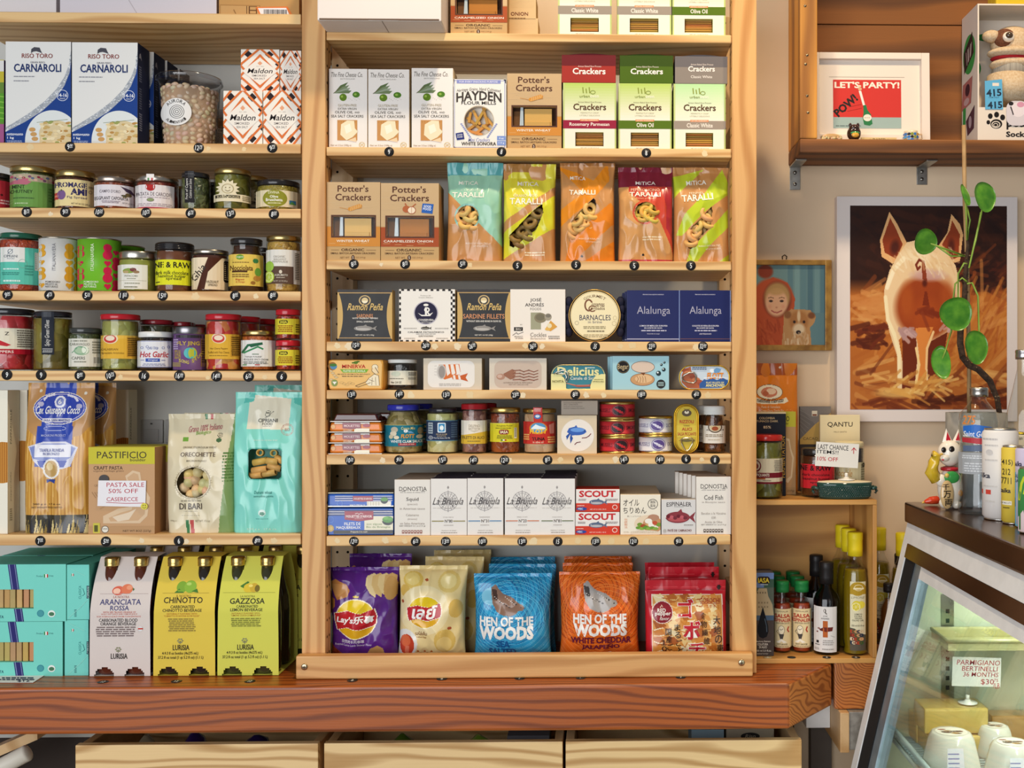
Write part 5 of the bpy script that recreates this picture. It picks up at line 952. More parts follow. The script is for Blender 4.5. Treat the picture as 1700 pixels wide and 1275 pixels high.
def donostia(zf,r,label,ttl,subs,c,n=7):
    x0,y0,x1,y1=r;W_=x1-x0;H_=y1-y0;X=lambda a:x0+a*W_;Yy=lambda b:y0+b*H_
    ops=[T('DONOSTIA',X(.13),Yy(.13),X(.90),Yy(.205),'4a4440',.005),[R(X(.2),Yy(.205),X(.3),Yy(.212),'4a4440'),R(X(.74),Yy(.205),X(.86),Yy(.212),'4a4440')],D(X(.13),Yy(.225),X(.88),Yy(.24),1,'9a928a'),T(ttl,X(.5-len(ttl)*.034),Yy(.32),X(.5+len(ttl)*.034),Yy(.40),'5a524c',.01)]
    for i,(s,wd)in enumerate(subs):ops.append(T(s,X(.5-wd),Yy(.425+.075*i+(.04 if i>1 else 0)),X(.5+wd),Yy(.465+.075*i+(.04 if i>1 else 0)),'9a8f86',0))
    ops+=[T('NET WEIGHT 4.1 oz (115 g)',X(.14),Yy(.82),X(.86),Yy(.848),'6a625a',.008),[[R(X(.21+.083*i),Yy(.905),X(.275+.083*i),Yy(.965),'9a6a62' if zf==ZO else '5a5048'),E(X(.243+.083*i),Yy(.93),W_*.018,H_*.012,'e8dcd4')]for i in range(7)]]
    return carton(zf,r,'M7',label,ops,c,.021,name='tin_carton',cat='carton',Y=.006)
WHT=('e9e3da','c9b9a8','d9cfc4')
d1=donostia(ZO,(637,135,918,575),'slim white squid carton beside the blue mackerel tins','Squid',(('(pieces)',.14),('in American sauce',.35),('Calamares',.18),('(trozos)',.13),('en Salsa Americana',.34)),WHT)
behind(d1,6,.0225,'slim white squid carton','slim squid cartons in a row')
def brujula(zf,r,label,num,kind,col,n=7):
    x0,y0,x1,y1=r;W_=x1-x0;H_=y1-y0;X=lambda a:x0+a*W_;Yy=lambda b:y0+b*H_
    ops=[compass(X(.48),Yy(.40),W_*.27,'a9a4a2'),G([(X(.45),Yy(.155)),(X(.48),Yy(.125)),(X(.51),Yy(.155)),(X(.48),Yy(.185))],'9a9592'),T('La Brújula',X(.05),Yy(.335),X(.90),Yy(.50),'3a3434',-.004,.45),D(X(.04),Yy(.515),X(.94),Yy(.525),1,'a9a29a'),T(kind,X(.34),Yy(.675),X(.63),Yy(.69),'8a827c',.01),R(X(.03),Yy(.742),X(.36),Yy(.757),col),R(X(.62),Yy(.742),X(.95),Yy(.757),col),T('N°'+num,X(.39),Yy(.72),X(.6),Yy(.775),'4a4440',.015),D(X(.36),Yy(.815),X(.64),Yy(.83),1,'8a827c'),T('PRODUCT OF SPAIN',X(.3),Yy(.91),X(.7),Yy(.925),'7a726c'),D(X(.28),Yy(.945),X(.74),Yy(.965),1,'8a827c')]
    return carton(zf,r,'M7',label,ops,('e9e4de','3a3048','c9c2bc'),.021,name='tin_carton',cat='carton',Y=.006)
for zf,r,num,kd,cl,lab,n in((ZO,(921,130,1205,576),'80','SQUIDS','8a7f34','olive line, leftmost of the compass cartons',6),(ZO,(1208,128,1490,576),'31','SARDINES','3f7fae','blue line, second of the compass cartons',4),(ZO,(1502,128,1785,574),'23','MEJILLONES','c96f42','orange line, third of the compass cartons',4),(ZP,(158,122,402,520),'81','SQUIDS','5a6a3a','dark green line, rightmost of the compass cartons',8)):
    b_=brujula(zf,r,'slim white carton with '+lab,num,kd,cl)
    behind(b_,n,.0225,'slim white compass carton, '+lab.split(',')[0],'slim compass cartons '+num,jit=.002)
def scout(r,zb,label):
    x0,y0,x1,y1=r;W_=x1-x0;H_=y1-y0;X=lambda a:x0+a*W_;Yy=lambda b:y0+b*H_;RD='d2402f'
    ops=[R(x0,Yy(.62),x1,y1,RD),T('SCOUT',X(.07),Yy(.06),X(.91),Yy(.36),'c8363a',.07),fish(X(.5),Yy(.58),W_*.45,H_*.24,'5f6c86','b9b6ba'),D(X(.05),Yy(.42),X(.24),Yy(.52),2,'8a7a7a'),D(X(.66),Yy(.42),X(.96),Yy(.52),2,'8a7a7a'),D(X(.02),Yy(.70),X(.2),Yy(.76),1,'f0c8bc'),E(X(.13),Yy(.87),W_*.12,H_*.075,'2f4a9a'),T('MSC',X(.05),Yy(.83),X(.16),Yy(.91),'e8ecf4',.03),T('NET WT 5.3 OZ | 150 G',X(.32),Yy(.87),X(.69),Yy(.93),'f6e6dc',.02),O(X(.89),Yy(.8),W_*.06,H_*.11,W_*.015,'f4dccf')]
    return carton(ZP,r,zb,label,ops,('ece6e0',RD,'d8d0c8'),.06,name='tin_carton',cat='carton',Y=.008)
s1=scout((405,358,717,518),'M7','red and white salmon carton, lower of the stacked pair')
scout((409,195,717,354),SZ['M7']+max(v.co.z for v in s1.data.vertices)+.0006,'red and white salmon carton, upper of the stacked pair')
k1=carton(ZP,(722,228,1006,511),'M7','cream carton with japanese lettering and salad photo',[T('オイル',742,262,855,308,'3a3430',.008,.1),T('ちりめん',742,318,905,362,'3a3430',.008),O(951,295,36,36,4,'4a4440'),T('燻製',932,270,970,292,'4a4440'),T('風味',932,296,970,318,'4a4440'),T('黒こしょうバジル',770,376,870,386,'5a524a'),[T(ch,750,396+18*i,772,412+18*i,'d98a5a')for i,ch in enumerate('伝統製法')],E(915,435,95,62,'e8d3b8'),E(950,440,70,58,'c9946a'),[E(860+22*i,440+10*(i%3),20,14,['7a9a3c','a8502f','5f8a34','d8b06a','c05a3a','eee6d6'][i%6])for i in range(7)],E(955,390,40,22,'b98a70'),E(920,415,26,18,'f2ece0'),E(940,440,22,18,'f2ece0'),E(965,428,18,14,'c4553a'),[E(850+24*i,462+6*(i%2),20,10,['6a9a3a','8aae4a'][i%2])for i in range(6)],E(900,500,110,20,'e3d6c2'),T('OIL CHIRIMENJAKO',745,488,985,500,'b9ab96',.005)],('efe6d4','dcc9a8','d6c6aa'),.021,name='tin_carton',cat='carton',Y=.006)
behind(k1,7,.0225,'cream japanese lettered carton','cream japanese cartons in a row')
e1=carton(ZP,(1012,262,1254,509),'M7','square grey-white carton with red fish picture',[T('ESPINALER',1048,278,1224,308,'4a4444',.02,0,arch=6),D(1100,310,1170,316,1,'8a847e'),fish(1140,388,225,80,'8a3a42','b5565a'),[E(1060+24*i,380+6*(i%3),14,12,['6a2430','c0606a','74303a'][i%3])for i in range(6)],E(1042,385,4,4,'f0e8e0'),D(1168,438,1240,446,1,'6a625c'),E(1035,482,12,12,'b9b4ae'),T('PATÉ DE CABRACHO',1056,468,1224,488,'6a2a2c',.03)],('d9d6d4','cfc4b4','c4bfb9'),.024,name='tin_carton',cat='carton',Y=.006)
behind(e1,4,.0255,'grey-white red fish carton','red fish cartons in a row')
d2=donostia(ZP,(1257,100,1502,507),'slim white cod fish carton beside the right post','Cod Fish',(('in Biscayne sauce',.33),('',.01),('Bacalao a la Vizcaína',.35),('con',.06),('Aceite de Oliva',.25)),WHT)
behind(d2,5,.0225,'slim white cod fish carton','slim cod cartons in a row',dx=-.0065)
# ================================================================ chips on the worktop
def laylogo(cx,cy,r,txt,a):
    k=r/150.;w1=[(cx-r*1.08,cy-40*k),(cx-60*k,cy-62*k),(cx+40*k,cy-40*k),(cx+r*.92,cy-78*k),(cx+r*1.02,cy-20*k),(cx+r*.98,cy+40*k),(cx+r*.8,cy+55*k),(cx+30*k,cy+78*k),(cx-60*k,cy+60*k),(cx-r*.95,cy+80*k),(cx-r*1.05,cy+20*k)]
    sc=lambda p,f:[(cx+(x-cx)*f,cy+(y-cy)*f)for x,y in p]
    return[E(cx,cy,r*1.05,r*1.0,'f4ead0'),E(cx,cy,r,r*.95,'e3c51c'),E(cx,cy+r*.42,r*.85,r*.5,'dda81e'),G(sc(w1,1.05),'f6eedc'),G(w1,'b8202a'),T(txt,cx-r*a[0],cy+k*a[2],cx+r*a[1],cy+k*a[3],'f6f2ee',.05,.15)]
P1=bag(ZQ,(180,182,700,945),'CT','purple crisp bag with red and yellow round emblem, leftmost behind the rail','57247e',
    [G([(180,290),(230,262),(320,300),(348,345),(330,390),(250,415),(200,330)],'c98a4c'),G([(200,300),(300,300),(320,345),(250,400),(210,340)],'d69c5c'),G([(180,390),(232,410),(230,470),(180,520)],'bf7f38'),[G([(470+44*i,240),(520+44*i,222),(560+44*i,240),(545+44*i,390),(500+44*i,360),(465+44*i,300)],['e9cf9a','dcb878','e4c78c','d2a868'][i])for i in range(4)],E(650,330,48,88,'c99a58'),G([(178,720),(230,770),(320,846),(178,846)],'8a3a28'),G([(465,846),(500,780),(560,750),(600,775),(620,846)],'c79a5e'),[E(185+9*(i%7),790+14*(i//7),6,5,'b85a3a')for i in range(18)],
     E(400,385,24,8,'dfc23a'),laylogo(398,552,150,"Lay's乐事",(.98,.92,-28,38)),T('孜然烤羊肉串味',288,705,462,732,'ece4f0',.01),T('Roasted Cumin Lamb Skewer Flavor',236,738,520,754,'d9c9e4',.01)],
    depth=.07,style='pillow',Y=.022,seed=11,amp=.005,seal=26,cat='chips',name='chips_bag')
P2=bag(ZQ,(690,172,1205,945),'CT','pale yellow crisp bag with red white emblem and egg picture','e6cf92',
    [E(820,270,78,60,'d9b95c'),E(815,262,58,44,'e0c878'),E(1090,285,82,78,'dcc070'),E(1085,280,60,55,'e4d08c'),E(760,350,40,46,'d4b058'),E(1140,480,50,70,'d9b45c'),E(905,490,190,185,'ead9a8'),E(1060,720,78,86,'d8b660'),E(1055,745,55,55,'e2c67c'),E(770,740,88,108,'e3e2dc'),E(775,750,60,78,'c8452c'),E(765,720,40,45,'d86a44'),R(762,760,792,846,'d9765a'),[E(860+17*i,800+16*(i%3),9,7,'b8642c')for i in range(7)],E(1095,628,16,13,'a8502c'),E(740,430,10,14,'a8502c'),E(925,268,14,10,'a8502c'),laylogo(912,502,122,'เลย์',(.78,.80,-62,62)),T('รสไข่เค็ม',842,645,932,675,'8a5a24',.02),T('Salted Egg',852,682,926,697,'9a6a34',.01),R(780,570,800,571,'e6cf92')],
    depth=.065,style='pillow',Y=.022,seed=12,amp=.0045,seal=30,cat='chips',name='chips_bag',skew=.02)
def swirl(cx,cy,r0,n,st,c,w):return[O(cx+8*math.sin(i*1.7),cy+6*math.cos(i*2.1),r0+st*i,(r0+st*i)*.92,w,c)for i in range(n)]
def hen(cx,cy,s,c1,c2,flip=1):
    q=lambda p:[(cx+flip*x*s,cy+y*s)for x,y in p]
    return[G(q([(-120,-100),(-92,-122),(-66,-95),(-32,-62),(40,-36),(88,4),(113,14),(122,34),(106,52),(76,56),(60,76),(20,93),(-30,86),(-76,60),(-106,10),(-118,-50)]),c1),G(q([(-120,-90),(-80,-85),(-70,-20),(-100,-25)]),c2),[E(cx+flip*s*(-50+22*i),cy+s*(-5+11*(i%4)),9*s,5*s,c2)for i in range(6)],[E(cx+flip*s*(-95+13*i),cy+s*(-40+9*(i%6)),4*s,3*s,'e4dcd6')for i in range(12)],E(cx+flip*s*97,cy+s*30,4*s,4*s,'1a1a1a'),L(q([(0,85),(10,108),(40,112)]),6*s,c2)]
B1=bag(ZQ,(1265,240,1855,945),'CT','blue crisp bag with brown hen picture and white lettering','2f9ccc',
    [swirl(1470,400,30,18,22,'1f6ea8',6),swirl(1560,560,20,22,24,'66bde0',4),E(1400,400,70,60,'86cbe4'),hen(1530,440,1.05,'8a6a58','4a342c'),T('HEN OF THE',1320,540,1722,612,'f3f1ec',.07),T('WOODS',1316,610,1724,715,'f3f1ec',.10),T('SEA',1446,722,1548,774,'1c5a94',.07),T('SALTED',1388,780,1592,834,'1c5a94',.07)],
    depth=.075,style='pillow',Y=.022,seed=13,amp=.004,seal=28,cat='chips',name='chips_bag')
O1=bag(ZR,(285,215,865,893),'CT','orange crisp bag with grey hen picture and white lettering','e66a20',
    [swirl(560,330,30,20,22,'b84a18',6),swirl(620,520,20,20,26,'ef8a3c',4),hen(580,390,1.0,'a8a29e','4a4442'),T('HEN OF THE',388,492,766,562,'f3efe8',.07),T('WOODS',390,560,770,652,'f3efe8',.10),T('WHITE CHEDDAR',370,658,800,704,'6d2038',.07),T('JALAPEÑO',448,708,718,754,'6d2038',.07),T('KETTLE COOKED',510,768,662,788,'f0e4da',.03)],
    depth=.07,style='pillow',Y=.022,seed=14,amp=.005,seal=20,cat='chips',name='chips_bag')
R1=bag(ZR,(905,272,1482,893),'CT','red resealable snack pouch with japanese lettering and round pepper badge, frontmost','bf1d2b',
    [R(915,335,1488,343,'a0141f'),R(915,318,1488,322,'d8454c'),R(946,368,1449,850,'efe0cc'),R(952,376,1443,845,'d99a50'),[G([(952+97*(i%5),376+58*(i//5)),(1010+97*(i%5),366+58*(i//5)),(1049+90*(i%5),410+58*(i//5)),(980+97*(i%5),436+58*(i//5))],['ecd9a4','c97f34','e8c988','b96a2a','f0e0b4','d68c3e','a85a24'][(i*3+i//5)%7])for i in range(40)],[L([(960+60*(i%8),380+52*(i//8)+13*(i%3)),(1000+60*(i%8),392+52*(i//8)+9*(i%4)),(1030+55*(i%8),386+52*(i//8))],7,['f4e6c2','b8622a','e6bc74','c98034'][i%4])for i in range(64)],
     E(1020,490,76,78,'efe0d6'),E(1020,490,71,73,'8c1f2c'),T('RED',985,462,1044,488,'f4ece4',.04),T('pepper',968,490,1080,516,'f4ece4',.03),T('flavor',1000,518,1068,542,'f0e0d8',.01,.3),L([(1005,458),(1015,440),(1022,455)],4,'e8c8b4'),T('GOBOCHI',1285,395,1430,426,'a8302a',.01),T('ゴボチ',1325,436,1400,460,'b04a34'),R(1288,428,1430,432,'b04a34'),
     [[T(c_,x-4,y-4,x+w+4,y+h+4,'f8f4ee',.08),T(c_,x,y,x+w,y+h,'c01f30',.05)]for c_,x,y,w,h in(('ゴ',1130,400,112,125),('ボ',1165,548,125,130),('チ',1205,700,118,86))],
     [T(c_,x,y,x+w,y+h,'3a2418',.02)for st,x,y0,w,h,sp in(('食物繊維',1286,490,44,48,58),('大地の恵',1378,515,52,60,66),('まるごと',1102,568,44,46,54),('国産ごぼ',1040,600,42,46,52),('１００',1010,680,36,36,42))for c_,y in[(ch,y0+sp*i)for i,ch in enumerate(st)]for x,h in((x+4*((y-y0)//sp),h),)],G([(1404,318),(1448,318),(1426,345)],'2a1a1a'),R(1416,308,1436,330,'2a1a1a')],
    depth=.045,style='gusset',Y=.022,seed=15,amp=.0015,seal=70,cat='chips',name='snack_pouch',skew=-.01)
for o,lab,d,rz in((P1,'purple crisp bag standing behind the front purple bag',(.012,.092,.012),-.02),(P2,'pale yellow crisp bag standing directly behind the front yellow bag',(.03,.082,.0),-.05),(P2,'pale yellow crisp bag at the back of the yellow row',(.035,.166,.0),.05),(B1,'blue crisp bag second in the blue row',(.012,.088,.0),-.03),(B1,'blue crisp bag at the back of the blue row',(.006,.174,.0),.03),(O1,'orange crisp bag second in the orange row',(-.004,.082,.0),.0),(O1,'orange crisp bag at the back of the orange row',(-.004,.162,.0),-.02),(R1,'red snack pouch second in the red row',(.0,.052,.0),0),(R1,'red snack pouch third in the red row',(-.004,.104,.0),.0)):
    c=dup(o,d,lab,'crisp bags in rows behind the rail',rz);c.location.z=CT
    c.scale=(.9,1,1.02 if o is not R1 else 1.10)
    if o is P1:c.scale=(.95,1,1.06)
for o in(P1,P2,B1,O1,R1):o['group']='crisp bags in rows behind the rail';o.location.y+=.002
# ================================================================ left bay, top: cartons
carton(ZA,(-200,-320,312,66),'L1','white shipping carton at the far left of the top shelf',[L([(-200,40),(300,52)],3,'c9c0bc')],('ddd4d2','e6dedc','cfc6c4'),.2,Y=.02,name='shipping_carton',rotz=-.05)
carton(ZA,(325,-320,1175,76),'L1','wide pale lilac-white shipping carton between two cartons on the top shelf',[L([(640,-100),(745,72)],4,'b9aeb0'),R(325,-320,1175,-300,'cfc6c8')],('d5ccd0','e2dade','c9bfc4'),.2,Y=.012,name='shipping_carton')
carton(ZA,(1190,-300,1622,76),'L1','brown cardboard carton with white barcode label beside the left post',[R(1195,18,1412,76,'a97c48'),R(1200,23,1407,74,'c79a62'),R(1338,23,1342,76,'5a3c20'),R(1350,24,1395,76,'6a4626'),R(1357,28,1389,44,'c79a62'),R(1357,50,1389,64,'c79a62'),G([(1388,28),(1560,22),(1592,78),(1410,78)],'e07a3c'),G([(1400,34),(1552,30),(1575,78),(1420,78)],'ece6e2'),[R(1432+9*i,40,1436+9*i+(i%3),74,'3a3434')for i in range(14)],L([(1270,45),(1285,74)],3,'8a6234')],('c29258','cda06a','b08048'),.2,Y=.012,name='shipping_carton',rotz=.03)
# ---------------------------------------------------------------- rice, beans and salt
def rice(r,label,Y=.012):
    x0,y0,x1,y1=r;W_=x1-x0;H_=y1-y0;X=lambda a:x0+a*W_;Yy=lambda b:y0+b*H_
    cur=[(1.0,.08),(.97,.22),(.9,.34),(.78,.46),(.6,.58),(.38,.69),(.15,.785),(0,.84)]
    band=[(X(a),Yy(b))for a,b in cur];low=[(X(1.0),Yy(.19)),(X(.98),Yy(.30)),(X(.9),Yy(.43)),(X(.76),Yy(.56)),(X(.56),Yy(.68)),(X(.3),Yy(.785)),(X(0),Yy(.885))]
    rr=random.Random(5)
    ops=[G(band+[(x0,y1),(x1,y1)],'a9adb3')]
    for i in range(130):
        t=rr.random();k=int(t*6.99);a=band[min(k,7)];b=low[min(k,6)];f=rr.uniform(.08,.9);u=rr.random();a2=band[min(k+1,7)];b2=low[min(k+1,6)]
        x=(a[0]+(a2[0]-a[0])*u)*(1-f)+(b[0]+(b2[0]-b[0])*u)*f;y=(a[1]+(a2[1]-a[1])*u)*(1-f)+(b[1]+(b2[1]-b[1])*u)*f
        ops.append(E(x,y,W_*.014,H_*.005,rr.choice(['e3e4e4','d3d6d9','8f959e']),n=6))
    ops+=[G(low+[(x0,y1),(x1,y1)],'1c3f86')]
    pc=(X(.72),Yy(.97));ops+=[E(pc[0],pc[1],W_*.42,H_*.30,'dfe2df',0,180),R(X(.30),Yy(.965),x1,y1,'d5d8d4'),R(x0,Yy(.965),X(.30),y1,'1c3f86'),E(X(.78),Yy(.90),W_*.27,H_*.13,'d9c59a'),R(X(.52),Yy(.90),x1,y1,'d9c59a'),
        [E(X(.55+.05*rr.uniform(0,9)),Yy(rr.uniform(.78,.99)),W_*.035,H_*.012,rr.choice(['ecdcb4','c9a868','b98a4a','e6d0a0','9aa05a']),n=8)for _ in range(60)],[E(X(.41+.02*i),Yy(.86+.045*i),W_*.05,H_*.021,'c99a5e')for i in range(3)],L([(X(.48),Yy(.79)),(X(.95),Yy(.76))],W_*.006,'6a7a3a')]
    ops+=[T('RISO TORO',X(.25),Yy(.118),X(.72),Yy(.162),'8a3a34',.015),[G([(X(.39),Yy(.115)),(X(.395),Yy(.075)),(X(.44),Yy(.055)),(X(.52),Yy(.06)),(X(.535),Yy(.085)),(X(.56),Yy(.115)),(X(.52),Yy(.105)),(X(.47),Yy(.095)),(X(.42),Yy(.10))],'4a4a52')],T('GRAN RISO',X(.38),Yy(.195),X(.60),Yy(.212),'6a6a78',.005),T('CARNAROLI',X(.13),Yy(.218),X(.85),Yy(.298),'1f3266',.03),D(X(.11),Yy(.335),X(.47),Yy(.35),1,'8a8a92'),D(X(.11),Yy(.378),X(.37),Yy(.393),1,'8a8a92'),
        O(X(.87),Yy(.525),W_*.088,H_*.055,W_*.008,'dfe4ee'),T('14-16',X(.80),Yy(.505),X(.94),Yy(.54),'f2f4f8',.035),T('MINUTI',X(.83),Yy(.55),X(.91),Yy(.562),'f2f4f8'),T('sottovuoto',X(.02),Yy(.895),X(.27),Yy(.918),'eef0f4',.025),T('1 kg',X(.03),Yy(.93),X(.13),Yy(.958),'eef0f4',.03),D(X(.02),Yy(.965),X(.26),Yy(.99),2,'9aa8c8')]
    return carton(ZA,r,'L2',label,ops,('e4e2dd','d8d6d2','1d2440'),.052,Y=Y,name='rice_box',cat='rice box')
rice((30,205,386,768),'white and blue rice box at the left end, showing a bowl of rice')
r2=rice((390,218,747,778),'white and blue rice box beside the bean tub, showing its dark side')
sp=MB();w2=max(v.co.x for v in r2.data.vertices);hh=max(v.co.z for v in r2.data.vertices)
kk_=hh/560;sp.marks([[G([(8,120),(14,96),(30,88),(38,110),(44,128),(28,116)],'8a8a98')],D(6,160,44,250,7,'6a7088'),D(6,280,44,400,9,'5a6078'),D(4,420,46,520,8,'7a8098')],lambda x,y,d:(w2+d,.004+x*kk_*.88,hh-(y-40)*kk_),'paper')
sp.build('side_print',r2)
for i,(dx,dy)in enumerate(((.034,.056),(.052,.110),(.068,.164))):dup(r2,(dx*.2,dy,0),f'rice box showing a dark blue side, {ORD[i+1]} from the front','rice boxes in a row')
carton(ZA,(-150,296,22,770),'L2','green and pink printed packet cut off at the left edge',[R(-60,296,22,420,'c9b83a'),R(-60,480,22,640,'5a9a2c'),[L([(-60,490+30*i),(22,500+30*i)],6,'8ac04a')for i in range(5)],R(-60,650,22,770,'a85a8a'),R(-10,300,22,360,'e4e0dc')],('6a8a3a','e0dcd6','7a5a8a'),.04,Y=.03,name='printed_packet',cat='packet')
def tub():
    zf=ZA;x0,y0,x1,y1=850,380,1190,780;Y=.012;xc=1025;k0=K(px(zf,xc),Y+.05)/zf[2];Rt=172*k0*.97;kk=K(px(zf,xc),Y+Rt)/zf[2];H=398*kk;Rb=136*kk;Rt=158*kk;Xw=P(px(zf,xc),637,Y+Rt).x
    mb=MB();mb.lathe([(Rb*.97,.0005),(Rb,.003),(Rt,H*.93),(Rt*1.05,H*.935),(Rt*1.05,H*.95)],glass('tub',(.95,.95,.96),1.3,.08),n=48,cap1=False)
    o=mb.build('bean_tub',None,(Xw,Y+Rt*1.08,SZ['L2']),facing(Xw,Y+Rt));tag(o,'clear round plastic tub full of dried white beans beside the rice boxes','tub')
    mb=MB();mb.lathe([(Rt*1.055,H*.936),(Rt*1.085,H*.94),(Rt*1.085,H*.985),(Rt*1.06,H*1.0),(Rt*1.0,H*.998),(Rt*.98,H*.965),(.0005,H*.965)],glass('tub_lid',(.86,.87,.9),2.6,.12),n=48,cap0=False);mb.build('lid',o)
    mb=MB();hb=H*.83;rr=random.Random(9)
    mb.lathe([(Rb*.9,.004),(Rb*.93+(Rt-Rb)*.8,hb*.97),(.0005,hb*.98)],'satin','c9a888',n=32);z=.0085
    while z<hb:
        R0=Rb+(Rt-Rb)*z/(H*.93)-.0075;n=int(2*math.pi*R0/.0125);ph=rr.random()
        for i in range(n):
            a=-math.pi/2+(i+ph-n/2)*2*math.pi/n
            if math.sin(a)>.35:continue
            tl=rr.uniform(-.8,.8);c=[e*rr.uniform(.88,1.08)for e in lin('ddc4a6')];ca,sa=math.cos(a),math.sin(a);ct,st=math.cos(tl),math.sin(tl)
            cz=z+rr.uniform(-.002,.002);r_=R0+rr.uniform(-.001,.0025)
            def f(q,ca=ca,sa=sa,ct=ct,st=st,cz=cz,r_=r_):
                u,w_,d=q.x*ct-q.z*st,q.x*st+q.z*ct,q.y;return Vector(((r_+d)*ca-u*sa,(r_+d)*sa+u*ca,cz+w_))
            mb.ball((0,0,0),(.0068,.0042,.0046),'satin',c,9,6,f)
        z+=.0088
    for i in range(60):
        a,q=rr.uniform(0,6.28),rr.uniform(0,Rt*.85);mb.ball((q*math.cos(a),q*math.sin(a),hb+rr.uniform(-.002,.003)),(.006,.0045,.004),'satin',[e*rr.uniform(.9,1.08)for e in lin('ddc4a6')],8,6)
    b=mb.build('dried_beans',o);b['kind']='stuff'
    mb=MB();xl,yl=958,598;mb.marks([E(xl,yl,76,72,'e9e6e2',n=40),[O(xl+4,yl,36-9*i,36-9*i,2.6,'3a3634')for i in range(4)],[T(ch,xl+58*math.sin(a)-7,yl-58*math.cos(a)-9,xl+58*math.sin(a)+7,yl-58*math.cos(a)+9,'3a3634',.01,rot=math.degrees(a))for ch,a in zip('AURORA',[-.75+.3*i for i in range(6)])],[T(ch,xl+56*math.sin(a)-5,yl-56*math.cos(a)-7,xl+56*math.sin(a)+5,yl-56*math.cos(a)+7,'3a3634',.01,rot=math.degrees(a)+180)for ch,a in zip('ALIMENTARI',[4.0-.19*i for i in range(10)])]],lambda x,y,d:((lambda s,RR:((RR+d)*s,-(RR+d)*math.sqrt(max(0,1-s*s)),(780-y)*kk))((x-xc)*kk/(Rb+(Rt-Rb)*((780-y)*kk)/(H*.93)),Rb+(Rt-Rb)*((780-y)*kk)/(H*.93))),'paper',strip=14,d0=.0006);mb.build('round_label',o)
    t2=dup(o,(.030,.128,0),'clear plastic bean tub standing behind the front bean tub');t2.scale=(.9,.9,.72)
tub()
def salt(r,label,z=None,Y=.012):
    x0,y0,x1,y1=r;W_=x1-x0;H_=y1-y0;X=lambda a:x0+a*W_;Yy=lambda b:y0+b*H_;OR='d9743a'
    dia=lambda a,b,s,c:G([(X(a),Yy(b-s*.72)),(X(a+s),Yy(b)),(X(a),Yy(b+s*.72)),(X(a-s),Yy(b))],c)
    ops=[]
    for(a,b)in((.2,.12),(.74,.12),(.2,.88),(.74,.88),(-.06,.34),(1.0,.34),(-.06,.66),(1.0,.66)):ops+=[dia(a,b,.115,'2a2226')]
    for s in(-1,1):
        for o_ in(-.95,-.42,.02+.1,.5,.95):pass
    lines=[((.5,-.02),(1.02,.36)),((.5,-.02),(-.02,.36)),((-.02,.62),(.5,1.02)),((1.02,.62),(.5,1.02)),((-.02,.62),(.5,.14)),((.5,.14),(1.02,.62)),((-.02,.36),(.5,.86)),((1.02,.36),(.5,.86)),((0,.18),(.22,-.02)),((1,.22),(.76,-.02)),((0,.82),(.22,1.02)),((1,.80),(.76,1.02))]
    ops+=[L([(X(a),Yy(b)),(X(c),Yy(d))],W_*.055,OR)for(a,b),(c,d)in lines]
    ops+=[G([(X(.5),Yy(.19)),(X(.96),Yy(.5)),(X(.5),Yy(.82)),(X(.04),Yy(.5))],'eee6da'),G([(X(.5),Yy(.27)),(X(.565),Yy(.32)),(X(.5),Yy(.37)),(X(.435),Yy(.32))],'e3a27c'),T('EST. 1882',X(.41),Yy(.385),X(.6),Yy(.40),'8a7a70'),T('Maldon',X(.17),Yy(.44),X(.83),Yy(.55),'2f2a2c',.02,.25),T('SMOKED',X(.29),Yy(.58),X(.67),Yy(.625),'6a6060',.005),T('SEA SALT',X(.34),Yy(.65),X(.63),Yy(.69),'6a6060',.005)]
    return carton(ZA,r,'L2',label,ops,('eee6da','d9743a','e6ddd0'),.045,Y=Y,name='salt_box',cat='salt box',z=z)
s1=salt((1212,485,1424,782),'orange lattice salt box on the shelf, bottom left of the four')
s2=salt((1428,483,1634,782),'orange lattice salt box on the shelf touching the post, bottom right of four')
zt=SZ['L2']+max(v.co.z for v in s1.data.vertices)+.0006
salt((1307,242,1516,482),'orange lattice salt box stacked on top, upper left of the four',zt,.03)
salt((1520,248,1634,482),'orange lattice salt box stacked on top, half hidden by the post',zt,.03)
# ================================================================ third shelf: condiment jars
GL='c4ab70'
DKG='3a4a3c'
jar(ZB,(-134,125,62,330),'L3','dark jar with crimson label, cut off at the left edge',('2a2624',26,None),('3a2420','4a2c26','2a1814',60),(170,318,'b02a34'),[E(2,248,6,6,'2a1214'),D(-60,270,40,300,2,'e8b0b0')],lidmat='gloss')
jar(ZB,(68,95,298,336),'L3','mint chutney jar with green label and gold lid',(GL,34,228),('4a5a2c','39481f','5c6c38',80),(146,324,'6d9a4c',70,292),[R(70,146,292,186,'b5a68a'),[E(80+14*i,160+8*(i%3),8,6,['c9607a','7a4a6a','5a6a8a','d8b0a0','9a3a4a'][i%5])for i in range(16)],G([(70,185),(140,172),(172,190),(150,205),(70,200)],'b96a7a'),T('MINT',82,206,142,226,'2a3a24',.01),T('CHUTNEY',72,232,178,250,'2a3a24',.01),D(86,270,190,282,1,'4a6a3a'),D(95,300,160,310,1,'b9d0a0'),D(250,210,288,290,5,'557a3c')],sh=150,name='chutney_jar')
jar(ZB,(308,122,512,340),'L3','fig spread jar with cream label and gold lid',(GL,36,198),('5a2a1a','6a3420','44200f',90),(178,322,'e6d39a',309,506),[T('FROMAGE',312,194,464,222,'2f2c5c',.06),T('AMI',386,226,464,262,'2f2c5c',.08),E(316,268,22,20,'b5403a'),E(316,268,14,12,'e08a6a'),E(343,262,20,26,'7a5a8a'),R(340,232,345,242,'5a6a3a'),T('Fig Spread',370,268,464,284,'4a4468',.01),T('NET WT 8.5 OZ (240 g)',390,304,478,316,'4a4440'),O(481,238,9,9,2,'5a5444'),D(472,206,494,220,2,'6a6450')],sh=180,name='spread_jar')
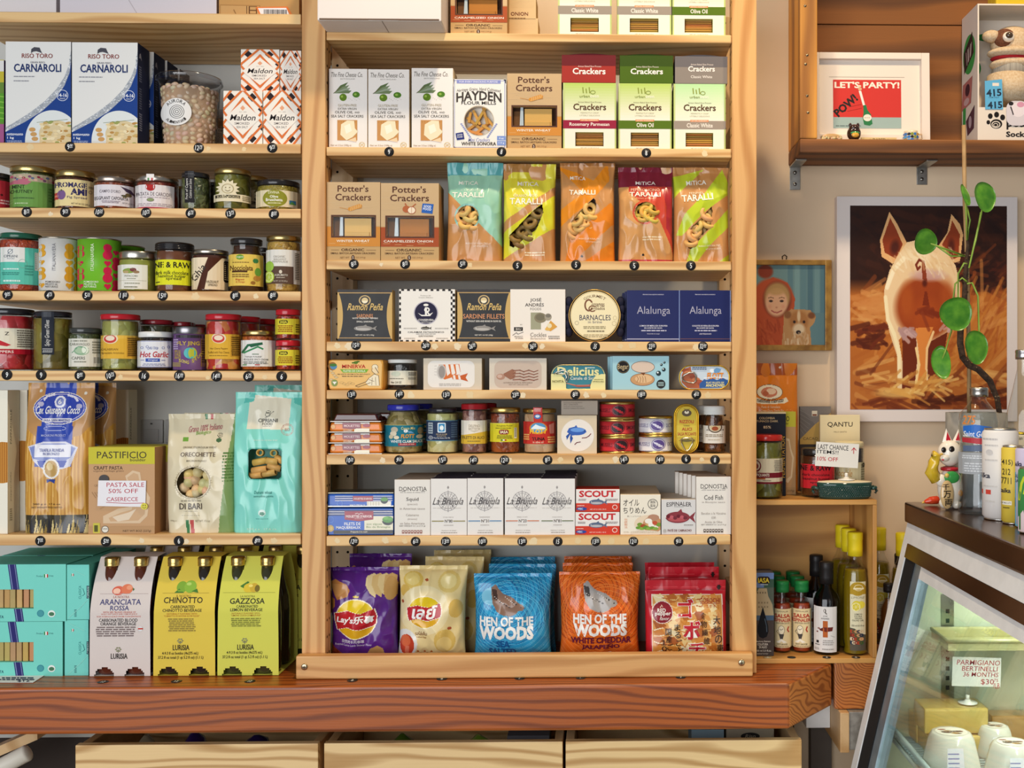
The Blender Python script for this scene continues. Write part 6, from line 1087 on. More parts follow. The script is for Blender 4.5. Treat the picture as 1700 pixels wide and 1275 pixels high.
jar(ZB,(516,160,738,346),'L3','aubergine caponata jar with white label and silver lid',('b5a598',32,216),('8a3a20','a8502a','5f2814',70),(212,326,'ded8dc',524,732),[G([(524,212),(732,212),(732,230),(690,222),(600,240),(524,226)],'ded8dc'),G([(650,218),(700,232),(732,262),(722,262),(680,246)],'4a3a50'),E(690,262,16,11,'6a5a3a'),E(672,272,10,9,'8a7a4a'),E(668,268,14,5,'3a3a2c'),T('CAMPO D\'ORO',550,240,650,256,'6a6268',.005),T('EGGPLANT CAPONATA',527,276,688,294,'3a3238',.01),D(560,298,650,312,2,'8a7a84'),T('NET WT. 6.7 OZ (190g)',660,304,726,314,'4a4248')],name='caponata_jar',sh=212)
jar(ZB,(742,158,966,346),'L3','artichoke spread jar with white label, red wax seal and paper strip',('c9bfb4',30,218),('8a2c1c','a03a24','6a1f12',70),(212,340,'e6dede',746,938),[T('PATATA DE CARCIOFI',750,252,922,272,'5a4c54',.01),D(760,276,930,284,1,'a89aa0'),E(820,294,18,10,'8a9a6a'),O(820,294,18,10,2,'6a5a4a'),D(752,310,934,328,2,'b0a4a8'),R(746,332,938,340,'b5485a'),R(800,212,838,232,'ece6e2'),E(820,224,23,22,'b52a2a'),O(820,224,15,14,2,'8a1a1c')],lidops=[R(800,155,838,190,'ece6e2'),R(806,176,814,190,'4a8a4a'),R(824,176,832,190,'c03a34')],name='spread_jar',sh=205)
jar(ZB,(984,140,1140,348),'L3','small hexagon-like caper jar with black lid and black strip label',('262426',26,142),('4a5232','6a7044','343a20',90),(176,310,'232124',1008,1054),[T('Fruit of Capers',962,228,1076,244,'d8d4cc',.01,.2,rot=-90),T('Calabria and Salina',984,228,1088,240,'d8d4cc',0,.2,rot=-90)],lidops=[R(1008,138,1054,176,'232124'),R(1010,152,1052,154,'6a6a6a')],lidmat='gloss',name='caper_jar',sh=178)
o=jar(ZB,(1165,122,1362,352),'L3','pickle jar with gold lid and cream sunburst label',(GL,30,190),('5a5a1c','7a7424','3f4416',50),(190,318,'e3d8b8',1168,1356),[],sh=160,name='pickle_jar')
bpy.data.objects.remove([c for c in o.children if c.name.startswith('paper_label')][0])
k_=K(px(ZB,1263),.04)/ZB[2];mb=MB();rp=98.5*k_*.985
sun=[]
for i in range(28):a=2*math.pi*i/28;q=62 if i%2 else 44;sun.append((1238+q*math.cos(a),238+q*math.sin(a)*.85))
mb.marks([G(sun,'e3d8b8'),R(1168,266,1356,306,'e3d8b8'),R(1176,272,1300,288,'2f2a22'),T('SLICED PICKLES',1184,275,1296,286,'d8cca4',.02),D(1310,272,1350,300,3,'8a7f60'),O(1238,238,30,26,3,'a8986a'),E(1228,232,3,3,'7a6a44'),E(1248,232,3,3,'7a6a44'),L([(1226,246),(1238,252),(1250,246)],3,'7a6a44')],cyl(1263.5,352,k_,rp),'paper',strip=16,d0=.0004);mb.build('paper_label',o)
behind(o,1,.069,'pickle jar with gold lid','gold-lidded pickle jars',dx=.012)
jar(ZB,(1393,185,1632,355),'L3','squat olive spread jar with black lid next to the post',('252324',30,222),('8a7a30','a8963c','6a6024',110),(248,336,'ddd0ae',1394,1628),[E(1494,292,62,46,'8a8a2c'),T('DIVINA',1460,254,1516,268,'e8e4c0',.01),T('Olive',1468,276,1510,290,'f4f2e4',.03),T('Bruschetta',1448,292,1532,308,'f4f2e4',.03),D(1456,314,1530,322,1,'e0dcb0'),R(1566,298,1600,320,'3f7a9a'),G([(1566,320),(1580,304),(1600,320)],'5a9a4a')],lidmat='gloss',name='spread_jar',sh=235)
bj=jar(ZB,(1110,165,1250,350),'L3','dark-lidded jar in the second row behind the caper jar',('2a2826',22,None),('2f3320','3f4428','20240f',80),None,(),Y=.085,name='caper_jar',lidmat='gloss')
for nm,rc in(('mint chutney',(262,132,330,338)),('fig spread',(498,168,560,344)),('caponata',(708,178,772,346)),('artichoke',(930,180,1000,348))):
    jar(ZB,rc,'L3','shadowed jar in the second row behind the '+nm+' jar',('a8905c',20,None),('4a2c1c','5a3824','341c10',80),None,(),Y=.095,name='second_row_jar',group='second row jars')
# ================================================================ fourth shelf
jar(ZC[:0]+ZB,(5,465,224,788),'L4','tomato sauce jar with dark green lid and turquoise label',('1f5a44',30,204),('a83a1c','bf4a22','8a2c14',120),(548,748,'5fc2ac',8,204),[R(18,548,132,628,'e6e4de'),O(64,572,12,14,2.5,'5a6a7a'),L([(52,585),(76,560)],2.5,'5a6a7a'),T('CIPRIANI',34,590,98,604,'3a4a5a',.01),T('FOOD',50,606,84,614,'6a7a8a'),O(122,636,22,24,2,'7aa894'),D(30,660,110,672,1,'d8ece4'),D(22,682,110,700,2,'3a8a7c'),D(30,722,112,738,1,'d8ece4'),R(178,570,204,668,'d9d6c8'),[R(182,575+10*i,202,580+10*i,'3a3a34')for i in range(9)],D(130,640,172,700,4,'4aa08e')],sh=525,lidmat='gloss',name='sauce_jar')
def itv(r,label,base,pc,hc,tx):
    x0,y0,x1,y1=r;ops=[L([(x0+14,y0),(x0+14,y1)],1,base)]
    def pn(cx,cy,s,c):return[E(cx,cy-18*s,21*s,21*s,c),E(cx,cy+22*s,24*s,25*s,c),R(cx-15*s,cy-14*s,cx+15*s,cy+14*s,c)]
    def ht(cx,cy,s,c):return[E(cx-8*s,cy-4*s,9*s,9*s,c),E(cx+8*s,cy-4*s,9*s,9*s,c),G([(cx-17*s,cy-1*s),(cx+17*s,cy-1*s),(cx,cy+19*s)],c)]
    o_=x1-420 if True else 0
    for cx,s in((x0+20,.8),(x0+150,1.0),(x0+190,.85)):
        k=0 if cx!=x0+190 else 1
        for j in range(4):
            yy=y0+70+62*j
            if(j+k)%2==0:ops.append(pn(cx,yy,s,pc))
            else:ops.append(ht(cx,yy+4,s,pc))
    ops.append(T('ITALIANAVERA',x0+4,(y0+y1)/2-48,x0+150,(y0+y1)/2-32,hc,.01,rot=-90));
    ops.append([T(s,x0+38,y1-58+13*i,x0+38+w,y1-48+13*i,tx,.01)for i,(s,w)in enumerate((('POMODORO',68),('PELATO AL',58),('NATURALE',58)))])
    return can(ZB,r,'L4',label,base,ops,'b9b0a0',name='tomato_can',rimh=7)
itv((219,497,423,793),'white tomato can with orange bean-and-heart pattern','dcdad6','dca02c','7a7a80','4a4a4c')
ig=itv((429,503,652,795),'green tomato can with crimson bean-and-heart pattern','6fb52c','c92048','d9e8c0','eef4e0')
behind(ig,2,.10,'green tomato can','green patterned tomato cans',dx=.002)
jar(ZB,(648,572,850,797),'L4','pistachio spread jar with silver lid and white label',('c9c4b8',42,190),('8a8f3c','9a9c48'),(650,782,'e6e3d8',650,796),[E(705,684,30,14,'8aa04a'),E(725,678,16,10,'7a3a44'),E(740,690,16,8,'9a7a5a'),E(690,690,14,8,'b9a070'),T('PISTACCHIO',684,706,748,717,'6a6a50',.01),D(692,722,740,730,1,'9a9a84'),R(655,735,790,737,'b9b49c'),D(680,746,765,756,1,'9a9a84'),D(680,766,750,776,1,'7a7a60')],name='spread_jar',sh=628)
jar(ZB,(850,524,1048,796),'L4','chocolate butter jar with black lid and bright yellow label',('222022',40,200),('6a3a20','74432a'),(622,758,'dede28',848,1042),[T('NE & RAW',848,634,1028,666,'24241a',.05),T('dark milk chocolate',850,682,1016,702,'2f2f1a',.02),T('hazelnut butter',866,702,1004,718,'2f2f1a',.02),T('spread',905,716,980,736,'2f2f1a',.02),R(855,740,875,746,'4a4a20')],name='butter_jar',sh=580,lidmat='gloss',ridges=3)
jar(ZB,(1046,565,1240,798),'L4','hazelnut spread jar with pale label, brown swoosh and silver lid',('b5ac9e',24,188),('4a2416','53291a'),(612,784,'e3cfae',1048,1238),[G([(1130,612),(1200,612),(1130,690),(1112,784),(1075,784),(1098,700)],'4a2416'),G([(1048,612),(1130,612),(1090,690),(1060,740),(1048,700)],'ecd9ba'),T('Ghia',1034,676,1128,712,'3a3430',.02,.2,rot=-55),rr_(1208,624,1238,742,12,'2a2420'),[R(1212,635+11*i,1236,640+11*i,'c9b490')for i in range(9)],T('HAZELNUT',1122,736,1182,750,'5a4a34',.005),T('SPREAD',1130,754,1176,766,'5a4a34',.005)],name='spread_jar',sh=600)
jar(ZB,(1245,500,1432,796),'L4','dark cocoa spread jar with black lid and yellow label',('2a2624',32,166),('3f2416','4a2a1a'),(592,762,'e2c25a',1246,1424),[E(1305,608,20,14,'6a9a34'),T('organic',1286,602,1324,614,'eef0d8',.005),E(1384,626,14,13,'3a7a44'),D(1262,632,1360,640,1,'7a5a2c'),T('Nocciolata',1256,652,1370,680,'5a3018',.025),R(1266,680,1342,690,'4a2c18'),D(1262,696,1356,718,2,'8a6a34'),T('Rigoni',1284,724,1326,736,'b5402c',.02),T('di Asiago',1284,738,1330,748,'b5402c',.01),E(1395,685,16,22,'6a9a3c'),E(1390,720,18,14,'b9823c'),E(1370,745,12,9,'9a6a30')],name='spread_jar',prof=[(.88,0),(1,.03),(1,.60),(.96,.68),(.80,.76),(.80,.82),(.84,.87),(.82,.9)],lidmat='gloss')
jar(ZB,(1447,488,1634,797),'L4','bergamot marmalade jar with gold lid touching the post',(GL,26,180),('b08a3c','c29a48','9a7430',100),(568,752,'e0dcd2',1450,1628),[R(1450,658,1590,752,'5a4438'),R(1594,580,1622,735,'cfc8ba'),[R(1598,585+9*i,1620,589+9*i,'4a443c')for i in range(16)],T('ORGANIC',1488,600,1548,612,'a39c90',0),T('BERGAMOT',1490,616,1552,626,'a39c90',0),T('MARMALADE',1482,628,1560,638,'a39c90',0),E(1468,658,22,28,'9ac04a'),E(1466,715,26,32,'b5cc4e'),O(1466,715,20,25,4,'e0eca0'),[L([(1466,715),(1466+20*math.cos(i),715+24*math.sin(i))],2,'e0eca0')for i in range(6)],E(1524,688,8,10,'d8ccb8'),T('AGRUMATO',1494,700,1560,711,'e0d8c8',.01),D(1500,716,1550,722,1,'cfc4b0'),T('Net WT. 12.7 OZ (360 g)',1488,734,1558,743,'d8ccb8')],name='marmalade_jar',sh=535)
for nm,rc,c in(('brown nut butter',(1048,552,1130,700),'262426'),('hazelnut spread',(1235,530,1290,700),'2a2624'),('dark cocoa spread',(1400,522,1462,790),'2a2624'),('pistachio spread',(760,600,850,796),'9a9a94')):
    jar(ZB,rc,'L4','second-row jar seen past the '+nm+' jar',(c,22,None),('4a2a1a','3a1e12','2c140a',80),None,(),Y=.118,name='second_row_jar',group='second row jars',lidmat='gloss')
jar(ZB,(-135,475,-8,780),'L4','dark green lidded sauce jar at the left edge, mostly cut off',('1f4a3a',20,None),('5a2c1c','6a3424','44200f',80),None,(),Y=.02,name='sauce_jar',lidmat='gloss')
# ================================================================ fifth shelf
jar(ZC,(-70,98,186,438),'L5','red pepper jar with black lid and cream label at the left edge',('26262a',32,232),('b0202a','c4343a','8a141c',40),(208,348,'e3dbc4',-68,170),[G([(-68,320),(170,320),(170,348),(-68,348)],'b0182a'),T('PEPPERS',-20,328,72,342,'f0e4d8',.02),T('Z',30,228,52,246,'2a2622',.02),G([(-20,260),(10,275),(60,298),(40,306),(0,300),(-25,285)],'c02c34'),L([(-20,262),(5,250)],5,'3a7a3a'),D(86,214,162,312,8,'7a7060')],sh=170,name='pepper_jar',lidmat='gloss')
jar(ZC,(186,115,390,440),'L5','tall green olive jar with black lid and black strip label',('24242a',30,186),('6a5a20','8a7a2c','4f4414',34),(150,352,'262a34',234,292),[T('Spicy Green Olives',192,222,334,250,'d8d6d0',.01,.25,rot=-90),R(238,320,286,324,'b9b9b9'),D(238,328,288,342,2,'b9b9b9')],lidops=[R(234,120,292,150,'262a34')],sh=165,name='olive_jar',lidmat='gloss')
o=jar(ZC,(378,207,549,443),'L5','small caper jar with dark lid and white label',('3a3c3a',28,160),('4a5230','6a7046','343c1e',100),(268,420,'dcdacd',384,548),[D(392,274,480,288,1,'8a8a7a'),T('CARAVAGLIO',388,292,484,306,'6a6a5c',.015),E(445,335,36,24,'a8c0a0'),O(440,332,30,22,3,'6a9a78'),L([(400,345),(430,312),(478,322)],4,'6a9a78'),E(462,330,16,20,'e4ecdc'),T('CAPERS',398,366,462,382,'5a5c50',.015),D(405,388,470,400,1,'8a8a7a'),D(494,280,545,350,5,'8a8a7c'),R(500,366,545,405,'e8e6dc'),[R(503+7*i,368,506+7*i,402,'2a2a26')for i in range(6)]],name='caper_jar',sh=250,lidmat='gloss')
behind(o,2,.062,'caper jar with dark lid','dark-lidded caper jars',dx=.004)
RDL='c0202c'
jar(ZC,(556,132,752,442),'L5','pale artichoke jar with red lid and mustard yellow label',(RDL,30,200),('9a9a4c','b5b065','7a7a34',42),(250,376,'dfae3c',551,750),[G([(551,250),(751,250),(751,262),(551,275)],'e4b84c'),E(606,268,36,28,'e8d8b4',0,360),E(604,270,30,22,'c9403a'),E(604,266,22,14,'ecd8c0'),T('CALABRIAN',560,320,642,332,'7a5a1c',.01),T('Spreadable Artichokes',562,340,672,354,'7a5a1c',.01),R(684,258,740,368,'c99430'),D(688,262,736,362,10,'5a3f14')],sh=185,name='artichoke_jar',lidmat='gloss')
jar(ZC,(753,228,942,443),'L5','garlic chilli oil jar with white lid and red lettering',('e2e2de',32,178),('2a1c18','3a241c','1c1210',90),(280,424,'e3e3e6',754,938),[R(754,282,938,284,'3a4a9a'),R(754,420,938,423,'3a4a9a'),[O(778+26*i,318-5*(i%2),7,7,2,'4a5aa0')for i in(0,1,4,5)],T('CHILI CRISP',805,312,858,326,'4a5aa0',.005,0,arch=4),T('Hot Garlic',768,338,908,370,'b8303a',.04,.2),R(796,376,866,394,'3a55a8'),T('Original',808,380,854,391,'e8eaf2',.01),D(770,382,790,388,1,'4a5aa0'),D(872,382,892,388,1,'4a5aa0'),D(780,402,900,416,2,'8a90b0')],name='chilli_jar',sh=270,lidmat='gloss')
hgb=jar(ZC,(762,158,938,440),'L5','jar with maroon lid peeking above the garlic chilli jar',('8a1f2a',26,None),('4a4a30','5a5a3a','343420',60),None,(),Y=.085,name='pepper_jar',lidmat='gloss')
behind(hgb,2,.085,'maroon-lidded jar peeking above','maroon-lidded jars',dx=.012)
can(ZC,(942,204,1117,444),'L5','purple sauce tin with grey screw cap and green circle','6a4a7a',[R(942,250,1117,266,'2f2b30'),E(1030,348,30,30,'4ab0b0'),E(1044,348,22,30,'b5b83a'),T('FLY JING',966,284,1080,312,'b9a03c',.05),T('SICHUAN',955,330,985,380,'b9a03c',.02),[T(ch,975+13*i,392-int(3.4*abs(i-4))+(0 if i<5 else-8*(i-4)),987+13*i,410-int(3.4*abs(i-4))+(0 if i<5 else-8*(i-4)),'c9b84a',.04)for i,ch in enumerate('SONG SAUCE')],R(1085,268,1117,420,'8a6a50'),D(1088,275,1114,400,10,'4a3428'),D(950,270,975,330,5,'b5a0c4'),[L([(948,400+6*i),(985,402+6*i)],3,'a89a40')for i in range(4)]],'4a484c',name='sauce_tin',rimh=6)
mb=MB();so=bpy.data.objects['sauce_tin'];hz=max((c.matrix_basis@v.co).z for c in so.children for v in c.data.vertices);rx_=max(v.co.x for v in so.data.vertices)
mb.lathe([(rx_*1.0,hz-.0142),(rx_*1.012,hz-.0136),(rx_*1.012,hz-.001),(rx_*.98,hz+.0006),(.0005,hz+.0006)],'metal','8a878a',n=44);mb.build('screw_cap',so)
pj=jar(ZC,(1118,138,1310,448),'L5','stuffed cherry pepper jar with red lid and mustard yellow label',(RDL,32,186),('b02020','c83a28','d8a04a',42),(250,384,'dfae3c',1120,1308),[E(1190,272,36,28,'e8d8b4'),E(1188,274,30,22,'c9403a'),E(1188,270,22,14,'ecd8c0'),T('Hot Cherry Peppers',1146,322,1234,336,'6a4a14',.01),T('Stuffed with Feta Cheese',1136,342,1242,354,'6a4a14',.005),D(1140,362,1240,370,1,'8a6a24'),R(1248,258,1300,372,'c99430'),D(1252,262,1298,366,10,'5a3f14')],sh=190,name='pepper_jar',lidmat='gloss')
behind(pj,3,.075,'cherry pepper jar with red lid','red-lidded pepper jars',dx=.012)
jar(ZC,(1312,228,1498,448),'L5','orange spicy cream jar with gold lid and white label',(GL,26,170),('b0541c','c4682a','9a4414',110),(282,424,'e6e3de',1314,1490),[L([(1322,348),(1350,310),(1420,300)],12,'2f6a4a'),L([(1330,350),(1400,318),(1425,330)],9,'3f8a5a'),G([(1352,310),(1420,296),(1426,306),(1366,322)],'2a5f44'),D(1370,354,1405,362,1,'5a7a5a'),T('"NDUJA PUGLIESE"',1336,368,1420,378,'5a5a54',.01),T('PUGLIESE SPICY CREAM',1330,382,1452,392,'5a5a54',.005),D(1322,396,1456,412,2,'7a7a72'),R(1325,413,1345,418,'4a8a4a'),R(1385,413,1410,418,'b5332c')],name='spread_jar',sh=270)
def iasa(r,z,label):
    y0=r[1];return jar(ZC,r,z,label,(RDL,32,None),('a82a1c','c0402a','8a1c14',90),(y0+54,y0+138,'dece3a',r[0]+2,r[2]-2),[rr_(1518,y0+62,1562,y0+82,9,'3f3a1a'),T('IASA',1524,y0+65,1558,y0+79,'e8d84a',.05),D(1512,y0+88,1590,y0+128,4,'9a5a1c'),D(1600,y0+80,1622,y0+130,4,'6a5a1c')],name='relish_jar',sh=y0+46,lidmat='gloss',group='red-lidded relish jars')
ia=iasa((1496,282,1632,450),'L5','small red-lidded relish jar, lower of the stacked pair by the post')
ha=max((c.matrix_basis@v.co).z for c in ia.children for v in c.data.vertices)
iasa((1496,110,1632,278),SZ['L5']+ha+.0006,'small red-lidded relish jar, upper of the stacked pair by the post')
for nm,rc,c in(('green olive',(170,112,240,430),'26242a'),('white garlic',(940,168,1040,440),'7a1c24')):
    jar(ZC,rc,'L5','second-row jar seen past the '+nm+' jar',(c,24,None),('3a3020','4a3a24','2a2014',60),None,(),Y=.118,name='second_row_jar',group='second row jars',lidmat='gloss')
# ================================================================ sixth shelf: pasta
def pboxes():
    o=carton(ZD,(-120,48,42,838),'L6','cream pasta box with round side window at the left edge',[R(-120,330,42,560,'c98a3a'),[L([(-60+12*i,335),(-60+12*i,555)],4,'a8682a')for i in range(9)],G([(-120,48),(42,48),(42,335),(10,332),(-40,345),(-120,360)],'ece6d4'),G([(-120,540),(-40,560),(10,562),(42,555),(42,838),(-120,838)],'ece6d4')],('ece6d4','d9cfb8','e0d8be'),.04,name='pasta_box',cat='pasta box')
    mb=MB();w2=max(v.co.x for v in o.data.vertices);hh=max(v.co.z for v in o.data.vertices);k=hh/790
    mb.marks([T('PAPPARDELLE',40-95,250-12,40+95,250+12,'6a6450',.01,rot=-90),T('pappardelle',40-80,580-11,40+80,580+11,'8a8268',0,rot=-90),D(20,700,60,770,6,'a39a80')],lambda x,y,d:(w2+d,.002+x*k*.62,hh-(y-48)*k),'paper');mb.build('side_print',o)
    dup(o,(.0135,.043,0),'cream pasta box standing behind the one at the left edge')
    dup(o,(.155,.16,.0),'cream pasta box standing far back behind the spaghetti bag')
pboxes()
SPB=bag(ZD,(112,10,478,838),'L6','clear bag of long golden spaghetti with large blue crest label','c9923c',
    [[L([(125+9*i+2*(i%3),280),(120+9.2*i,740)],5,['d8a54e','b87f30','e0b260','c48c38'][i%4])for i in range(40)],G([(130,15),(485,30),(478,240),(430,300),(380,310),(185,310),(125,260),(118,130)],'b98a56'),R(112,735,478,842,'3a3424'),[G([(115+22*i,842),(130+22*i,735+20*(i%3)),(142+22*i,842)],['c9b06a','8a7438','2a2830','dcc88a'][i%4])for i in range(17)],[L([(120+18*i,835),(138+18*i,760+14*(i%2))],4,'23222e')for i in range(19)],
     R(212,5,378,300,'2c46a8'),E(300,150,148,90,'e8e0d0'),E(300,150,144,86,'2a41a6'),O(300,150,136,79,4,'c9bfd8'),E(298,115,30,34,'e6e4ea'),E(298,115,20,24,'6a78b8'),T('6',288,102,308,128,'e8e6ec',.03),L([(210,105),(225,85),(260,75)],12,'dcd8e4'),L([(392,110),(372,88),(336,78)],12,'dcd8e4'),E(195,128,17,14,'b9b4cc'),E(405,140,17,14,'b9b4cc'),R(160,170,440,172,'c9c4dc'),T('Cav. Giuseppe Cocco',170,138,414,196,'f2f0f2',.035,.3),R(215,208,372,226,'e4e0e4'),T('FARA SAN MARTINO',224,211,364,223,'3a4a9a',.015),D(240,236,350,244,1,'a8b0d8'),R(188,250,384,470,'2c46a8'),O(286,262,60,14,3,'b9c0e4'),T('MACARONI PRODUCT',218,294,350,306,'b9c0e4',.01),
     G([(145,360),(230,335),(350,335),(416,365),(395,430),(380,470),(330,486),(230,486),(180,440)],'d0cfdc'),G([(155,365),(230,345),(345,345),(405,370),(380,420),(350,440),(220,440),(175,425)],'7f8cc4'),R(185,352,378,420,'e3e2ea'),T('TRAFILA RUVIDA',212,372,344,390,'5a68a8',.015),T('IN BRONZO',232,394,322,408,'5a68a8',.01),G([(200,440),(360,440),(345,475),(215,475)],'2c46a8'),E(278,483,46,56,'e8e4de'),E(278,483,36,46,'c09a5a'),E(270,470,18,22,'e4cc98'),G([(250,540),(300,540),(296,565),(272,552),(252,560)],'2a3f8c'),E(182,55,9,9,'d9d4c4'),E(433,68,9,9,'d9d4c4'),T('500 g e  17.6 oz',180,672,330,684,'4a3418',.01),T('NET WEIGHT PESO NETTO',172,690,338,700,'4a3418')],
    depth=.055,style='gusset',Y=.014,seed=21,amp=.0022,seal=20,cat='pasta bag',name='spaghetti_bag')
dup(SPB,(.012,.062,0),'clear bag of spaghetti standing behind the front spaghetti bag')
PBX=carton(ZD,(480,362,840,838),'L6','kraft pasta box with yellow-green top band and handwritten sale note',[R(480,362,840,455,'c9bf3c'),T('PASTIFICIO',526,386,796,424,'4a4430',.01),T('boulder',706,424,792,440,'4a4430',.02),T('CRAFT PASTA',508,466,666,486,'4a3a2c',.015),T('organic heritage grains',506,488,672,500,'8a6a50',.01),G([(680,520),(720,490),(760,500),(770,560),(815,640),(800,740),(760,780),(560,780),(560,740),(640,700),(700,690),(720,620),(690,560)],'dcbf9c'),G([(690,530),(725,503),(750,512),(760,570),(795,640),(785,730),(750,765),(600,770),(590,750),(660,720),(715,705),(735,625),(705,560)],'cfa982'),G([(610,745),(700,720),(740,700),(700,760),(640,770)],'e4cfb4'),[L([(500+14*i,610),(520+14*i,640)],4,'a8805a')for i in range(3)],T('CASERECCE',512,566,580,578,'9a7a5a'),L([(545,700),(590,670)],6,'b98f68'),R(480,795,840,838,'bb9268'),R(506,778,543,834,'c9bf4c'),R(512,790,532,826,'5a5a2c'),E(571,813,20,20,'e8e0d0'),O(571,813,20,20,3,'4a443c'),T('USDA',557,806,585,814,'3a342c',.02),T('NET WT 8OZ (227g)',668,816,820,830,'5a4430',.015)],('c79c72','c9c04c','a87c54'),.05,Y=.006,name='pasta_box',cat='pasta box')
m_=MB();kk_=(max(v.co.z for v in PBX.data.vertices))/476;X_=lambda x,y,d:((x-660)*kk_,-d,(838-y)*kk_)
m_.marks([E(566,537,27,24,'37312f')],X_,'satin',d0=.002);m_.marks([E(566,537,27,24,'37312f')],lambda x,y,d:((x-660)*kk_,-d+.0004,(838-y)*kk_),'satin',d0=.002);m_.build('round_sticker',PBX)
m_=MB();m_.marks([G([(537,544),(796,546),(792,690),(532,684)],'ece8ea'),T('PASTA SALE',582,556,786,580,'b83a48',.005),T('50% OFF',592,590,752,614,'b83a48',.005),T('CASERECCE',582,636,752,658,'b83a48',.005),L([(580,664),(690,670),(784,668)],3,'b83a48')],X_,'paper',d0=.0026);m_.build('sale_note',PBX)
m_=MB();m_.marks([E(787,686,19,18,'d9cc3a'),E(781,681,2.4,4,'4a441c'),E(793,681,2.4,4,'4a441c'),L([(777,690),(787,697),(797,690)],2.4,'4a441c')],X_,'satin',d0=.0036);m_.build('smiley_sticker',PBX)
dup(PBX,(.004,.052,0),'kraft pasta box standing behind the sale box').children
ob=bag(ZD,(893,185,1268,836),'L6','cream orecchiette pasta bag with round window and green side','dccfae',
    [G([(1245,185),(1270,185),(1270,836),(1180,836),(1220,500)],'7f9a5c'),G([(1085,185),(1100,185),(1102,215),(1087,215)],'3a7a4a'),G([(1115,185),(1130,185),(1131,215),(1117,215)],'b83a34'),T('Grano 100% Italiano',1000,244,1182,278,'b8606a',0,.3,rot=-6),T('Biologico',1044,276,1130,302,'7fa84a',.01,.25,rot=-6),R(974,314,1004,334,'6fa03a'),O(1176,302,13,13,2.5,'4a443c'),T('U',1171,296,1181,308,'4a443c',.01),E(1173,329,14,12,'4a6a44'),T('ORGANIC ITALIAN DURUM WHEAT',984,362,1166,373,'7a705c',.005),T('ORECCHIETTE',974,394,1162,418,'5a4434',.01),T('MACARONI PRODUCT',1006,436,1120,446,'7a705c',.005),O(1048,560,98,92,5,'9a8a6a'),[L([(1048+97*math.cos(i*.15),560+91*math.sin(i*.15)),(1048+104*math.cos(i*.15),560+97*math.sin(i*.15))],3,'b5a888')for i in range(42)],D(980,652,1100,664,1,'8a7f68'),T('DI BARI',974,672,1094,706,'4a3c30',.02),D(990,712,1076,720,1,'9a8f78'),D(975,738,1090,742,1,'b5aa90'),G([(1005,764),(1024,764),(1028,836),(1012,836)],'3a7a4a'),G([(1030,764),(1048,764),(1054,836),(1036,836)],'b83a34'),T('NET WT. 17.6 oz',1058,764,1138,776,'8a8068'),T('500g e',922,764,956,774,'8a8068'),D(1200,390,1262,560,10,'5a7a3a')],
    depth=.06,holes=[E(1048,560,88,84,'0')],Y=.012,seed=22,amp=.003,seal=20,cat='pasta bag',name='orecchiette_bag',skew=-.02)
to3=o_to3[-1];rr=random.Random(2)
for x,y in((1005,510),(1060,505),(1100,520),(1000,560),(1045,550),(1090,560),(1120,570),(985,595),(1035,600),(1080,605),(1010,630),(1060,630),(1100,610),(1020,530)):
    mb=MB();c=[e*rr.uniform(.8,1.15)for e in lin('d9bd88')];q=Vector(to3(x,y,0))
    mb.ball((0,0,0),(.0115,.0022,.010),'satin',c,12,8,lambda p_:Vector((p_.x,p_.y+70*(p_.x**2+p_.z**2),p_.z)));o2=mb.build('pasta_shell',ob,q+Vector((0,.006+rr.uniform(0,.003),0)));o2.rotation_euler=(rr.uniform(-.5,.5),rr.uniform(0,3),rr.uniform(-.5,.5))
dup(ob,(.004,.068,.0),'cream orecchiette pasta bag standing behind the front one',rotz=.02)
cp=bag(ZD,(1250,68,1630,838),'L6','turquoise rigatoni bag with cream emblem panel and square window, beside the post','86d8c8',
    [G([(1330,80),(1562,105),(1558,275),(1330,270)],'e3dcc4'),G([(1305,68),(1362,75),(1352,120),(1300,130)],'58bcae'),G([(1570,80),(1630,80),(1630,150),(1580,130)],'58bcae'),O(1438,192,15,13,3,'5a5a50'),L([(1424,212),(1468,176)],3,'5a5a50'),O(1440,178,14,8,2.5,'5a5a50'),T('CIPRIANI',1386,214,1494,234,'4a4a42',.015),T('FOOD',1412,236,1468,250,'4a4a42',.015),D(1412,252,1470,258,1,'8a8a7a'),O(1550,274,35,33,3,'b58a7a'),O(1550,274,28,26,2,'b58a7a'),T('BIO',1536,266,1564,282,'b58a7a',.005),T('bronze die and slow dried',1372,326,1502,336,'d8ece0',.005),T('Durum wheat',1384,606,1478,624,'3a8a84',.01),T('semolina pasta',1380,630,1484,646,'3a8a84',.01),E(1424,728,20,19,'d8e8e0'),E(1424,732,15,10,'4a8a70'),D(1386,756,1462,766,1,'4a9a90'),T('500 g e   17.6 oz',1340,812,1500,824,'d8ece0'),rr_(1340,372,1530,550,22,'4fb09e')],
    depth=.06,holes=[rr_(1346,378,1526,544,22,'0')],Y=.012,seed=23,amp=.0035,seal=26,cat='pasta bag',name='rigatoni_bag',skew=.0)
to3=o_to3[-1];rr=random.Random(6)
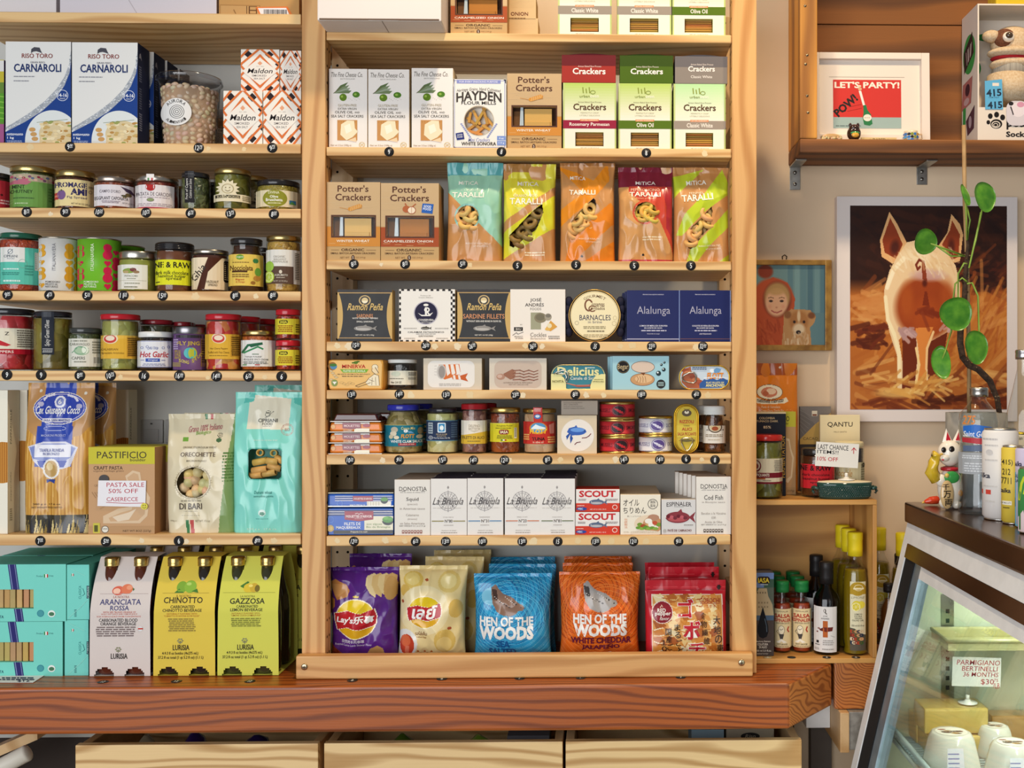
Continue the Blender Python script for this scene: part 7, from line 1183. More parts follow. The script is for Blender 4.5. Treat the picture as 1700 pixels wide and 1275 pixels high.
for x,y,ang,l in((1400,402,1.5,.012),(1478,404,1.5,.012),(1400,450,.2,.028),(1470,448,-.1,.022),(1400,495,.15,.03),(1480,480,-.3,.026),(1445,515,.18,.032),(1380,525,.1,.024),(1510,440,-.5,.02)):
    mb=MB();c=[e*rr.uniform(.85,1.08)for e in lin('d4a95a')];q=Vector(to3(x,y,0));n=14;vs=[]
    r0,r1=.0068,.0048
    prof=[(r1,-l/2),(r0,-l/2),(r0,l/2),(r1,l/2)]
    mb.lathe(prof+[(r1,-l/2)],'satin',c,n=16,cap0=False,cap1=False);o2=mb.build('rigatone',cp,q+Vector((0,.0095+rr.uniform(0,.003),0)))
    o2.rotation_euler=(1.45,.1,0)if ang>1 else(.2*rr.uniform(-1,1),math.pi/2-ang,0)
dup(cp,(.012,.074,.0),'turquoise rigatoni bag standing behind the front one').scale=(1,1,1.05)
# wall sockets behind the pasta
for a,b in((766,1),(900,0)):
    q0,q1=P(px(ZD,a),py(ZD,218),.26),P(px(ZD,a+122),py(ZD,345),.26);mb=MB();w,h=q1.x-q0.x,q0.z-q1.z
    mb.box(-w/2,w/2,-.006,0,-h/2,h/2,'satin','a9a7a4',bev=.002);mb.box(-w*.32,w*.32,-.008,-.006,-h*.42,h*.1,'satin','a19f9c',bev=.001);mb.box(-.002,.002,-.0075,-.006,h*.3,h*.36,'matte','55524f',bev=0)
    tag(mb.build('wall_socket',None,((q0.x+q1.x)/2,.2615,(q0.z+q1.z)/2)),'grey wall socket plate behind the pasta, '+('left one beside the spaghetti' if b else 'right one behind the orecchiette bag'),'socket')
# ================================================================ bottom: pasta cartons and drink packs on the worktop
TQ='7ad4c4'
def tagl(r,label,Y,z=None):
    x0,y0,x1,y1=r
    def fl(o,a,b,e,f):
        rr=random.Random(int(y0));n=7
        for i in range(n):
            xx=a+(b-a)*(i+.5)/n;mb=MB();w=(b-a)/n*.42;mb.box(xx-w,xx+w,.004+rr.uniform(0,.004),.0115,e+.0005,f-.0005,'satin',[q*rr.uniform(.75,1.1)for q in lin('d0a868')],bev=.0008);mb.build('pasta_ribbon',o)
    ops=[T('Product',198,y0+60,234,y0+70,'3a7a78'),E(250,y0+64,11,10,'eeeeea'),R(239,y0+55,246,y0+73,'3a8a4a'),R(254,y0+55,261,y0+73,'b83a34'),T('of Italy',264,y0+60,290,y0+70,'3a7a78'),E(220,y1-44,19,19,'4a9aa0'),O(220,y1-44,19,19,3,'2f7f90'),E(280,y1-42,20,19,'e8efe8'),E(280,y1-40,15,11,'4a7a5a'),T('PASTA',-30,y1-34,20,y1-18,'2f5a6a',.02),R(60,y0,100,y1,'2a3f70')if False else G([(42,y0),(86,y0),(130,y1),(86,y1)],'2e2c6a'),G([(48,y0),(52,y0),(96,y1),(92,y1)],'8a98c0'),G([(78,y0),(81,y0),(124,y1),(121,y1)],'8a98c0')]
    return carton(ZE,r,'CT',label,ops,(TQ,'66c2b2','4aa498'),.10,Y=Y,name='tagliatelle_box',cat='pasta box',win=(-60,y0+138 if y0<300 else y0+112,182,y0+244 if y0<300 else y0+222),fill=fl,z=z)
t1=tagl((-160,487,340,787),'turquoise ribbon pasta box with dark band, lower of the stacked pair',.01)
ht=max(v.co.z for v in t1.data.vertices)
t2=tagl((-160,160,358,474),'turquoise ribbon pasta box with dark band, upper of the stacked pair',.01,CT+ht+.0006)
dup(t1,(.0,.105,0),'turquoise ribbon pasta box behind the lower boxed pair');dup(t2,(.0,.105,0),'turquoise ribbon pasta box behind the upper one')
def clas(r,label,z=None):
    x0,y0,x1,y1=r;c=(x0+x1)/2
    o=carton(ZE,r,'CT',label,[T('CLASSICA',398,(y0+y1)/2-6,470,(y0+y1)/2+8,'2f7a78',.005,rot=-90),R(x1-62,(y0+y1)/2-40,x1-42,(y0+y1)/2+42,'2a4a5a')if False else G([(470,(y0+y1)/2-35),(486,(y0+y1)/2-35),(486,(y0+y1)/2+35),(470,(y0+y1)/2+35)],'244a58'),T('CIPRIANI',448,(y0+y1)/2-5,508,(y0+y1)/2+6,'bfe0d8',.01,rot=-90),L([(450,(y0+y1)/2-20),(460,(y0+y1)/2+10),(448,(y0+y1)/2+20)],3,'2f7a78'),[R(404,y1-20-7*i,416,y1-17-7*i,'244a50')for i in range(6)],E(394,y0+56,7,8,'e8e8e4'),R(388,y0+50,392,y0+62,'3a8a4a'),R(397,y0+50,401,y0+62,'b83a34'),L([(372,y1-10),(440,y1-70),(530,y1-170)],2.5,'9adccf'),L([(380,y0+20),(460,y0+60)],2,'9adccf')],('7ad4c6','5fbcae','4fa89a'),.2,Y=.012,name='tagliatelle_box',cat='pasta box',z=z)
    return o
c1=clas((350,484,480,790),'turquoise pasta box end-on beside the drinks, lower of two')
hc_=max(v.co.z for v in c1.data.vertices)
clas((362,180,484,482),'turquoise pasta box end-on beside the drinks, upper of two',CT+hc_+.0006)
def pack(r,label,base,ops,cap,Y=.004,xt=None):
    """sleeve of four drink bottles: front leaf curves back at the top, caps poke out of slots, bases show in cut-outs"""
    x0,y0,x1,y1=r;zf=ZE;xa,xb=P(px(zf,x0),637,Y).x,P(px(zf,x1),637,Y).x;w=xb-xa;kk=w/(x1-x0);h=(y1-y0)*kk;cx=(x0+x1)/2
    def bend(z):
        t=max(0,z/h-.55)/.45;return .028*t**2+.012*t
    def wf(z):return 1-.055*max(0,z/h-.1)**1.5
    to3=lambda x,y,d:((lambda z:((x-cx)*kk*wf(z),bend(z)-d,z))((y1-y)*kk))
    mb=MB();n=64;D_=.125
    slots=[(-.27,.27)]
    cut=[(x0+(x1-x0)*.22,32),(x0+(x1-x0)*.73,32)]
    rows=[h*i/n for i in range(n+1)]
    cols=np.linspace(-.5,.5,41)
    vs=[(u*w*wf(z),bend(z),z)for z in rows for u in cols];M=len(cols)
    def is_open(u,z):
        x=u
        for s in(-.255,.245):
            if abs(x-s)<.165 and z<h*.075 and(x-s)**2/.165**2+(z/(h*.075))**2<1:return True
            if abs(x-s)<.10 and z>h*.895:return True
        return False
    fs=[(j*M+i,j*M+i+1,(j+1)*M+i+1,(j+1)*M+i)for j in range(n)for i in range(M-1)if not is_open((cols[i]+cols[i+1])/2,(rows[j]+rows[j+1])/2)]
    mb.add(vs,fs,'paper',base,True);yb=bend(h);wt=w*wf(h)
    mb.quad((-wt/2,yb,h),(wt/2,yb,h),(wt/2,D_-yb,h+.002),(-wt/2,D_-yb,h+.002),'paper',base)
    mb.add([(u*w*wf(z),D_-bend(z),z)for z in rows for u in(-.5,.5)],[(2*j+1,2*j,2*j+2,2*j+3)for j in range(n)],'paper',base,True)
    mb.quad((-w/2,0,.0006),(w/2,0,.0006),(w/2,D_,.0006),(-w/2,D_,.0006),'paper',base)
    mb.marks(ops,to3,'paper',keep=(x0,y0,x1,y1),d0=.0003)
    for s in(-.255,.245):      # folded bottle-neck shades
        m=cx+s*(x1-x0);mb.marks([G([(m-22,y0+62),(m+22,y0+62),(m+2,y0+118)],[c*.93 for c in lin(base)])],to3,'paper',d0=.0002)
    o=mb.build('drink_carrier',None,(xa+w/2,Y,CT+.0008));tag(o,label,'drink pack','four-bottle drink packs')
    rB=w*.225;Hb=h*1.0
    for sx in(-.255,.245):
        for sy in(0,1):
            m2=MB();m2.lathe([(rB*.86,0),(rB,.004),(rB,Hb*.5),(rB*.92,Hb*.6),(rB*.52,Hb*.8),(rB*.42,Hb*.93)],'glaze',cap,n=28)
            b=m2.build('bottle',o,(sx*w*.98,.0035+rB+(.058 if sy else 0),.001))
            m2=MB();z0=Hb*.925;rc=rB*.50
            m2.lathe([(rc,z0),(rc*1.03,z0+.002),(rc*.98,z0+.0035),(rc*1.03,z0+.006),(rc,z0+.008),(rc*1.02,z0+.0145),(rc*.92,z0+.0165),(.0005,z0+.0165)],'metal','c7a968',n=28);m2.build('cap',b)
    return o
def lur(cx,y,c='2a2826'):return[T('LURISIA',cx-44,y+32,cx+46,y+62,c,.02),[E(cx-4+12*math.cos(i*1.05),y+10+10*math.sin(i*1.05),5,4,'8a8a6a')for i in range(6)],L([(cx-4,y+10),(cx-4,y+28)],2.5,'6a6a5a')]
pk1=pack((486,165,816,802),'pinkish grey drink pack of blood orange bottles, leftmost of the drink packs','d9cdc6',[E(630,338,34,24,'d96a52'),E(622,340,24,18,'f0c0a8'),O(622,340,24,18,3,'c9402c'),E(678,330,32,26,'dc7a58'),E(690,322,16,12,'e89a78'),G([(690,310),(720,330),(715,340)],'4a6a3a'),R(530,353,800,355,'b5a29c'),T('LA NOSTRA',607,364,696,377,'b07a70',.005),T('ARANCIATA',536,382,764,412,'4a4a78',.02),T('ROSSA',596,416,700,442,'4a4a78',.02),T('WITH 20% "BLOOD ORANGE OF',558,446,738,456,'c96a5c',.005),T('SICILY PGI" JUICE AND LEMON JUICE',548,458,746,467,'c96a5c',.005),T('0.5% ACEROLA JUICE FROM CONCENTRATE',524,471,766,481,'c96a5c',.005),T('CARBONATED BLOOD',536,486,748,504,'3a3638',.02),T('ORANGE BEVERAGE',544,506,740,524,'3a3638',.02),D(514,528,748,586,5,'7a6a68'),E(764,542,13,13,'e0e0e0'),L([(753,542),(775,542)],8,'c0392c'),lur(646,645)],'5a2a1c')
pk2=pack((832,168,1168,802),'yellow drink pack of chinotto bottles, middle of the drink packs','dfc44c',[E(975,322,30,30,'7fa83a'),E(1022,320,34,32,'8ab440'),E(1012,306,14,8,'b5d06a'),G([(935,352),(960,330),(990,352)],'4a7a34'),G([(1030,345),(1060,330),(1070,352)],'4a7a34'),R(870,352,1130,354,'a8903a'),T('IL NOSTRO',950,362,1030,374,'8a6a2a',.005),T('CHINOTTO',882,374,1098,406,'3a3424',.025),T('CARBONATED',922,417,1056,433,'3f3926',.02),T('CHINOTTO BEVERAGE',880,436,1096,452,'3f3926',.02),T('NATURALLY FLAVORED WITH',904,458,1070,467,'b8702c',.005),T('"CHINOTTO DI SAVONA SLOW FOOD"',888,470,1084,479,'b8702c',.005),D(910,486,1064,560,7,'8a763a'),lur(982,600),T('4-9.3 fl oz bottles (4x275 mL)',880,670,1076,690,'3f3926',.015),T('37.2 fl oz total (1 qt 5.2 fl oz) (1.1 L)',858,693,1104,713,'3f3926',.015)],'2a2420')
pk3=pack((1180,168,1512,802),'lime yellow drink pack of lemon bottles beside the left post','d3d158',[E(1340,330,30,24,'d8bc3a'),E(1370,328,24,24,'c9a83a'),E(1388,332,14,18,'7a6a2c'),G([(1290,320),(1330,295),(1340,300),(1310,330)],'4a7a34'),E(1350,318,12,7,'ecd874'),R(1200,352,1490,354,'a0a040'),T('LA NOSTRA',1298,367,1380,378,'7a7a34',.005),T('GAZZOSA',1242,382,1436,412,'2f3326',.025),T('CARBONATED',1280,418,1400,432,'333726',.02),T('LEMON BEVERAGE',1248,435,1426,451,'333726',.02),T('NATURALLY FLAVORED WITH',1256,458,1410,466,'b8782c',.005),T('"LIMONE COSTA D\'AMALFI PGI"',1252,469,1416,478,'b8782c',.005),D(1252,486,1420,536,5,'7a7c34'),lur(1332,600),T('4-9.3 fl oz bottles (4x275 mL)',1230,668,1424,688,'333726',.015),T('37.2 fl oz total (1 qt 5.2 fl oz) (1.1 L)',1208,692,1452,712,'333726',.015)],'3a3a22')
for o,lab in((pk1,'pinkish grey drink pack at the back behind the blood orange pack'),(pk2,'yellow drink pack standing behind the chinotto pack'),(pk3,'lime yellow drink pack standing behind the lemon pack')):dup(o,(.03,.132,0),lab)
# card lying on the worktop edge
mb=MB();a=[PZ(px(ZE,x),py(ZE,y),CT+.0008)for x,y in((-120,828),(180,828),(240,790),(-80,790))];c0=a[1]
mb.add([p_-c0 for p_ in a]+[p_-c0+Vector((0,0,.0006))for p_ in a],[(3,2,1,0),(4,5,6,7),(0,1,5,4),(1,2,6,5)],'paper','e4e2e0')
def t3(x,y,d):
    q=PZ(px(ZE,x),py(ZE,y),CT+.0014+d)-c0;return(q.x,q.y,q.z)
mb.marks([D(0,796,200,808,1,'2a2a4a'),D(-10,806,190,816,1,'2a2a4a'),T('$12',95,810,160,825,'2a2a4a',.01)],t3,'paper')
tag(mb.build('note_card',None,c0),'white handwritten card lying on the worktop before the turquoise boxes','card')
# ================================================================ crate of bottles on the worktop
YC=.064
def pc(zx,zy,zf=ZY,Y=YC):return P(px(zf,zx),py(zf,zy),Y)
cz0=CT+.0006;ct_=P(1350,830,YC).z;cxl=P(1247.5,900,YC).x;cxr=P(1456,900,YC).x;th=.0100;tw=.0085
CR=empty('wooden_crate',((cxl+cxr)/2,.16,cz0),'open wooden wine crate on the worktop right of the shelving, holding bottles','crate')
solo('top_board',cxl,cxr,YC,.268,ct_-th,ct_,CRATE,CR);solo('bottom_board',cxl,cxr,YC,.268,cz0,cz0+th,CRATE,CR)
solo('side_board',cxr-tw,cxr,YC,.268,cz0+th+.0003,ct_-th-.0003,CRATEZ,CR);solo('side_board',cxl,cxl+tw,YC,.268,cz0+th+.0003,ct_-th-.0003,CRATEZ,CR)
solo('back_board',cxl+tw+.0003,cxr-tw-.0003,.256,.268,cz0+th+.0003,ct_-th-.0003,CRATE,CR)
FL=cz0+th+.0004
for i,(px_,c)in enumerate(((1274.5,'c9b48a'),(1314,'2a2828'),(1372.5,'2a2828'),(1421,'3a3430'))):disc(CR,PZ(px_,1091.2,FL),.0085,'8' if i!=1 else '','',flatlying=True,col=c,seed=i)
def lathe_bottle(zf,rect,z,label,prof,liquid,cap,caph,lab=None,ops=(),Y=.09,name='bottle',gl=None,capmat='satin',group=None,capr=None,fill=.75,cat='bottle',labmat='paper',tint=(.96,.97,.95)):
    """glass bottle: profile of (radius share, height share) up to the mouth"""
    x0,y0,x1,y1=rect;xc=(x0+x1)/2;k0=K(px(zf,xc),Y+.03)/zf[2];R=(x1-x0)/2*k0;kk=K(px(zf,xc),Y+R)/zf[2];R=(x1-x0)/2*kk*.98;H=(y1-y0)*kk;Xw=P(px(zf,xc),637,Y+R).x
    pf=[(r*R,q*H)for r,q in prof];mb=MB()
    mb.lathe(pf,gl or glass('clear',tint,1.1),n=40,cap1=False)
    o=mb.build(name,None,(Xw,Y+R,z),facing(Xw,Y+R));tag(o,label,cat,group)
    mb=MB();ip=[(max(.0008,r-.0018),max(q,.003))for r,q in pf if q<H*fill];ip.append((ip[-1][0],min(H*fill,ip[-1][1]+.004)))
    if liquid:mb.lathe(ip,liquid,n=32);mb.build('liquid',o)
    if cap:
        mb=MB();rt=capr*R if capr else pf[-1][0]*1.08;ch=caph*H
        mb.lathe([(rt,H-ch),(rt*1.02,H-ch*.7),(rt*1.0,H-ch*.35),(rt*1.03,H-ch*.3),(rt*1.03,H-.002),(rt*.93,H),(.0005,H)],capmat,cap,n=32);mb.build('cap',o)
    if lab:
        a0,a1=(lab[3],lab[4])if len(lab)>3 else(xc-R/kk*.99,xc+R/kk*.99);mb=MB()
        mb.marks([R_(a0,lab[0],a1,lab[1],lab[2])]+list(ops),cyl(xc,y1,kk,R),labmat,strip=R*.2/kk,keep=(a0,lab[0],a1,lab[1]),d0=.0004);mb.build('paper_label',o)
    return o
carton(ZY,(62,556,190,1140),FL,'slim anchovy extract carton with harbour picture at the left inside the crate',[R(62,556,190,660,'6d86b8'),R(120,600,190,760,'3f5a4a'),R(62,660,190,890,'5a6458'),G([(70,690),(85,665),(140,665),(150,720),(180,780),(190,860),(62,860),(62,720)],'b5a27f'),[R(72+18*i,690,80+18*i,702,'6a5c48')for i in range(4)],[R(80+20*(i%4),760+30*(i//4),90+20*(i%4),772+30*(i//4),'8a7a5e')for i in range(8)],R(62,855,190,900,'4a5f78'),R(62,890,190,1140,'4a403c'),G([(112,795),(128,850),(150,930),(152,970),(140,1005),(112,1018),(86,1005),(74,970),(76,930),(96,850)],'15171c'),L([(126,880),(138,930),(140,970)],7,'4a5866'),rr_(72,582,162,632,20,'2f1f1e'),T('IASA',78,592,158,626,'dfc83a',.05),D(95,634,150,644,1,'c9c9c9'),T('Anchovy Extract',62,1032,165,1046,'e8e0d4',.01),T('COLATURA',74,1050,148,1066,'e8e0d4',.02),T('DI ALICI',86,1070,140,1086,'e8e0d4',.02),T('100 ml 3.3 fl.oz.',64,1097,172,1109,'e8e0d4',.01),T('PRODUCT OF ITALY',72,1121,150,1129,'e0d8cc')],('5a5c58','5f5c60','4a4744'),.045,Y=.085,name='extract_carton',cat='carton')
SAU=[(.80,0),(.98,.012),(1,.04),(1,.60),(.92,.66),(.52,.76),(.50,.90)]
HOT=flat('hot_sauce','8a2a12',.3,c2='9c3818',scale=30)
def salsa(x0,x1,label):
    o=lathe_bottle(ZY,(x0,628,x1,1122),FL,label,SAU,HOT,'1f7a3c',.155,(815,1085,'e3cfa0'),[T('ESPINALER',x0+28,828,x1-25,838,'6a4a3a',.01),T('SALSA',x0+12,850,x1-12,878,'b53a2a',.07),T('ESPINALER',x0+4,882,x1-8,906,'b53a2a',.06),T('APPETIZER SAUCE',x0+20,910,x1-18,920,'5a4434',.02),E(x0+58,962,22,32,'efe2c4'),O(x0+58,962,22,32,2.5,'4a3a30'),L([(x0+46,955),(x0+56,962),(x0+70,952)],3,'2a2220'),G([(x0+40,990),(x0+76,990),(x0+66,1025),(x0+50,1025)],'4a4440'),G([(x0+22,1048),(x0+58,1022),(x0+96,1048),(x0+72,1052),(x0+58,1040),(x0+44,1052)],'f0e8d8'),L([(x0+40,992),(x0+26,975),(x0+34,962)],3,'4a3a30'),L([(x0+105,940),(x0+98,960),(x0+106,975)],8,'b53a2a'),T('HOT SAUCE!',x0+28,1056,x1-30,1067,'3a2a20',.03),D(x0+14,1073,x1-14,1080,1,'8a6a4a')],Y=.105,capr=.74,fill=.68,group='salsa bottles in the crate',name='sauce_bottle');return o
sa=salsa(186,314,'left front hot sauce bottle with green cap beside the harbour carton');sb=salsa(318,454,'right front hot sauce bottle with green cap beside the dark vinegar bottle')
for o,w in((sa,'left'),(sb,'right')):behind(o,2,.052,w+' row hot sauce bottle with green cap','salsa bottles in the crate',dx=.0005)
DKL=flat('vinegar','17121a',.15);VB=glass('dark',(.35,.32,.36),1.2)
vb=lathe_bottle(ZY,(468,492,654,1128),FL,'front dark sherry vinegar bottle with black cap and white label',[(.86,0),(.99,.01),(1,.04),(1,.58),(.85,.645),(.42,.72),(.38,.85)],DKL,'1f1c1c',.24,(792,1108,'dedbd8',476,630),[E(550,820,9,14,'5a5450'),L([(552,830),(562,842)],8,'6a6460'),T('JOSÉ',538,850,568,864,'4a4440',.02),T('ANDRÉS',524,866,580,880,'4a4440',.02),R(537,890,570,1004,'b5602c'),G([(512,950),(540,935),(606,932),(600,960),(560,966),(520,960)],'6a2a24'),E(510,944,8,6,'7a3a30'),E(500,968,6,5,'7a3a30'),L([(590,992),(616,1002)],3,'9a948f'),R(494,1028,510,1046,'2a2626'),D(535,1020,612,1060,3,'a39d98'),D(486,1052,520,1062,1,'4a4644'),D(482,1078,515,1094,2,'aaa49f'),D(530,1080,612,1092,1,'9a948f')],Y=.085,gl=VB,capr=.52,fill=.6,name='vinegar_bottle')
dup(vb,(-.0035,.085,0),'dark sherry vinegar bottle with black cap standing behind the labelled one')
OILY=flat('olive_oil','756009',.08,c2='7f6a12',scale=8)
YEL='e3cc1f'
ob_=lathe_bottle(ZY,(684,306,860,1154),FL,'front lemon oil bottle with bright yellow cap, before the other yellow caps',[(.82,0),(.97,.008),(1,.02),(.9,.06),(1,.12),(1,.60),(.90,.68),(.52,.76),(.42,.80),(.42,.86)],OILY,YEL,.195,(640,1118,'dcd7b6',738,842),[E(790,690,54,48,'b0902a'),R(738,690,842,728,'b0902a'),O(795,682,30,22,4,'e8dcb0'),R(760,682,830,694,'e8dcb0'),T('LIMONE',745,742,838,758,'8a8468',0,.3),E(782,808,32,36,'d8c838'),E(812,800,26,26,'e6d84c'),O(778,815,28,30,5,'f4eeb4'),[L([(778,815),(778+24*math.cos(i*1.05),815+26*math.sin(i*1.05))],2,'f4eeb4')for i in range(6)],[T(t_,768,860+14*i,818,870+14*i,'4a4634',.01)for i,t_ in enumerate(('LEMON','EXTRA','VIRGIN'))],T('OLIVE OIL',752,902,830,914,'4a4634',.01),T('250 ml 8.5 fl oz',748,938,832,950,'3a3628',.015),G([(738,960),(770,965),(810,1000),(842,1010),(842,1118),(738,1118)],'5a5448'),[E(750+16*(i%5),985+26*(i//5),15,12,['a8442c','3f5a34','c99a6a','2f3a4a','d8c4a0','7a2f24'][i%6])for i in range(20)]],Y=.08,capr=.60,fill=.74,name='oil_bottle',group='yellow-capped oil bottles')
ob_.location.x-=.0025;dup(ob_,(0,.0555,0),'second lemon oil bottle with yellow cap inside the crate');dup(ob_,(0,.111,0),'hindmost lemon oil bottle with yellow cap inside the crate')
o=dup(ob_,(.115,.06,0),'yellow-capped bottle standing outside the crate against the wall');o.location.z=CT+.0006
o=dup(ob_,(.085,.138,0),'hindmost yellow-capped bottle standing outside the crate');o.location.z=CT+.0006
AMB=flat('amber_sauce','5a3414',.3,c2='6b4018')
lathe_bottle(ZY,(940,598,1060,1100),CT+.0006,'small brown bottle with black cap between crate and display case',SAU,AMB,'241f1e',.12,Y=.11,capr=.62,fill=.8,name='sauce_bottle')
lathe_bottle(ZY,(1020,468,1135,1100),CT+.0006,'tall dark bottle with black cap behind the brown one, beside the display case',SAU,DKL,'241f1e',.12,Y=.2,gl=VB,capr=.62,fill=.8,name='sauce_bottle')
# ---------------------------------------------------------------- goods on top of the crate
TT=ct_+.0006
jar(ZW,(20,702,252,1146),TT,'jar of green pickles with red lid and white label on the crate top',('c02a22',42,226),('6a6a24','8a8634','4c4a16',40),(866,1042,'e0d3b4'),[R(20,964,252,1000,'7a1f2a'),T('CORNICHONS PIQUANTS',-60,970,158,994,'f0e4d0',.03),R(20,1028,252,1042,'7a1f2a'),E(66,918,36,42,'7a2a30'),E(66,916,28,33,'e6d8c0'),E(66,920,18,20,'9a4a44'),D(190,876,246,956,7,'8a8070'),R(40,1000,130,1010,'b5602c'),D(110,1014,170,1022,1,'6a5a4a')],Y=.075,sh=770,lidmat='gloss',name='pickle_jar')
bg_=bag(ZW,(-10,76,372,990),TT,'orange pasta bag with oval emblem standing at the back of the crate top','d97a1c',[R(-10,76,372,160,'a8501c'),E(248,104,8,9,'d9d0c0'),E(168,280,94,54,'4a3020'),E(168,280,90,51,'ece0c4'),E(165,282,58,36,'c97a5a'),E(180,275,34,22,'e8c8a8'),E(140,290,20,18,'b5603f'),G([(52,330),(75,318),(120,338),(175,345),(240,335),(285,318),(300,345),(270,360),(175,366),(80,362)],'ece0c4'),T("rustichella d'abruzzo",76,326,264,356,'3a2418',.02,.1,arch=-8),T('Pasta di Semolato',104,376,236,394,'f0d8b0',.005,.2),T('di Grano Duro Timilia Bio',82,402,262,420,'f0d8b0',.005,.2),T('Timilia',122,440,224,472,'f2dcb4',.005,.2),T('100% GRANO ITALIANO',76,488,268,506,'f0d8b0',.005),[O(300,420+20*i,30,18,3,'e09a4a')for i in range(4)]],depth=.055,Y=.192,seed=31,amp=.003,seal=80,cat='pasta bag',name='pasta_bag')
carton(ZW,(20,536,275,1126),TT,'navy chocolate box standing behind the pickle jar on the crate top',[T('COLOMBIA',86,571,198,587,'c9b48a',.02),T('TUMACO DARK',66,593,220,608,'c9b48a',.02),T('85%',116,633,170,652,'d9c8a0',.02),T('FERMENTATION',110,840,400,866,'c99a3c',.02,rot=-90),R(20,536,275,548,'d8c49a')],('23262f','d8c49a','1d2028'),.02,Y=.135,name='chocolate_box',cat='chocolate box')
carton(ZW,(232,538,345,1122),TT,'kraft pasta box with yellow-green top peeking right of the navy chocolate box',[R(232,538,345,645,'bfb53a'),T('O',276,570,300,606,'3a3420',.02),T('der',274,614,294,628,'3a3420',.01),G([(270,720),(300,730),(312,800),(332,860),(318,1000),(290,1040),(270,1030)],'d9bc94'),G([(276,740),(294,745),(304,810),(320,865),(308,990),(276,1015)],'c49c70'),R(232,1070,345,1122,'b08a5c'),T('(227g)',284,1088,334,1104,'5a4430',.015)],('bb9263','c0b64a','a07a50'),.028,Y=.157+.0005,name='pasta_box',cat='pasta box')
carton(ZW,(374,514,592,1110),TT,'grey and gold geometric chocolate carton at the back of the crate top',[G([(374,514),(592,514),(592,560),(480,640),(374,520)],'77706a'),G([(374,530),(480,640),(374,745)],'6c6661'),[L([(374,540+26*i),(374+12*(8-i),530+26*i+60)],2,'8a847c')for i in range(6)],G([(480,640),(592,560),(592,780),(374,780),(374,745)],'b5934f'),R(458,545,496,582,'d8ccb4'),R(462,568,492,580,'7a4a3a'),T('CACAO',396,730,500,750,'5a4a34',.01),R(374,780,592,1110,'3a342f')],('6f6963','7c766f','5f5a55'),.012,Y=.226,name='chocolate_box',cat='chocolate box')
carton(ZW,(516,568,798,1110),TT,'cream chocolate packet with dark lettering behind the sale note',[T('QANTU',568,617,746,656,'2f2a26',.015),T('PALO SANTO',614,681,704,692,'8a7a62',.01)],('e0cfa4','e6d8b4','cbb88c'),.012,Y=.205,name='chocolate_box',cat='chocolate box')
jar(ZW,(378,790,622,1128),TT,'chocolate butter jar with red label behind the green dish',('26211f',46,230),('4a2414','57301a'),(898,1066,'c2242c',380,612),[T('NE & RAW',380,906,592,944,'2a1416',.05),T('dark chocolate',392,962,580,980,'2a1416',.02),T('hazelnut butter',396,990,580,1008,'2a1416',.02),T('spread',448,1016,548,1034,'2a1416',.02)],Y=.1,sh=850,name='butter_jar',lidmat='gloss')
jar(ZW,(612,738,828,1110),TT,'nut spread jar with cream lid and pale label behind the green dish',('dccfa4',38,200),('2a1c16','35241a'),(880,1040,'cfc6a2',614,826),[T('Nocciole',620,930,742,980,'b5864a',.02,.3),T('HAZELNUT HONEY SPREAD',618,995,770,1005,'6a6048',.01),R(614,1010,755,1030,'2f2a24'),T('20g',750,846,800,880,'e8e0cc',.02),D(800,890,824,1020,8,'8a8264'),E(816,900,8,16,'3a362c')],Y=.135,sh=790,name='spread_jar',lidmat='satin')
# green dish and sale note in a clear holder
def dish():
    Y=.068;x0,x1=482,866;xa,xb=P(px(ZW,x0),637,Y+.04).x,P(px(ZW,x1),637,Y+.04).x;w=xb-xa;kk=w/(x1-x0);h=110*kk;X0=(xa+xb)/2
    mb=MB();c='24443c';R_2=w/2;sy=.42
    mb.lathe([(R_2*.88,0),(R_2*.93,h*.08),(R_2,h*.85),(R_2*1.02,h),(R_2*.94,h),(R_2*.9,h*.2),(.0005,h*.2)],'glaze',c,n=48,sy=sy)
    for i in range(7):
        for j in range(30):
            a=-math.pi*(.08+.84*(j+.5*(i%2))/30);r_=R_2*(.945+.06*i/7);z_=h*(.16+.10*i);mb.ball((r_*math.cos(a),r_*math.sin(a)*sy-.0002,z_),(.0019,.0014,.0017),'glaze',c,6,4)
    o=mb.build('casserole_dish',None,(X0,Y+R_2*sy,TT));tag(o,'small dark green woven-textured oval dish on the crate top edge','dish')
    for s in(-1,1):
        m2=MB();m2.tube([(s*R_2*.97,-.010,h*.62),(s*R_2*1.10,-.008,h*.70),(s*R_2*1.16,0,h*.66),(s*R_2*1.10,.008,h*.70),(s*R_2*.97,.010,h*.62)],.0035,'glaze',c);m2.tube([(s*R_2*1.12,0,h*.66),(s*R_2*1.17,-.002,h*.45),(s*R_2*1.11,-.003,h*.32)],.003,'glaze',c);m2.build('handle',o)
    m2=MB();m2.lathe([(R_2*.99,h+.0003),(R_2*.97,h+.0022),(R_2*.5,h+.0042),(.0005,h+.0048)],'satin','dccdaa',n=48,sy=sy);m2.build('lid',o)
    return X0,Y+R_2*sy,TT+h+.005,kk
dx_,dy_,dz_,dk=dish()
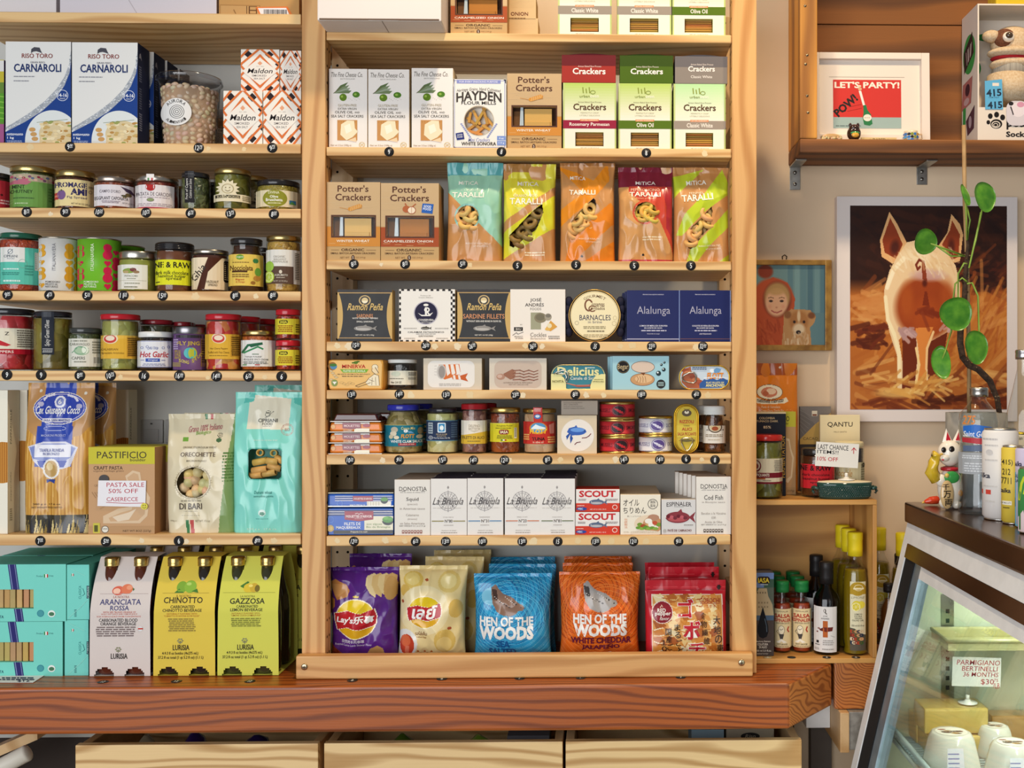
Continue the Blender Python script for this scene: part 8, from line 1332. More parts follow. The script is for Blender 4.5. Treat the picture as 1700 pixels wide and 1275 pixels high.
def holder(base,hgt,label,notew,noteh,off,ops,ox,oy,kk,rotz=0,tilt=0):
    o=empty('sign_holder',base,label,'sign holder',rotz=rotz);PLA=glass('plastic',(.92,.92,.9),2.2,.1)
    mb=MB();mb.lathe([(.017,0),(.017,.0012),(.006,.003),(.0045,.006),(.0005,.0062)],'gloss','e9e5da',n=28);mb.build('base_disc',o)
    mb=MB();mb.tube([(0,0,.006),(0,0,.014)],.0035,'gloss','e9e5da');mb.box(-.0045,.0045,-.002,.002,.013,hgt,PLA,bev=.0005);mb.box(-.008,.008,-.003,.003,hgt-.004,hgt+.002,PLA,bev=.0005);mb.build('clip_stem',o)
    mb=MB();w,h=notew/2,noteh;mb.box(-w,w,-.0006,0,0,h,'paper','e8e4da',bev=0);mb.marks(ops,lambda x,y,d:((x-ox)*kk,-.0006-d,(oy-y)*kk),'paper');n_=mb.build('sale_note',o,(off,-.0034,hgt-.004));n_.rotation_euler.y=tilt
holder((dx_+.004,dy_,dz_),.030,'clear sign holder with last chance sale note standing on the green dish',300*dk,168*dk,-.021,[T('LAST CHANCE',462,736,676,770,'2f2c2c',.005),T('ITEMS!!',460,775,608,800,'2f2c2c',.005),T('10% OFF',464,822,608,850,'c22a34',.01),L([(714,788),(714,752)],5,'c22a34'),L([(700,766),(714,748),(730,764)],5,'c22a34')],600,888,dk,0,.06)
# ================================================================ pictures on the wall
def raster(name,w,h,nx,ny,f,parent,loc,fin='satin'):
    """flat picture whose colours sit on a fine grid; f(u, v) with v down returns an (ny, nx, 3) array of sRGB 0..1"""
    u,v=np.meshgrid((np.arange(nx)+.5)/nx,(np.arange(ny)+.5)/ny);c=np.clip(f(u,v),0,1);c=np.where(c<=.04045,c/12.92,((c+.055)/1.055)**2.4)
    me=bpy.data.meshes.new(name);xs=np.linspace(-w/2,w/2,nx+1);zs=np.linspace(h,0,ny+1)
    X,Z=np.meshgrid(xs,zs);vs=np.stack([X,np.zeros_like(X),Z],-1).reshape(-1,3);i=np.arange(nx*ny);r,q=i//nx,i%nx;a=r*(nx+1)+q
    fs=np.stack([a+nx+1,a+nx+2,a+1,a],-1);me.from_pydata(vs.tolist(),[],fs.tolist());me.materials.append(finish(fin))
    ca=me.color_attributes.new('Col','FLOAT_COLOR','CORNER');cc=np.repeat(np.concatenate([c.reshape(-1,3),np.ones((nx*ny,1))],1),4,0);ca.data.foreach_set('color',cc.astype(np.float32).ravel());me.update()
    o=bpy.data.objects.new(name,me);COL.objects.link(o);o.parent=parent;o.location=loc;return o
class Pic:
    def __init__(s,u,v,base):s.u,s.v=u,v;s.c=np.tile(np.array(s.h(base)),(*u.shape,1));s.rs=np.random.RandomState(3)
    @staticmethod
    def h(c):return[int(c[i:i+2],16)/255 for i in(0,2,4)]
    def mix(s,m,c):m=np.clip(m,0,1)[...,None];s.c=s.c*(1-m)+np.array(s.h(c))*m
    def ell(s,x,y,rx,ry,c,soft=.12,a=1,rot=0):
        ca,sa=math.cos(rot),math.sin(rot);U,V=s.u-x,s.v-y;d=np.sqrt(((U*ca+V*sa)/rx)**2+((-U*sa+V*ca)/ry)**2);s.mix(a*np.clip((1-d)/soft,0,1),c)
    def poly(s,pts,c,a=1):
        m=np.zeros(s.u.shape,bool);n=len(pts)
        for i in range(n):
            (x0,y0),(x1,y1)=pts[i-1],pts[i]
            if y0!=y1:m^=((s.v>=min(y0,y1))&(s.v<max(y0,y1))&(s.u<x0+(s.v-y0)*(x1-x0)/(y1-y0)))
        s.mix(m*a,c)
    def line(s,pts,w,c,a=1):
        for(x0,y0),(x1,y1)in zip(pts,pts[1:]):
            dx,dy=x1-x0,y1-y0;t=np.clip(((s.u-x0)*dx+(s.v-y0)*dy)/(dx*dx+dy*dy+1e-9),0,1);d=np.hypot(s.u-x0-t*dx,s.v-y0-t*dy);s.mix(a*np.clip((w-d)/(w*.4),0,1),c)
    def strokes(s,n,x0,y0,x1,y1,cols,l,w,ang,a=.5):
        for i in range(n):
            x,y=s.rs.uniform(x0,x1),s.rs.uniform(y0,y1);t=ang+s.rs.normal(0,.35);q=l*s.rs.uniform(.5,1.3);s.line([(x,y),(x+q*math.cos(t),y+q*math.sin(t))],w*s.rs.uniform(.6,1.4),cols[s.rs.randint(len(cols))],a)
def pig(u,v):
    p=Pic(u,v,'2e1710');p.mix(np.clip((v-.36)/.08,0,1),'b06428');p.strokes(90,0,.02,1,.36,['3a1c12','241210','4a2416'],.2,.02,.3,.4);p.strokes(40,.6,.28,1,.42,['4a2014','6d3418','2a1410'],.2,.014,-.3,.6)
    p.strokes(150,0,.42,1,.8,['c47a36','a85a22','d08a44','8f461c','bb6c2c'],.14,.012,-.6,.5);p.strokes(60,0,.42,.3,.56,['c98244','d69a58'],.16,.012,-.1,.5);p.strokes(80,.6,.5,1,.85,['d08c48','a04e20','c27830'],.22,.012,-.9,.5)
    p.strokes(26,0,.6,.16,.7,['6a2a14','54200f'],.09,.012,-.05,.8);p.mix(np.clip((v-.78)/.05,0,1)*.6,'b06a30');p.strokes(70,0,.8,1,.93,['c98a48','dca860','a85e28','6a2e16'],.2,.012,.05,.6);p.strokes(50,0,.94,1,1,['6a2c14','85401c','4a1e10'],.25,.012,.0,.7);p.ell(.3,.92,.18,.03,'dcae62',.5,.8)
    # hind view of a pig: ears, cream back, red-brown rump, legs
    for pts in([(.19,.17),(.25,.03),(.30,.09),(.36,.18),(.35,.24),(.27,.285),(.2,.25)],[(.56,.20),(.62,.13),(.645,.04),(.70,.09),(.72,.14),(.70,.27),(.66,.28)]):p.poly(pts,'e2ac72')
    for pts in([(.205,.17),(.255,.06),(.29,.11),(.335,.19),(.29,.26),(.22,.23)],[(.585,.19),(.635,.12),(.65,.07),(.70,.14),(.69,.25),(.65,.265)]):p.poly(pts,'8f3a1c')
    p.ell(.285,.205,.04,.05,'3f1a14',.6,.8,.4);p.ell(.645,.20,.03,.05,'4a1e16',.6,.8)
    p.poly([(.36,.18),(.44,.165),(.52,.18),(.60,.22),(.67,.29),(.70,.38),(.70,.48),(.665,.58),(.60,.64),(.55,.74),(.50,.88),(.41,.88),(.43,.74),(.41,.66),(.35,.62),(.31,.66),(.34,.80),(.33,.90),(.30,.90),(.30,.74),(.25,.62),(.22,.5),(.215,.42),(.25,.32),(.30,.25)],'e8c89a')
    p.ell(.43,.24,.12,.05,'f0dcb4',.6,.9);p.ell(.48,.50,.215,.175,'9a4018',.22,1);p.ell(.50,.34,.14,.04,'c9a09a',.5,.8);p.ell(.49,.55,.13,.12,'a84a1a',.5,.9);p.ell(.36,.47,.06,.12,'b0541e',.6,.7);p.ell(.62,.45,.06,.12,'ac5020',.6,.7)
    p.line([(.225,.45),(.24,.56),(.28,.63),(.31,.72),(.315,.86)],.014,'f4e2b4');p.line([(.235,.40),(.28,.31),(.34,.26)],.016,'f6e6c0')
    p.poly([(.33,.62),(.42,.65),(.43,.74),(.41,.89),(.33,.9),(.335,.78)],'6d2a12');p.poly([(.48,.68),(.62,.62),(.60,.72),(.55,.88),(.5,.89)],'6a2812');p.poly([(.415,.60),(.53,.595),(.5,.66),(.48,.76),(.49,.88),(.42,.88),(.44,.74)],'d9843c')
    p.line([(.42,.70),(.44,.78),(.42,.87)],.009,'f2d090');p.line([(.53,.62),(.49,.70),(.485,.80)],.009,'eec488');p.strokes(20,.31,.6,.4,.63,['c9a49c','b08a86'],.05,.01,.5,.8);p.strokes(14,.56,.56,.66,.62,['c9a49c'],.05,.008,-.7,.7)
    p.poly([(.455,.27),(.475,.275),(.485,.33),(.49,.37),(.46,.36)],'8a3a20');p.line([(.47,.275),(.44,.265),(.42,.29),(.43,.312),(.445,.30)],.008,'7a2e1a');p.ell(.475,.38,.022,.025,'5a2012',.6);p.poly([(.475,.42),(.49,.42),(.505,.49),(.46,.49)],'7a2c12');p.strokes(12,.4,.5,.55,.53,['7a2c12','86361a'],.08,.012,.1,.7)
    p.strokes(60,.25,.2,.65,.3,['f4e6c4','e4c490','dcb482'],.06,.006,.9,.4);p.strokes(40,.24,.84,.62,.92,['d8a050','e6bc70','c4843c'],.12,.009,-.2,.7)
    return p.c
YW=.272
def canvas():
    x0,y0,x1,y1=px(ZV,484),py(ZV,78),px(ZV,1395),py(ZV,1214);Y=YW-.024;a,b=P(x0,y0,Y),P(x1,y1,Y);w,h=b.x-a.x,a.z-b.z;mb=MB();mb.box(-w/2,w/2,0,.024,0,h,'paper','ddd2cc',bev=.0015)
    o=tag(mb.build('canvas_print',None,((a.x+b.x)/2,Y,b.z)),'large white-edged canvas painting of a pig seen from behind','painting')
    k=w/(1395-484);pw,ph=(1340-550)*k,(1153-134)*k;raster('painted_image',pw,ph,300,388,pig,o,(((1340+550)/2-(484+1395)/2)*k,-.0006,(1214-1153)*k))
canvas()
def girl(u,v):
    p=Pic(u,v,'6f8f90');p.mix(np.clip((u-.55)*1.2,0,.5),'4a6a74');[p.poly([(.5+.09*i,0),(.57+.09*i,0),(.57+.09*i,.6),(.5+.09*i,.6)],['4f7482','86a8a6','5c8088','3f6070','7a9a98'][i%5],.5)for i in range(6)]
    p.ell(.2,.08,.12,.10,'8a3a20',.3);p.poly([(0,.6),(.12,.25),(.3,.15),(.5,.22),(.6,.42),(.58,.6),(.5,.9),(.5,1),(0,1)],'b5502a');p.ell(.3,.42,.3,.28,'b5502a',.15);p.ell(.36,.43,.21,.25,'7a3a24',.2);p.ell(.36,.40,.19,.20,'b08a54',.2);p.ell(.35,.47,.165,.19,'dcaa84',.2);p.ell(.35,.33,.14,.06,'b99258',.5,.8)
    for x in(.275,.42):p.ell(x,.45,.032,.018,'3a2a24',.4);p.line([(x-.035,.412),(x,.402),(x+.035,.412)],.006,'7a5638')
    p.ell(.35,.53,.02,.015,'c08664',.6);p.line([(.285,.57),(.32,.59),(.36,.595),(.42,.57)],.009,'a8504a');p.ell(.44,.52,.04,.04,'d68f70',.8,.5);p.ell(.26,.52,.04,.04,'d68f70',.8,.5)
    p.strokes(40,.05,.65,.4,1,['a84420','c26034','943a1c'],.12,.012,1.2,.5);p.poly([(.45,.62),(.55,.55),(.8,.56),(.88,.64),(.86,.72),(.8,.78),(.82,1),(.42,1),(.44,.8)],'b98a58');p.ell(.65,.70,.15,.15,'a8713f',.3);p.ell(.82,.63,.06,.05,'7a4a2a',.4);p.ell(.50,.62,.06,.06,'8a5a34',.4);p.ell(.65,.80,.10,.09,'dcc4a0',.4);p.ell(.65,.64,.03,.10,'d8bc94',.5)
    p.ell(.59,.71,.022,.022,'2a1c18',.4);p.ell(.72,.71,.022,.022,'2a1c18',.4);p.ell(.645,.84,.038,.028,'241a1a',.3);p.strokes(40,.45,.84,.8,1,['e0ccaa','c9a880','b08a5c'],.07,.012,1.5,.6);return p.c
def frame(zf,r,inner,label,col,Y,t,name='picture_frame'):
    x0,y0,x1,y1=r;a,b=P(px(zf,x0),py(zf,y0),Y),P(px(zf,x1),py(zf,y1),Y);w,h=b.x-a.x,a.z-b.z;k=w/(x1-x0);o=empty(name,((a.x+b.x)/2,Y,b.z),label,'picture')
    i0,i1,j0,j1=(inner[0]-x0)*k-w/2,(inner[2]-x0)*k-w/2,(y1-inner[3])*k,(y1-inner[1])*k;mb=MB()
    for q in((-w/2,i0,0,h),(i1,w/2,0,h),(i0,i1,0,j0),(i0,i1,j1,h)):mb.box(q[0],q[1],0,t,q[2],q[3],col if not isinstance(col,str)else 'satin',col if isinstance(col,str)else 'ffffff',bev=.001)
    mb.build('frame_moulding',o);return o,k,(i0,i1,j0,j1),w
GOLDF=flat('gilded_wood','b5883c',.35,.3,c2='8a5f26',scale=40)
fr_,k_,(i0,i1,j0,j1),w_=frame(ZV,(20,398,458,856),(50,426,426,828),'old gold-framed photo of a hooded child with a puppy',GOLDF,YW-.014,.014)
raster('photo_print',i1-i0,j1-j0,130,139,girl,fr_,((i0+i1)/2,.006,j0))
mb=MB();mb.tube([(-.004,.004,0),(-.005,.002,.006),(0,0,.009),(.005,.002,.006),(.004,.004,0)],.0012,'matte','3a322a');mb.build('hanging_hook',fr_,((222-239)*k_,.004,(856-396)*k_))
# ================================================================ wooden box shelf high on the wall
YB=.14
bx0=P(1328,120,YB).x;bz0=P(1500,254,YB).z;bf=P(1500,231,YB).z;bx1=1.15;bz1=2.42
BX=empty('box_shelf',((bx0+bx1)/2,.2,bz0),'dark rustic wooden box shelf hung high on the wall, holding small toys','shelf')
solo('side_panel',bx0,P(1357,120,YB).x,YB,.2745,bf+.0003,bz1,OLDW,BX,.003);solo('bottom_board',bx0,bx1,YB,.2745,bz0,bf,OLDX,BX,.003);solo('top_board',bx0,bx1,YB,.2745,bz1+.0003,bz1+.022,OLDX,BX,.003)
zm=P(1450,41,.262).z
solo('back_plank',P(1358,120,YB).x,bx1,.262,.2745,bf+.0003,zm-.001,BACKW,BX);solo('back_plank',P(1358,120,YB).x,bx1,.262,.2745,zm+.001,bz1,BACKW,BX)
for i,(sx,sy)in enumerate(((327,36),(340,345),(330,402),(340,600),(345,705))):
    mb=MB();mb.lathe([(.003,0),(.0025,.0008),(.0005,.001)],'metal','8a7a62',n=12);s_=mb.build('nail',BX,P(px(ZU,sx),py(ZU,sy),YB)-BX.location);s_.rotation_euler.x=math.pi/2
for(bx,by0,by1,lab)in((264,985,1190,'left grey steel angle bracket under the box shelf'),(1060,985,1158,'right grey steel angle bracket under the box shelf')):
    q=P(px(ZU,bx),py(ZU,by1),YW);zt_=bz0-.0003;mb=MB();mb.box(-.0115,.0115,-.003,0,0,zt_-q.z,STEEL,bev=.0006);mb.box(-.0115,.0115,-.075,0,zt_-q.z-.003,zt_-q.z,STEEL,bev=.0006)
    o=tag(mb.build('angle_bracket',None,(q.x,.2747,q.z)),lab,'bracket','angle brackets')
    for z_ in(.012,(zt_-q.z)*.72):
        m2=MB();m2.lathe([(.0042,0),(.003,.0014),(.0005,.0016)],'metal','8f8b84',n=14);s_=m2.build('screw',o,(0,-.003,z_));s_.rotation_euler.x=math.pi/2
# framed card
fo,k_,(i0,i1,j0,j1),w_=frame(ZU,(395,278,1113,868),(420,326,1062,800),'white framed red party card leaning in the box shelf','e9dccf',.195,.016)
fo.location.z=bf+.0006;fo.rotation_euler.x=-.03
Xk=lambda x:(x-(395+1113)/2)*k_
mb=MB();mb.box(i0,i1,.010,.012,j0,j1,'paper','ece0d2',bev=0)
RC='d03a34'
mb.marks([R(486,431,962,434,'b5a898'),R(511,450,940,757,RC),R(511,687,940,757,'9fb5b0'),T("LET'S PARTY!",520,462,930,503,'f3ead8',.06),T('POW!',505,585,675,640,'2a2422',.08,rot=-42),L([(600,650),(690,630)],2.5,'8a2420'),L([(610,622),(688,606)],2.5,'8a2420'),G([(672,520),(688,520),(712,610),(698,612)],'f0e8e0'),E(680,508,12,10,'d8b088'),E(678,490,10,7,'e8d0b0'),G([(700,612),(718,608),(726,640),(748,668),(758,728),(740,740),(705,734),(696,690),(702,660)],'2f7a4a'),E(726,690,26,22,'ece4d4'),T('...',708,688,740,692,'4a4a44'),D(525,738,700,746,1,'5a6a68')],lambda x,y,d:(Xk(x),.010-d,(868-y)*k_),'paper',d0=.0003)
mb.build('mounted_card',fo)
g_=MB();g_.quad((i0,.005,j0),(i1,.005,j0),(i1,.005,j1),(i0,.005,j1),glass('pane',(.99,.99,.99),.4));g_.build('glass_pane',fo)
def little(zx,zf=ZU,Y=.16):return P(px(zf,zx),230,Y).x
zb_=bf+.0004
mb=MB();rr=random.Random(1)
for i in range(150):
    a,q=rr.uniform(0,3.14),rr.uniform(-1,1);mb.ball((.021*q,.010*math.cos(a)*math.sqrt(1-q*q*.8)-.0,.010*math.sin(a)*math.sqrt(1-q*q*.6)+.003),(.0021,.0016,.0024),'matte',[e*rr.uniform(.75,1.1)for e in lin('d8bd94')],6,4)
mb.ball((0,0,.0075),(.021,.011,.0075),'matte','b59468',16,8)
tag(mb.build('knitted_ornament',None,(little(495),.163,zb_)),'small woven beige ornament at the left of the box shelf','ornament')
def cat_small():
    k=K(px(ZU,632),.16)/ZU[2];mb=MB();c='33211a'
    mb.ball((0,0,44*k),(44*k,36*k,46*k),'glaze',c,18,12,lambda q:Vector((q.x,q.y,max(0,q.z))));mb.ball((0,-6*k,74*k),(34*k,28*k,26*k),'glaze',c)
    o=mb.build('cat_figurine',None,(little(632),.158,zb_));tag(o,'tiny dark brown cat figurine with green bib in the box shelf','figurine')
    for s in(-1,1):m2=MB();m2.ball((s*24*k,-4*k,96*k),(10*k,8*k,14*k),'glaze',c,10,6);m2.build('ear',o)
    m2=MB();m2.ball((0,-30*k,42*k),(30*k,12*k,10*k),'glaze','3f8a4a',14,8);m2.ball((0,-36*k,28*k),(24*k,10*k,16*k),'glaze','d9a03a',14,8);m2.build('bib',o)
cat_small()
k_=K(px(ZU,790),.17)/ZU[2];mb=MB();mb.box(-112*k_,112*k_,0,.004,0,30*k_,'paper','d9bd84',bev=.0008);mb.marks([T('DARED',752,840,832,858,'6a5230',.02),T('*',728,842,744,856,'9a7a4a'),T('*',838,842,854,856,'9a7a4a')],lambda x,y,d:((x-790)*k_,-d,(864-y)*k_),'paper')
tag(mb.build('name_tag',None,(little(790,Y=.17),.17,zb_)),'small wooden name strip between the cat figurine and the little mug','name tag')
k_=K(px(ZU,1005),.16)/ZU[2];mb=MB();mb.lathe([(34*k_,0),(46*k_,18*k_),(48*k_,40*k_),(40*k_,64*k_),(44*k_,74*k_),(38*k_,74*k_),(34*k_,60*k_),(.0005,20*k_)],'glaze','e3d3b4',n=28)
mb.marks([[E(962+18*(i%5),815+18*(i//5),9,8,['3a78c0','2f2a2a','8a9a3a','3a78c0','c9a24a','54a0d8'][i%6])for i in range(13)]],cyl(1003,866,k_,49*k_),'glaze',strip=12,d0=.0005)
o=mb.build('painted_mug',None,(little(1003,Y=.165),.165+46*k_,zb_));tag(o,'tiny painted pottery mug before the white picture frame','mug')
mb=MB();mb.tube([(42*k_,-8*k_,58*k_),(66*k_,-10*k_,54*k_),(68*k_,-10*k_,30*k_),(44*k_,-8*k_,18*k_)],5*k_,'glaze','d9b48a');mb.build('handle',o)
# puppet display box
def puppet():
    Y=.165;xa=P(1623,120,Y).x;w=.15;k=K(1660,Y);h=P(1623,6,Y).z-zb_;t=.003;d_=.095
    o=empty('puppet_box',(xa+w/2,Y,zb_),'white display box with a dog hand puppet inside, at the right of box shelf','toy box');c='e6dacb'
    mb=MB()
    for q in((-w/2,-w/2+t,0,d_,0,h),(w/2-t,w/2,0,d_,0,h),(-w/2+t,w/2-t,0,d_,h-t,h),(-w/2+t,w/2-t,0,d_,0,t),(-w/2+t,w/2-t,d_-t,d_,t,h-t)):mb.box(*q,'paper',c,bev=0)
    zt_=P(1640,178,Y).z-zb_;mb.box(-w/2+t,w/2-t,0,t,t,zt_,'paper',c,bev=0)
    Xb=lambda x:(1500+x/4.905-1623)*k-w/2;Zb=lambda y:(231-y/4.905)*k
    mb.marks([E(755,985,48,38,'1f1b1b'),O(752,990,36,28,7,'e6dacb'),O(750,994,20,15,5,'e6dacb'),[E(a,b,r_,r_*1.15,'1f1b1b')for a,b,r_ in((690,972,15),(706,922,19),(757,910,20),(806,932,20))],T('pets',838,950,1010,1030,'1f1b1b',.05),T('Socks',834,1045,1010,1090,'1f1b1b',.06)],lambda x,y,dd:(Xb(x),-dd,Zb(y)),'paper',d0=.0003)
    mb.marks([E(560,365,58,160,'3f9a4a',n=36),G([(508,320),(588,198),(604,380),(512,498)],'3a2a2a'),[L([(530+9*i,330-8*i),(540+6*i,440-9*i)],5,['b9a8a0','6a4a4a','d8ccc4'][i%3])for i in range(7)],G([(500,582),(592,562),(578,775),(486,795)],'b5706a'),E(545,650,22,50,'4a2a34'),E(535,740,26,30,'c9a8a8'),G([(530,900),(612,815),(605,1000),(545,1030)],'5a3a44'),E(570,930,14,50,'b5a0a8'),L([(515,790),(512,950)],26,'3f9a4a')],lambda x,y,dd:(-w/2-dd,(1-(x-488)/150)*d_,Zb(y)),'paper',d0=.0003)
    mb.marks([E(1000,170,300,45,'2f7a3c'),E(640,430,120,100,'3f9a4a')],lambda x,y,dd:(max(-w/2+t,Xb(x)),d_-t-.0004-dd,Zb(y)),'paper')
    mb.build('carton_shell',o)
    fur=flat('puppet_fur','d9c4a4',.95,c2='c9ad88',scale=260,bump=.0015);brn=flat('puppet_brown','7a4a30',.95,c2='5f3722',scale=260,bump=.0015);bx=lambda x,y:(Xb(x),.03,Zb(y))
    hd=MB();X0,_,Z0=bx(960,320)
    hd.ball((X0,.048,Z0+.012),(.047,.030,.036),fur,n=24,k=16);hd.ball((X0-.004,.034,Z0-.014),(.055,.032,.013),fur,n=24,k=12);hd.ball((X0-.002,.040,Z0-.036),(.050,.032,.014),fur,n=24,k=12);hd.ball((X0-.006,.036,Z0-.025),(.046,.026,.007),'matte','a8282e',20,8)
    p_=hd.build('puppet',o)
    for nm,(ex,ey),r_,m_,c_ in(('eye_patch',(870,255),(.024,.014,.020),brn,'ffffff'),('ear',(765,235),(.020,.014,.013),fur,'ffffff'),('eye',(882,258),(.013,.008,.011),'glaze','efe4d4'),('pupil',(880,252),(.008,.006,.007),'glaze','4a3a2c')):
        m2=MB();q=bx(ex,ey);yy={'eye_patch':.030,'ear':.034,'eye':.018,'pupil':.0125}[nm];m2.ball((q[0],yy,q[2]),r_,m_,c_,16,10);m2.build(nm,p_)
    m2=MB();m2.tube([(X0-.006,.046,Z0-.030),(X0-.008,.046,Z0-.062)],.036,flat('knit_sleeve','b9b2a4',.95,c2='8f8a80',scale=20,stretch=(40,40,.1)),n=24);m2.tube([(X0-.008,.046,Z0-.060),(X0-.012,.046,Z0-.115)],.045,fur,n=24);m2.build('knitted_sleeve',p_)
    m2=MB();m2.marks([G([(660,640),(800,625),(808,868),(664,868)],'62b0d8'),R(722,655,775,680,'e8ddd0'),T('415',672,705,795,765,'25384a',.06,rot=-4),T('CLAIM CHECK',690,768,776,778,'25384a',.005),T('415',682,805,802,862,'25384a',.06,rot=-3)],lambda x,y,dd:(Xb(x),-.0012-dd,Zb(y)),'paper');m2.marks([G([(660,640),(800,625),(808,868),(664,868)],'62b0d8')],lambda x,y,dd:(Xb(x),-.0008+dd,Zb(y)),'paper');m2.build('claim_ticket',o)
    m2=MB();m2.marks([rr_(835,800,1010,1000,60,'d8d0d4'),E(930,870,60,60,'eadfe2'),E(950,830,30,22,'d89ab0'),E(872,822,20,16,'2a2628'),L([(870,850),(890,910)],10,'3a3638')],lambda x,y,dd:(Xb(x),-.002-dd,Zb(y)),'satin');m2.marks([rr_(835,800,1010,1000,60,'d8d0d4')],lambda x,y,dd:(Xb(x),-.0016+dd,Zb(y)),'satin');m2.build('die_cut_badge',o)
    m2=MB();m2.box(0,.12,.01,.06,0,.05,'film','d8b92c',bev=.004);m2.marks([[E(.01+.018*i,.02+.008*(i%2),.006,.004,'f0dc7a')for i in range(6)]],lambda x,y,dd:(x,.01-dd,y),'film');tag(m2.build('snack_packet',None,(P(1652,3,.18).x,Y,zb_+h+.0006)),'yellow packet lying on top of the puppet box','packet')
puppet()
# ================================================================ glass-fronted display case
YF=-.015;TZ=P(1501,833,YF).z;tx=P(1501,833,YF).x;tb=P(1501,866,YF).z;YN=-1.15;XR=tx+.62
DC=empty('display_case',(tx+.3,-.55,0),'slanted glass refrigerated display case with brown steel top at the right','display case')
BRN=flat('brown_steel','6b4a34',.22,.75,c2='5c3f2c',scale=6);WHE=flat('white_enamel','f0f0ee',.3,c2='e6e6e4');BLK=flat('black_gasket','08080b',.85);ALU=flat('brushed_aluminium','9fb0bd',.35,.6,c2='8899a6');INN=flat('case_liner','c6ccb2',.4,c2='bcc3a8');GRY=flat('rack_coating','bccaca',.4)
solo('steel_top',tx,XR,YN,YF,tb,TZ,BRN,DC,.004)
q1=P(1505,874,YF);q2=P(1412.5,1275,YF);sl=(q2.x-q1.x)/(q2.z-q1.z);zb2=.56;xs=lambda z:q1.x+(z-q1.z)*sl
def slab(name,za,zb,ya,yb,off,th,m,bev=.001):
    """bar lying in the slanted front between heights za, zb and depths ya, yb"""
    nx,nz=-1/math.hypot(1,sl),sl/math.hypot(1,sl);mb=MB();c=[]
    for y in(ya,yb):
        for z in(za,zb):
            for t in(off,off+th):c.append((xs(z)-nx*t,y,z-nz*t))
    mb.add([Vector(v_)-DC.location for v_ in c],[(0,2,3,1),(4,5,7,6),(0,1,5,4),(2,6,7,3),(0,4,6,2),(1,3,7,5)],m);return mb.build(name,DC)
zt2=tb-.0005
slab('front_frame',zb2,zt2,YF-.03,YF,0,.05,WHE);slab('front_frame',zt2-.036,zt2,YN,YF-.0302,0,.05,WHE);slab('front_frame',zb2,zb2+.05,YN,YF-.0302,0,.05,WHE)
slab('brown_trim',zt2-.062,zt2-.0365,YN,YF-.0304,-.001,.03,BRN)
slab('gasket',zb2+.0505,zt2-.0625,YF-.085,YF-.0304,.002,.02,BLK);slab('inner_stile',zb2+.0505,zt2-.0625,YF-.12,YF-.0854,.004,.02,ALU);slab('inner_rail',zt2-.085,zt2-.0627,YN,YF-.1204,.004,.012,WHE)
slab('glass_pane',zb2+.0505,zt2-.0855,YN,YF-.1206,.007,.004,glass('case',(.93,.97,.95),1.25,.015))
mb=MB();z1_=zt2-.001;c=[(xs(zb2)+.056,zb2),(XR,zb2),(XR,z1_),(xs(z1_)+.056,z1_)];mb.add([Vector((x,y,z))-DC.location for y in(YF-.025,YF-.003)for x,z in c],[(0,1,2,3),(7,6,5,4),(0,4,5,1),(1,5,6,2),(2,6,7,3),(3,7,4,0)],INN);mb.build('end_wall',DC)
lamp('case_tube_light','AREA',(xs(zt2)+.16,-.5,zt2-.02),(xs(zt2)+.20,-.5,.8),5,(.93,1,.90),shape='RECTANGLE',size=.04,size_y=.85).rotation_euler=(0,-.15,0)
solo('back_wall',XR-.02,XR,YN,YF-.026,zb2,zt2-.001,INN,DC);solo('base_cabinet',xs(zb2)+.02,XR,YN,YF,.02,zb2-.001,WHE,DC);solo('kick_plinth',xs(zb2)+.05,XR-.03,YN,YF-.03,.0005,.0195,BLK,DC)
mb=MB();sx_=PX(1573,1115,.68);
for i in range(9):mb.box(-.0035,.0035,-.0012,0,.018*i,.018*i+.008,'matte','2a2c2a',bev=0)
mb.box(-.012,.012,-.0008,0,-.02,.18,'metal','b5b8b0',bev=0);mb.build('slotted_rail',DC,Vector((P(1573,1115,YF-.026).x,YF-.0255,P(1573,1145,YF-.026).z))-DC.location)
# wire rack
ZR=P(1600,1240,-.13).z-.003;xr0=PZ(1488,1212,ZR).x;mb=MB();ry1=YF-.045
RX0=.545;RX1=XR-.05
for i in range(46):y_=ry1-.012*i;mb.tube([(RX0,y_,ZR-.003),(RX1,y_,ZR-.003)],.0021,GRY,n=6)
for x_ in(RX0,RX0+.1,RX0+.25,RX1):mb.tube([(x_,ry1+.004,ZR-.006),(x_,ry1-.56,ZR-.006)],.0025,GRY,n=6)
for dz in(0,.022):mb.tube([(RX0-.006,ry1-.56,ZR+.018-dz),(RX0-.006,ry1-.01,ZR+.018-dz),(RX0-.002,ry1,ZR+.014-dz),(RX0,ry1+.004,ZR-.012)],.0050 if dz==0 else .0034,GRY,n=8)
mb.build('wire_rack',DC,-DC.location)
def pan():
    a=PX(1610,1068,.60);mb=MB();y1=YF-.04;x0,x1=.615,.86;z1=1.012;z0=.998;m=flat('olive_pan','b9b384',.35,c2='aca672')
    for q in((x0,x1,y1-.004,y1,z0,z1),(x0,x1,y1-.095,y1-.091,z0,z1),(x0,x0+.004,y1-.091,y1-.004,z0,z1),(x1-.004,x1,y1-.091,y1-.004,z0,z1),(x0,x1,y1-.095,y1,z0-.003,z0)):mb.box(*q,m,bev=.0006)
    mb.tube([(x0,y1,z1),(x1,y1,z1),(x1,y1-.095,z1),(x0,y1-.095,z1)],.004,m,closed=True);mb.build('drip_pan',DC,-DC.location)
pan()
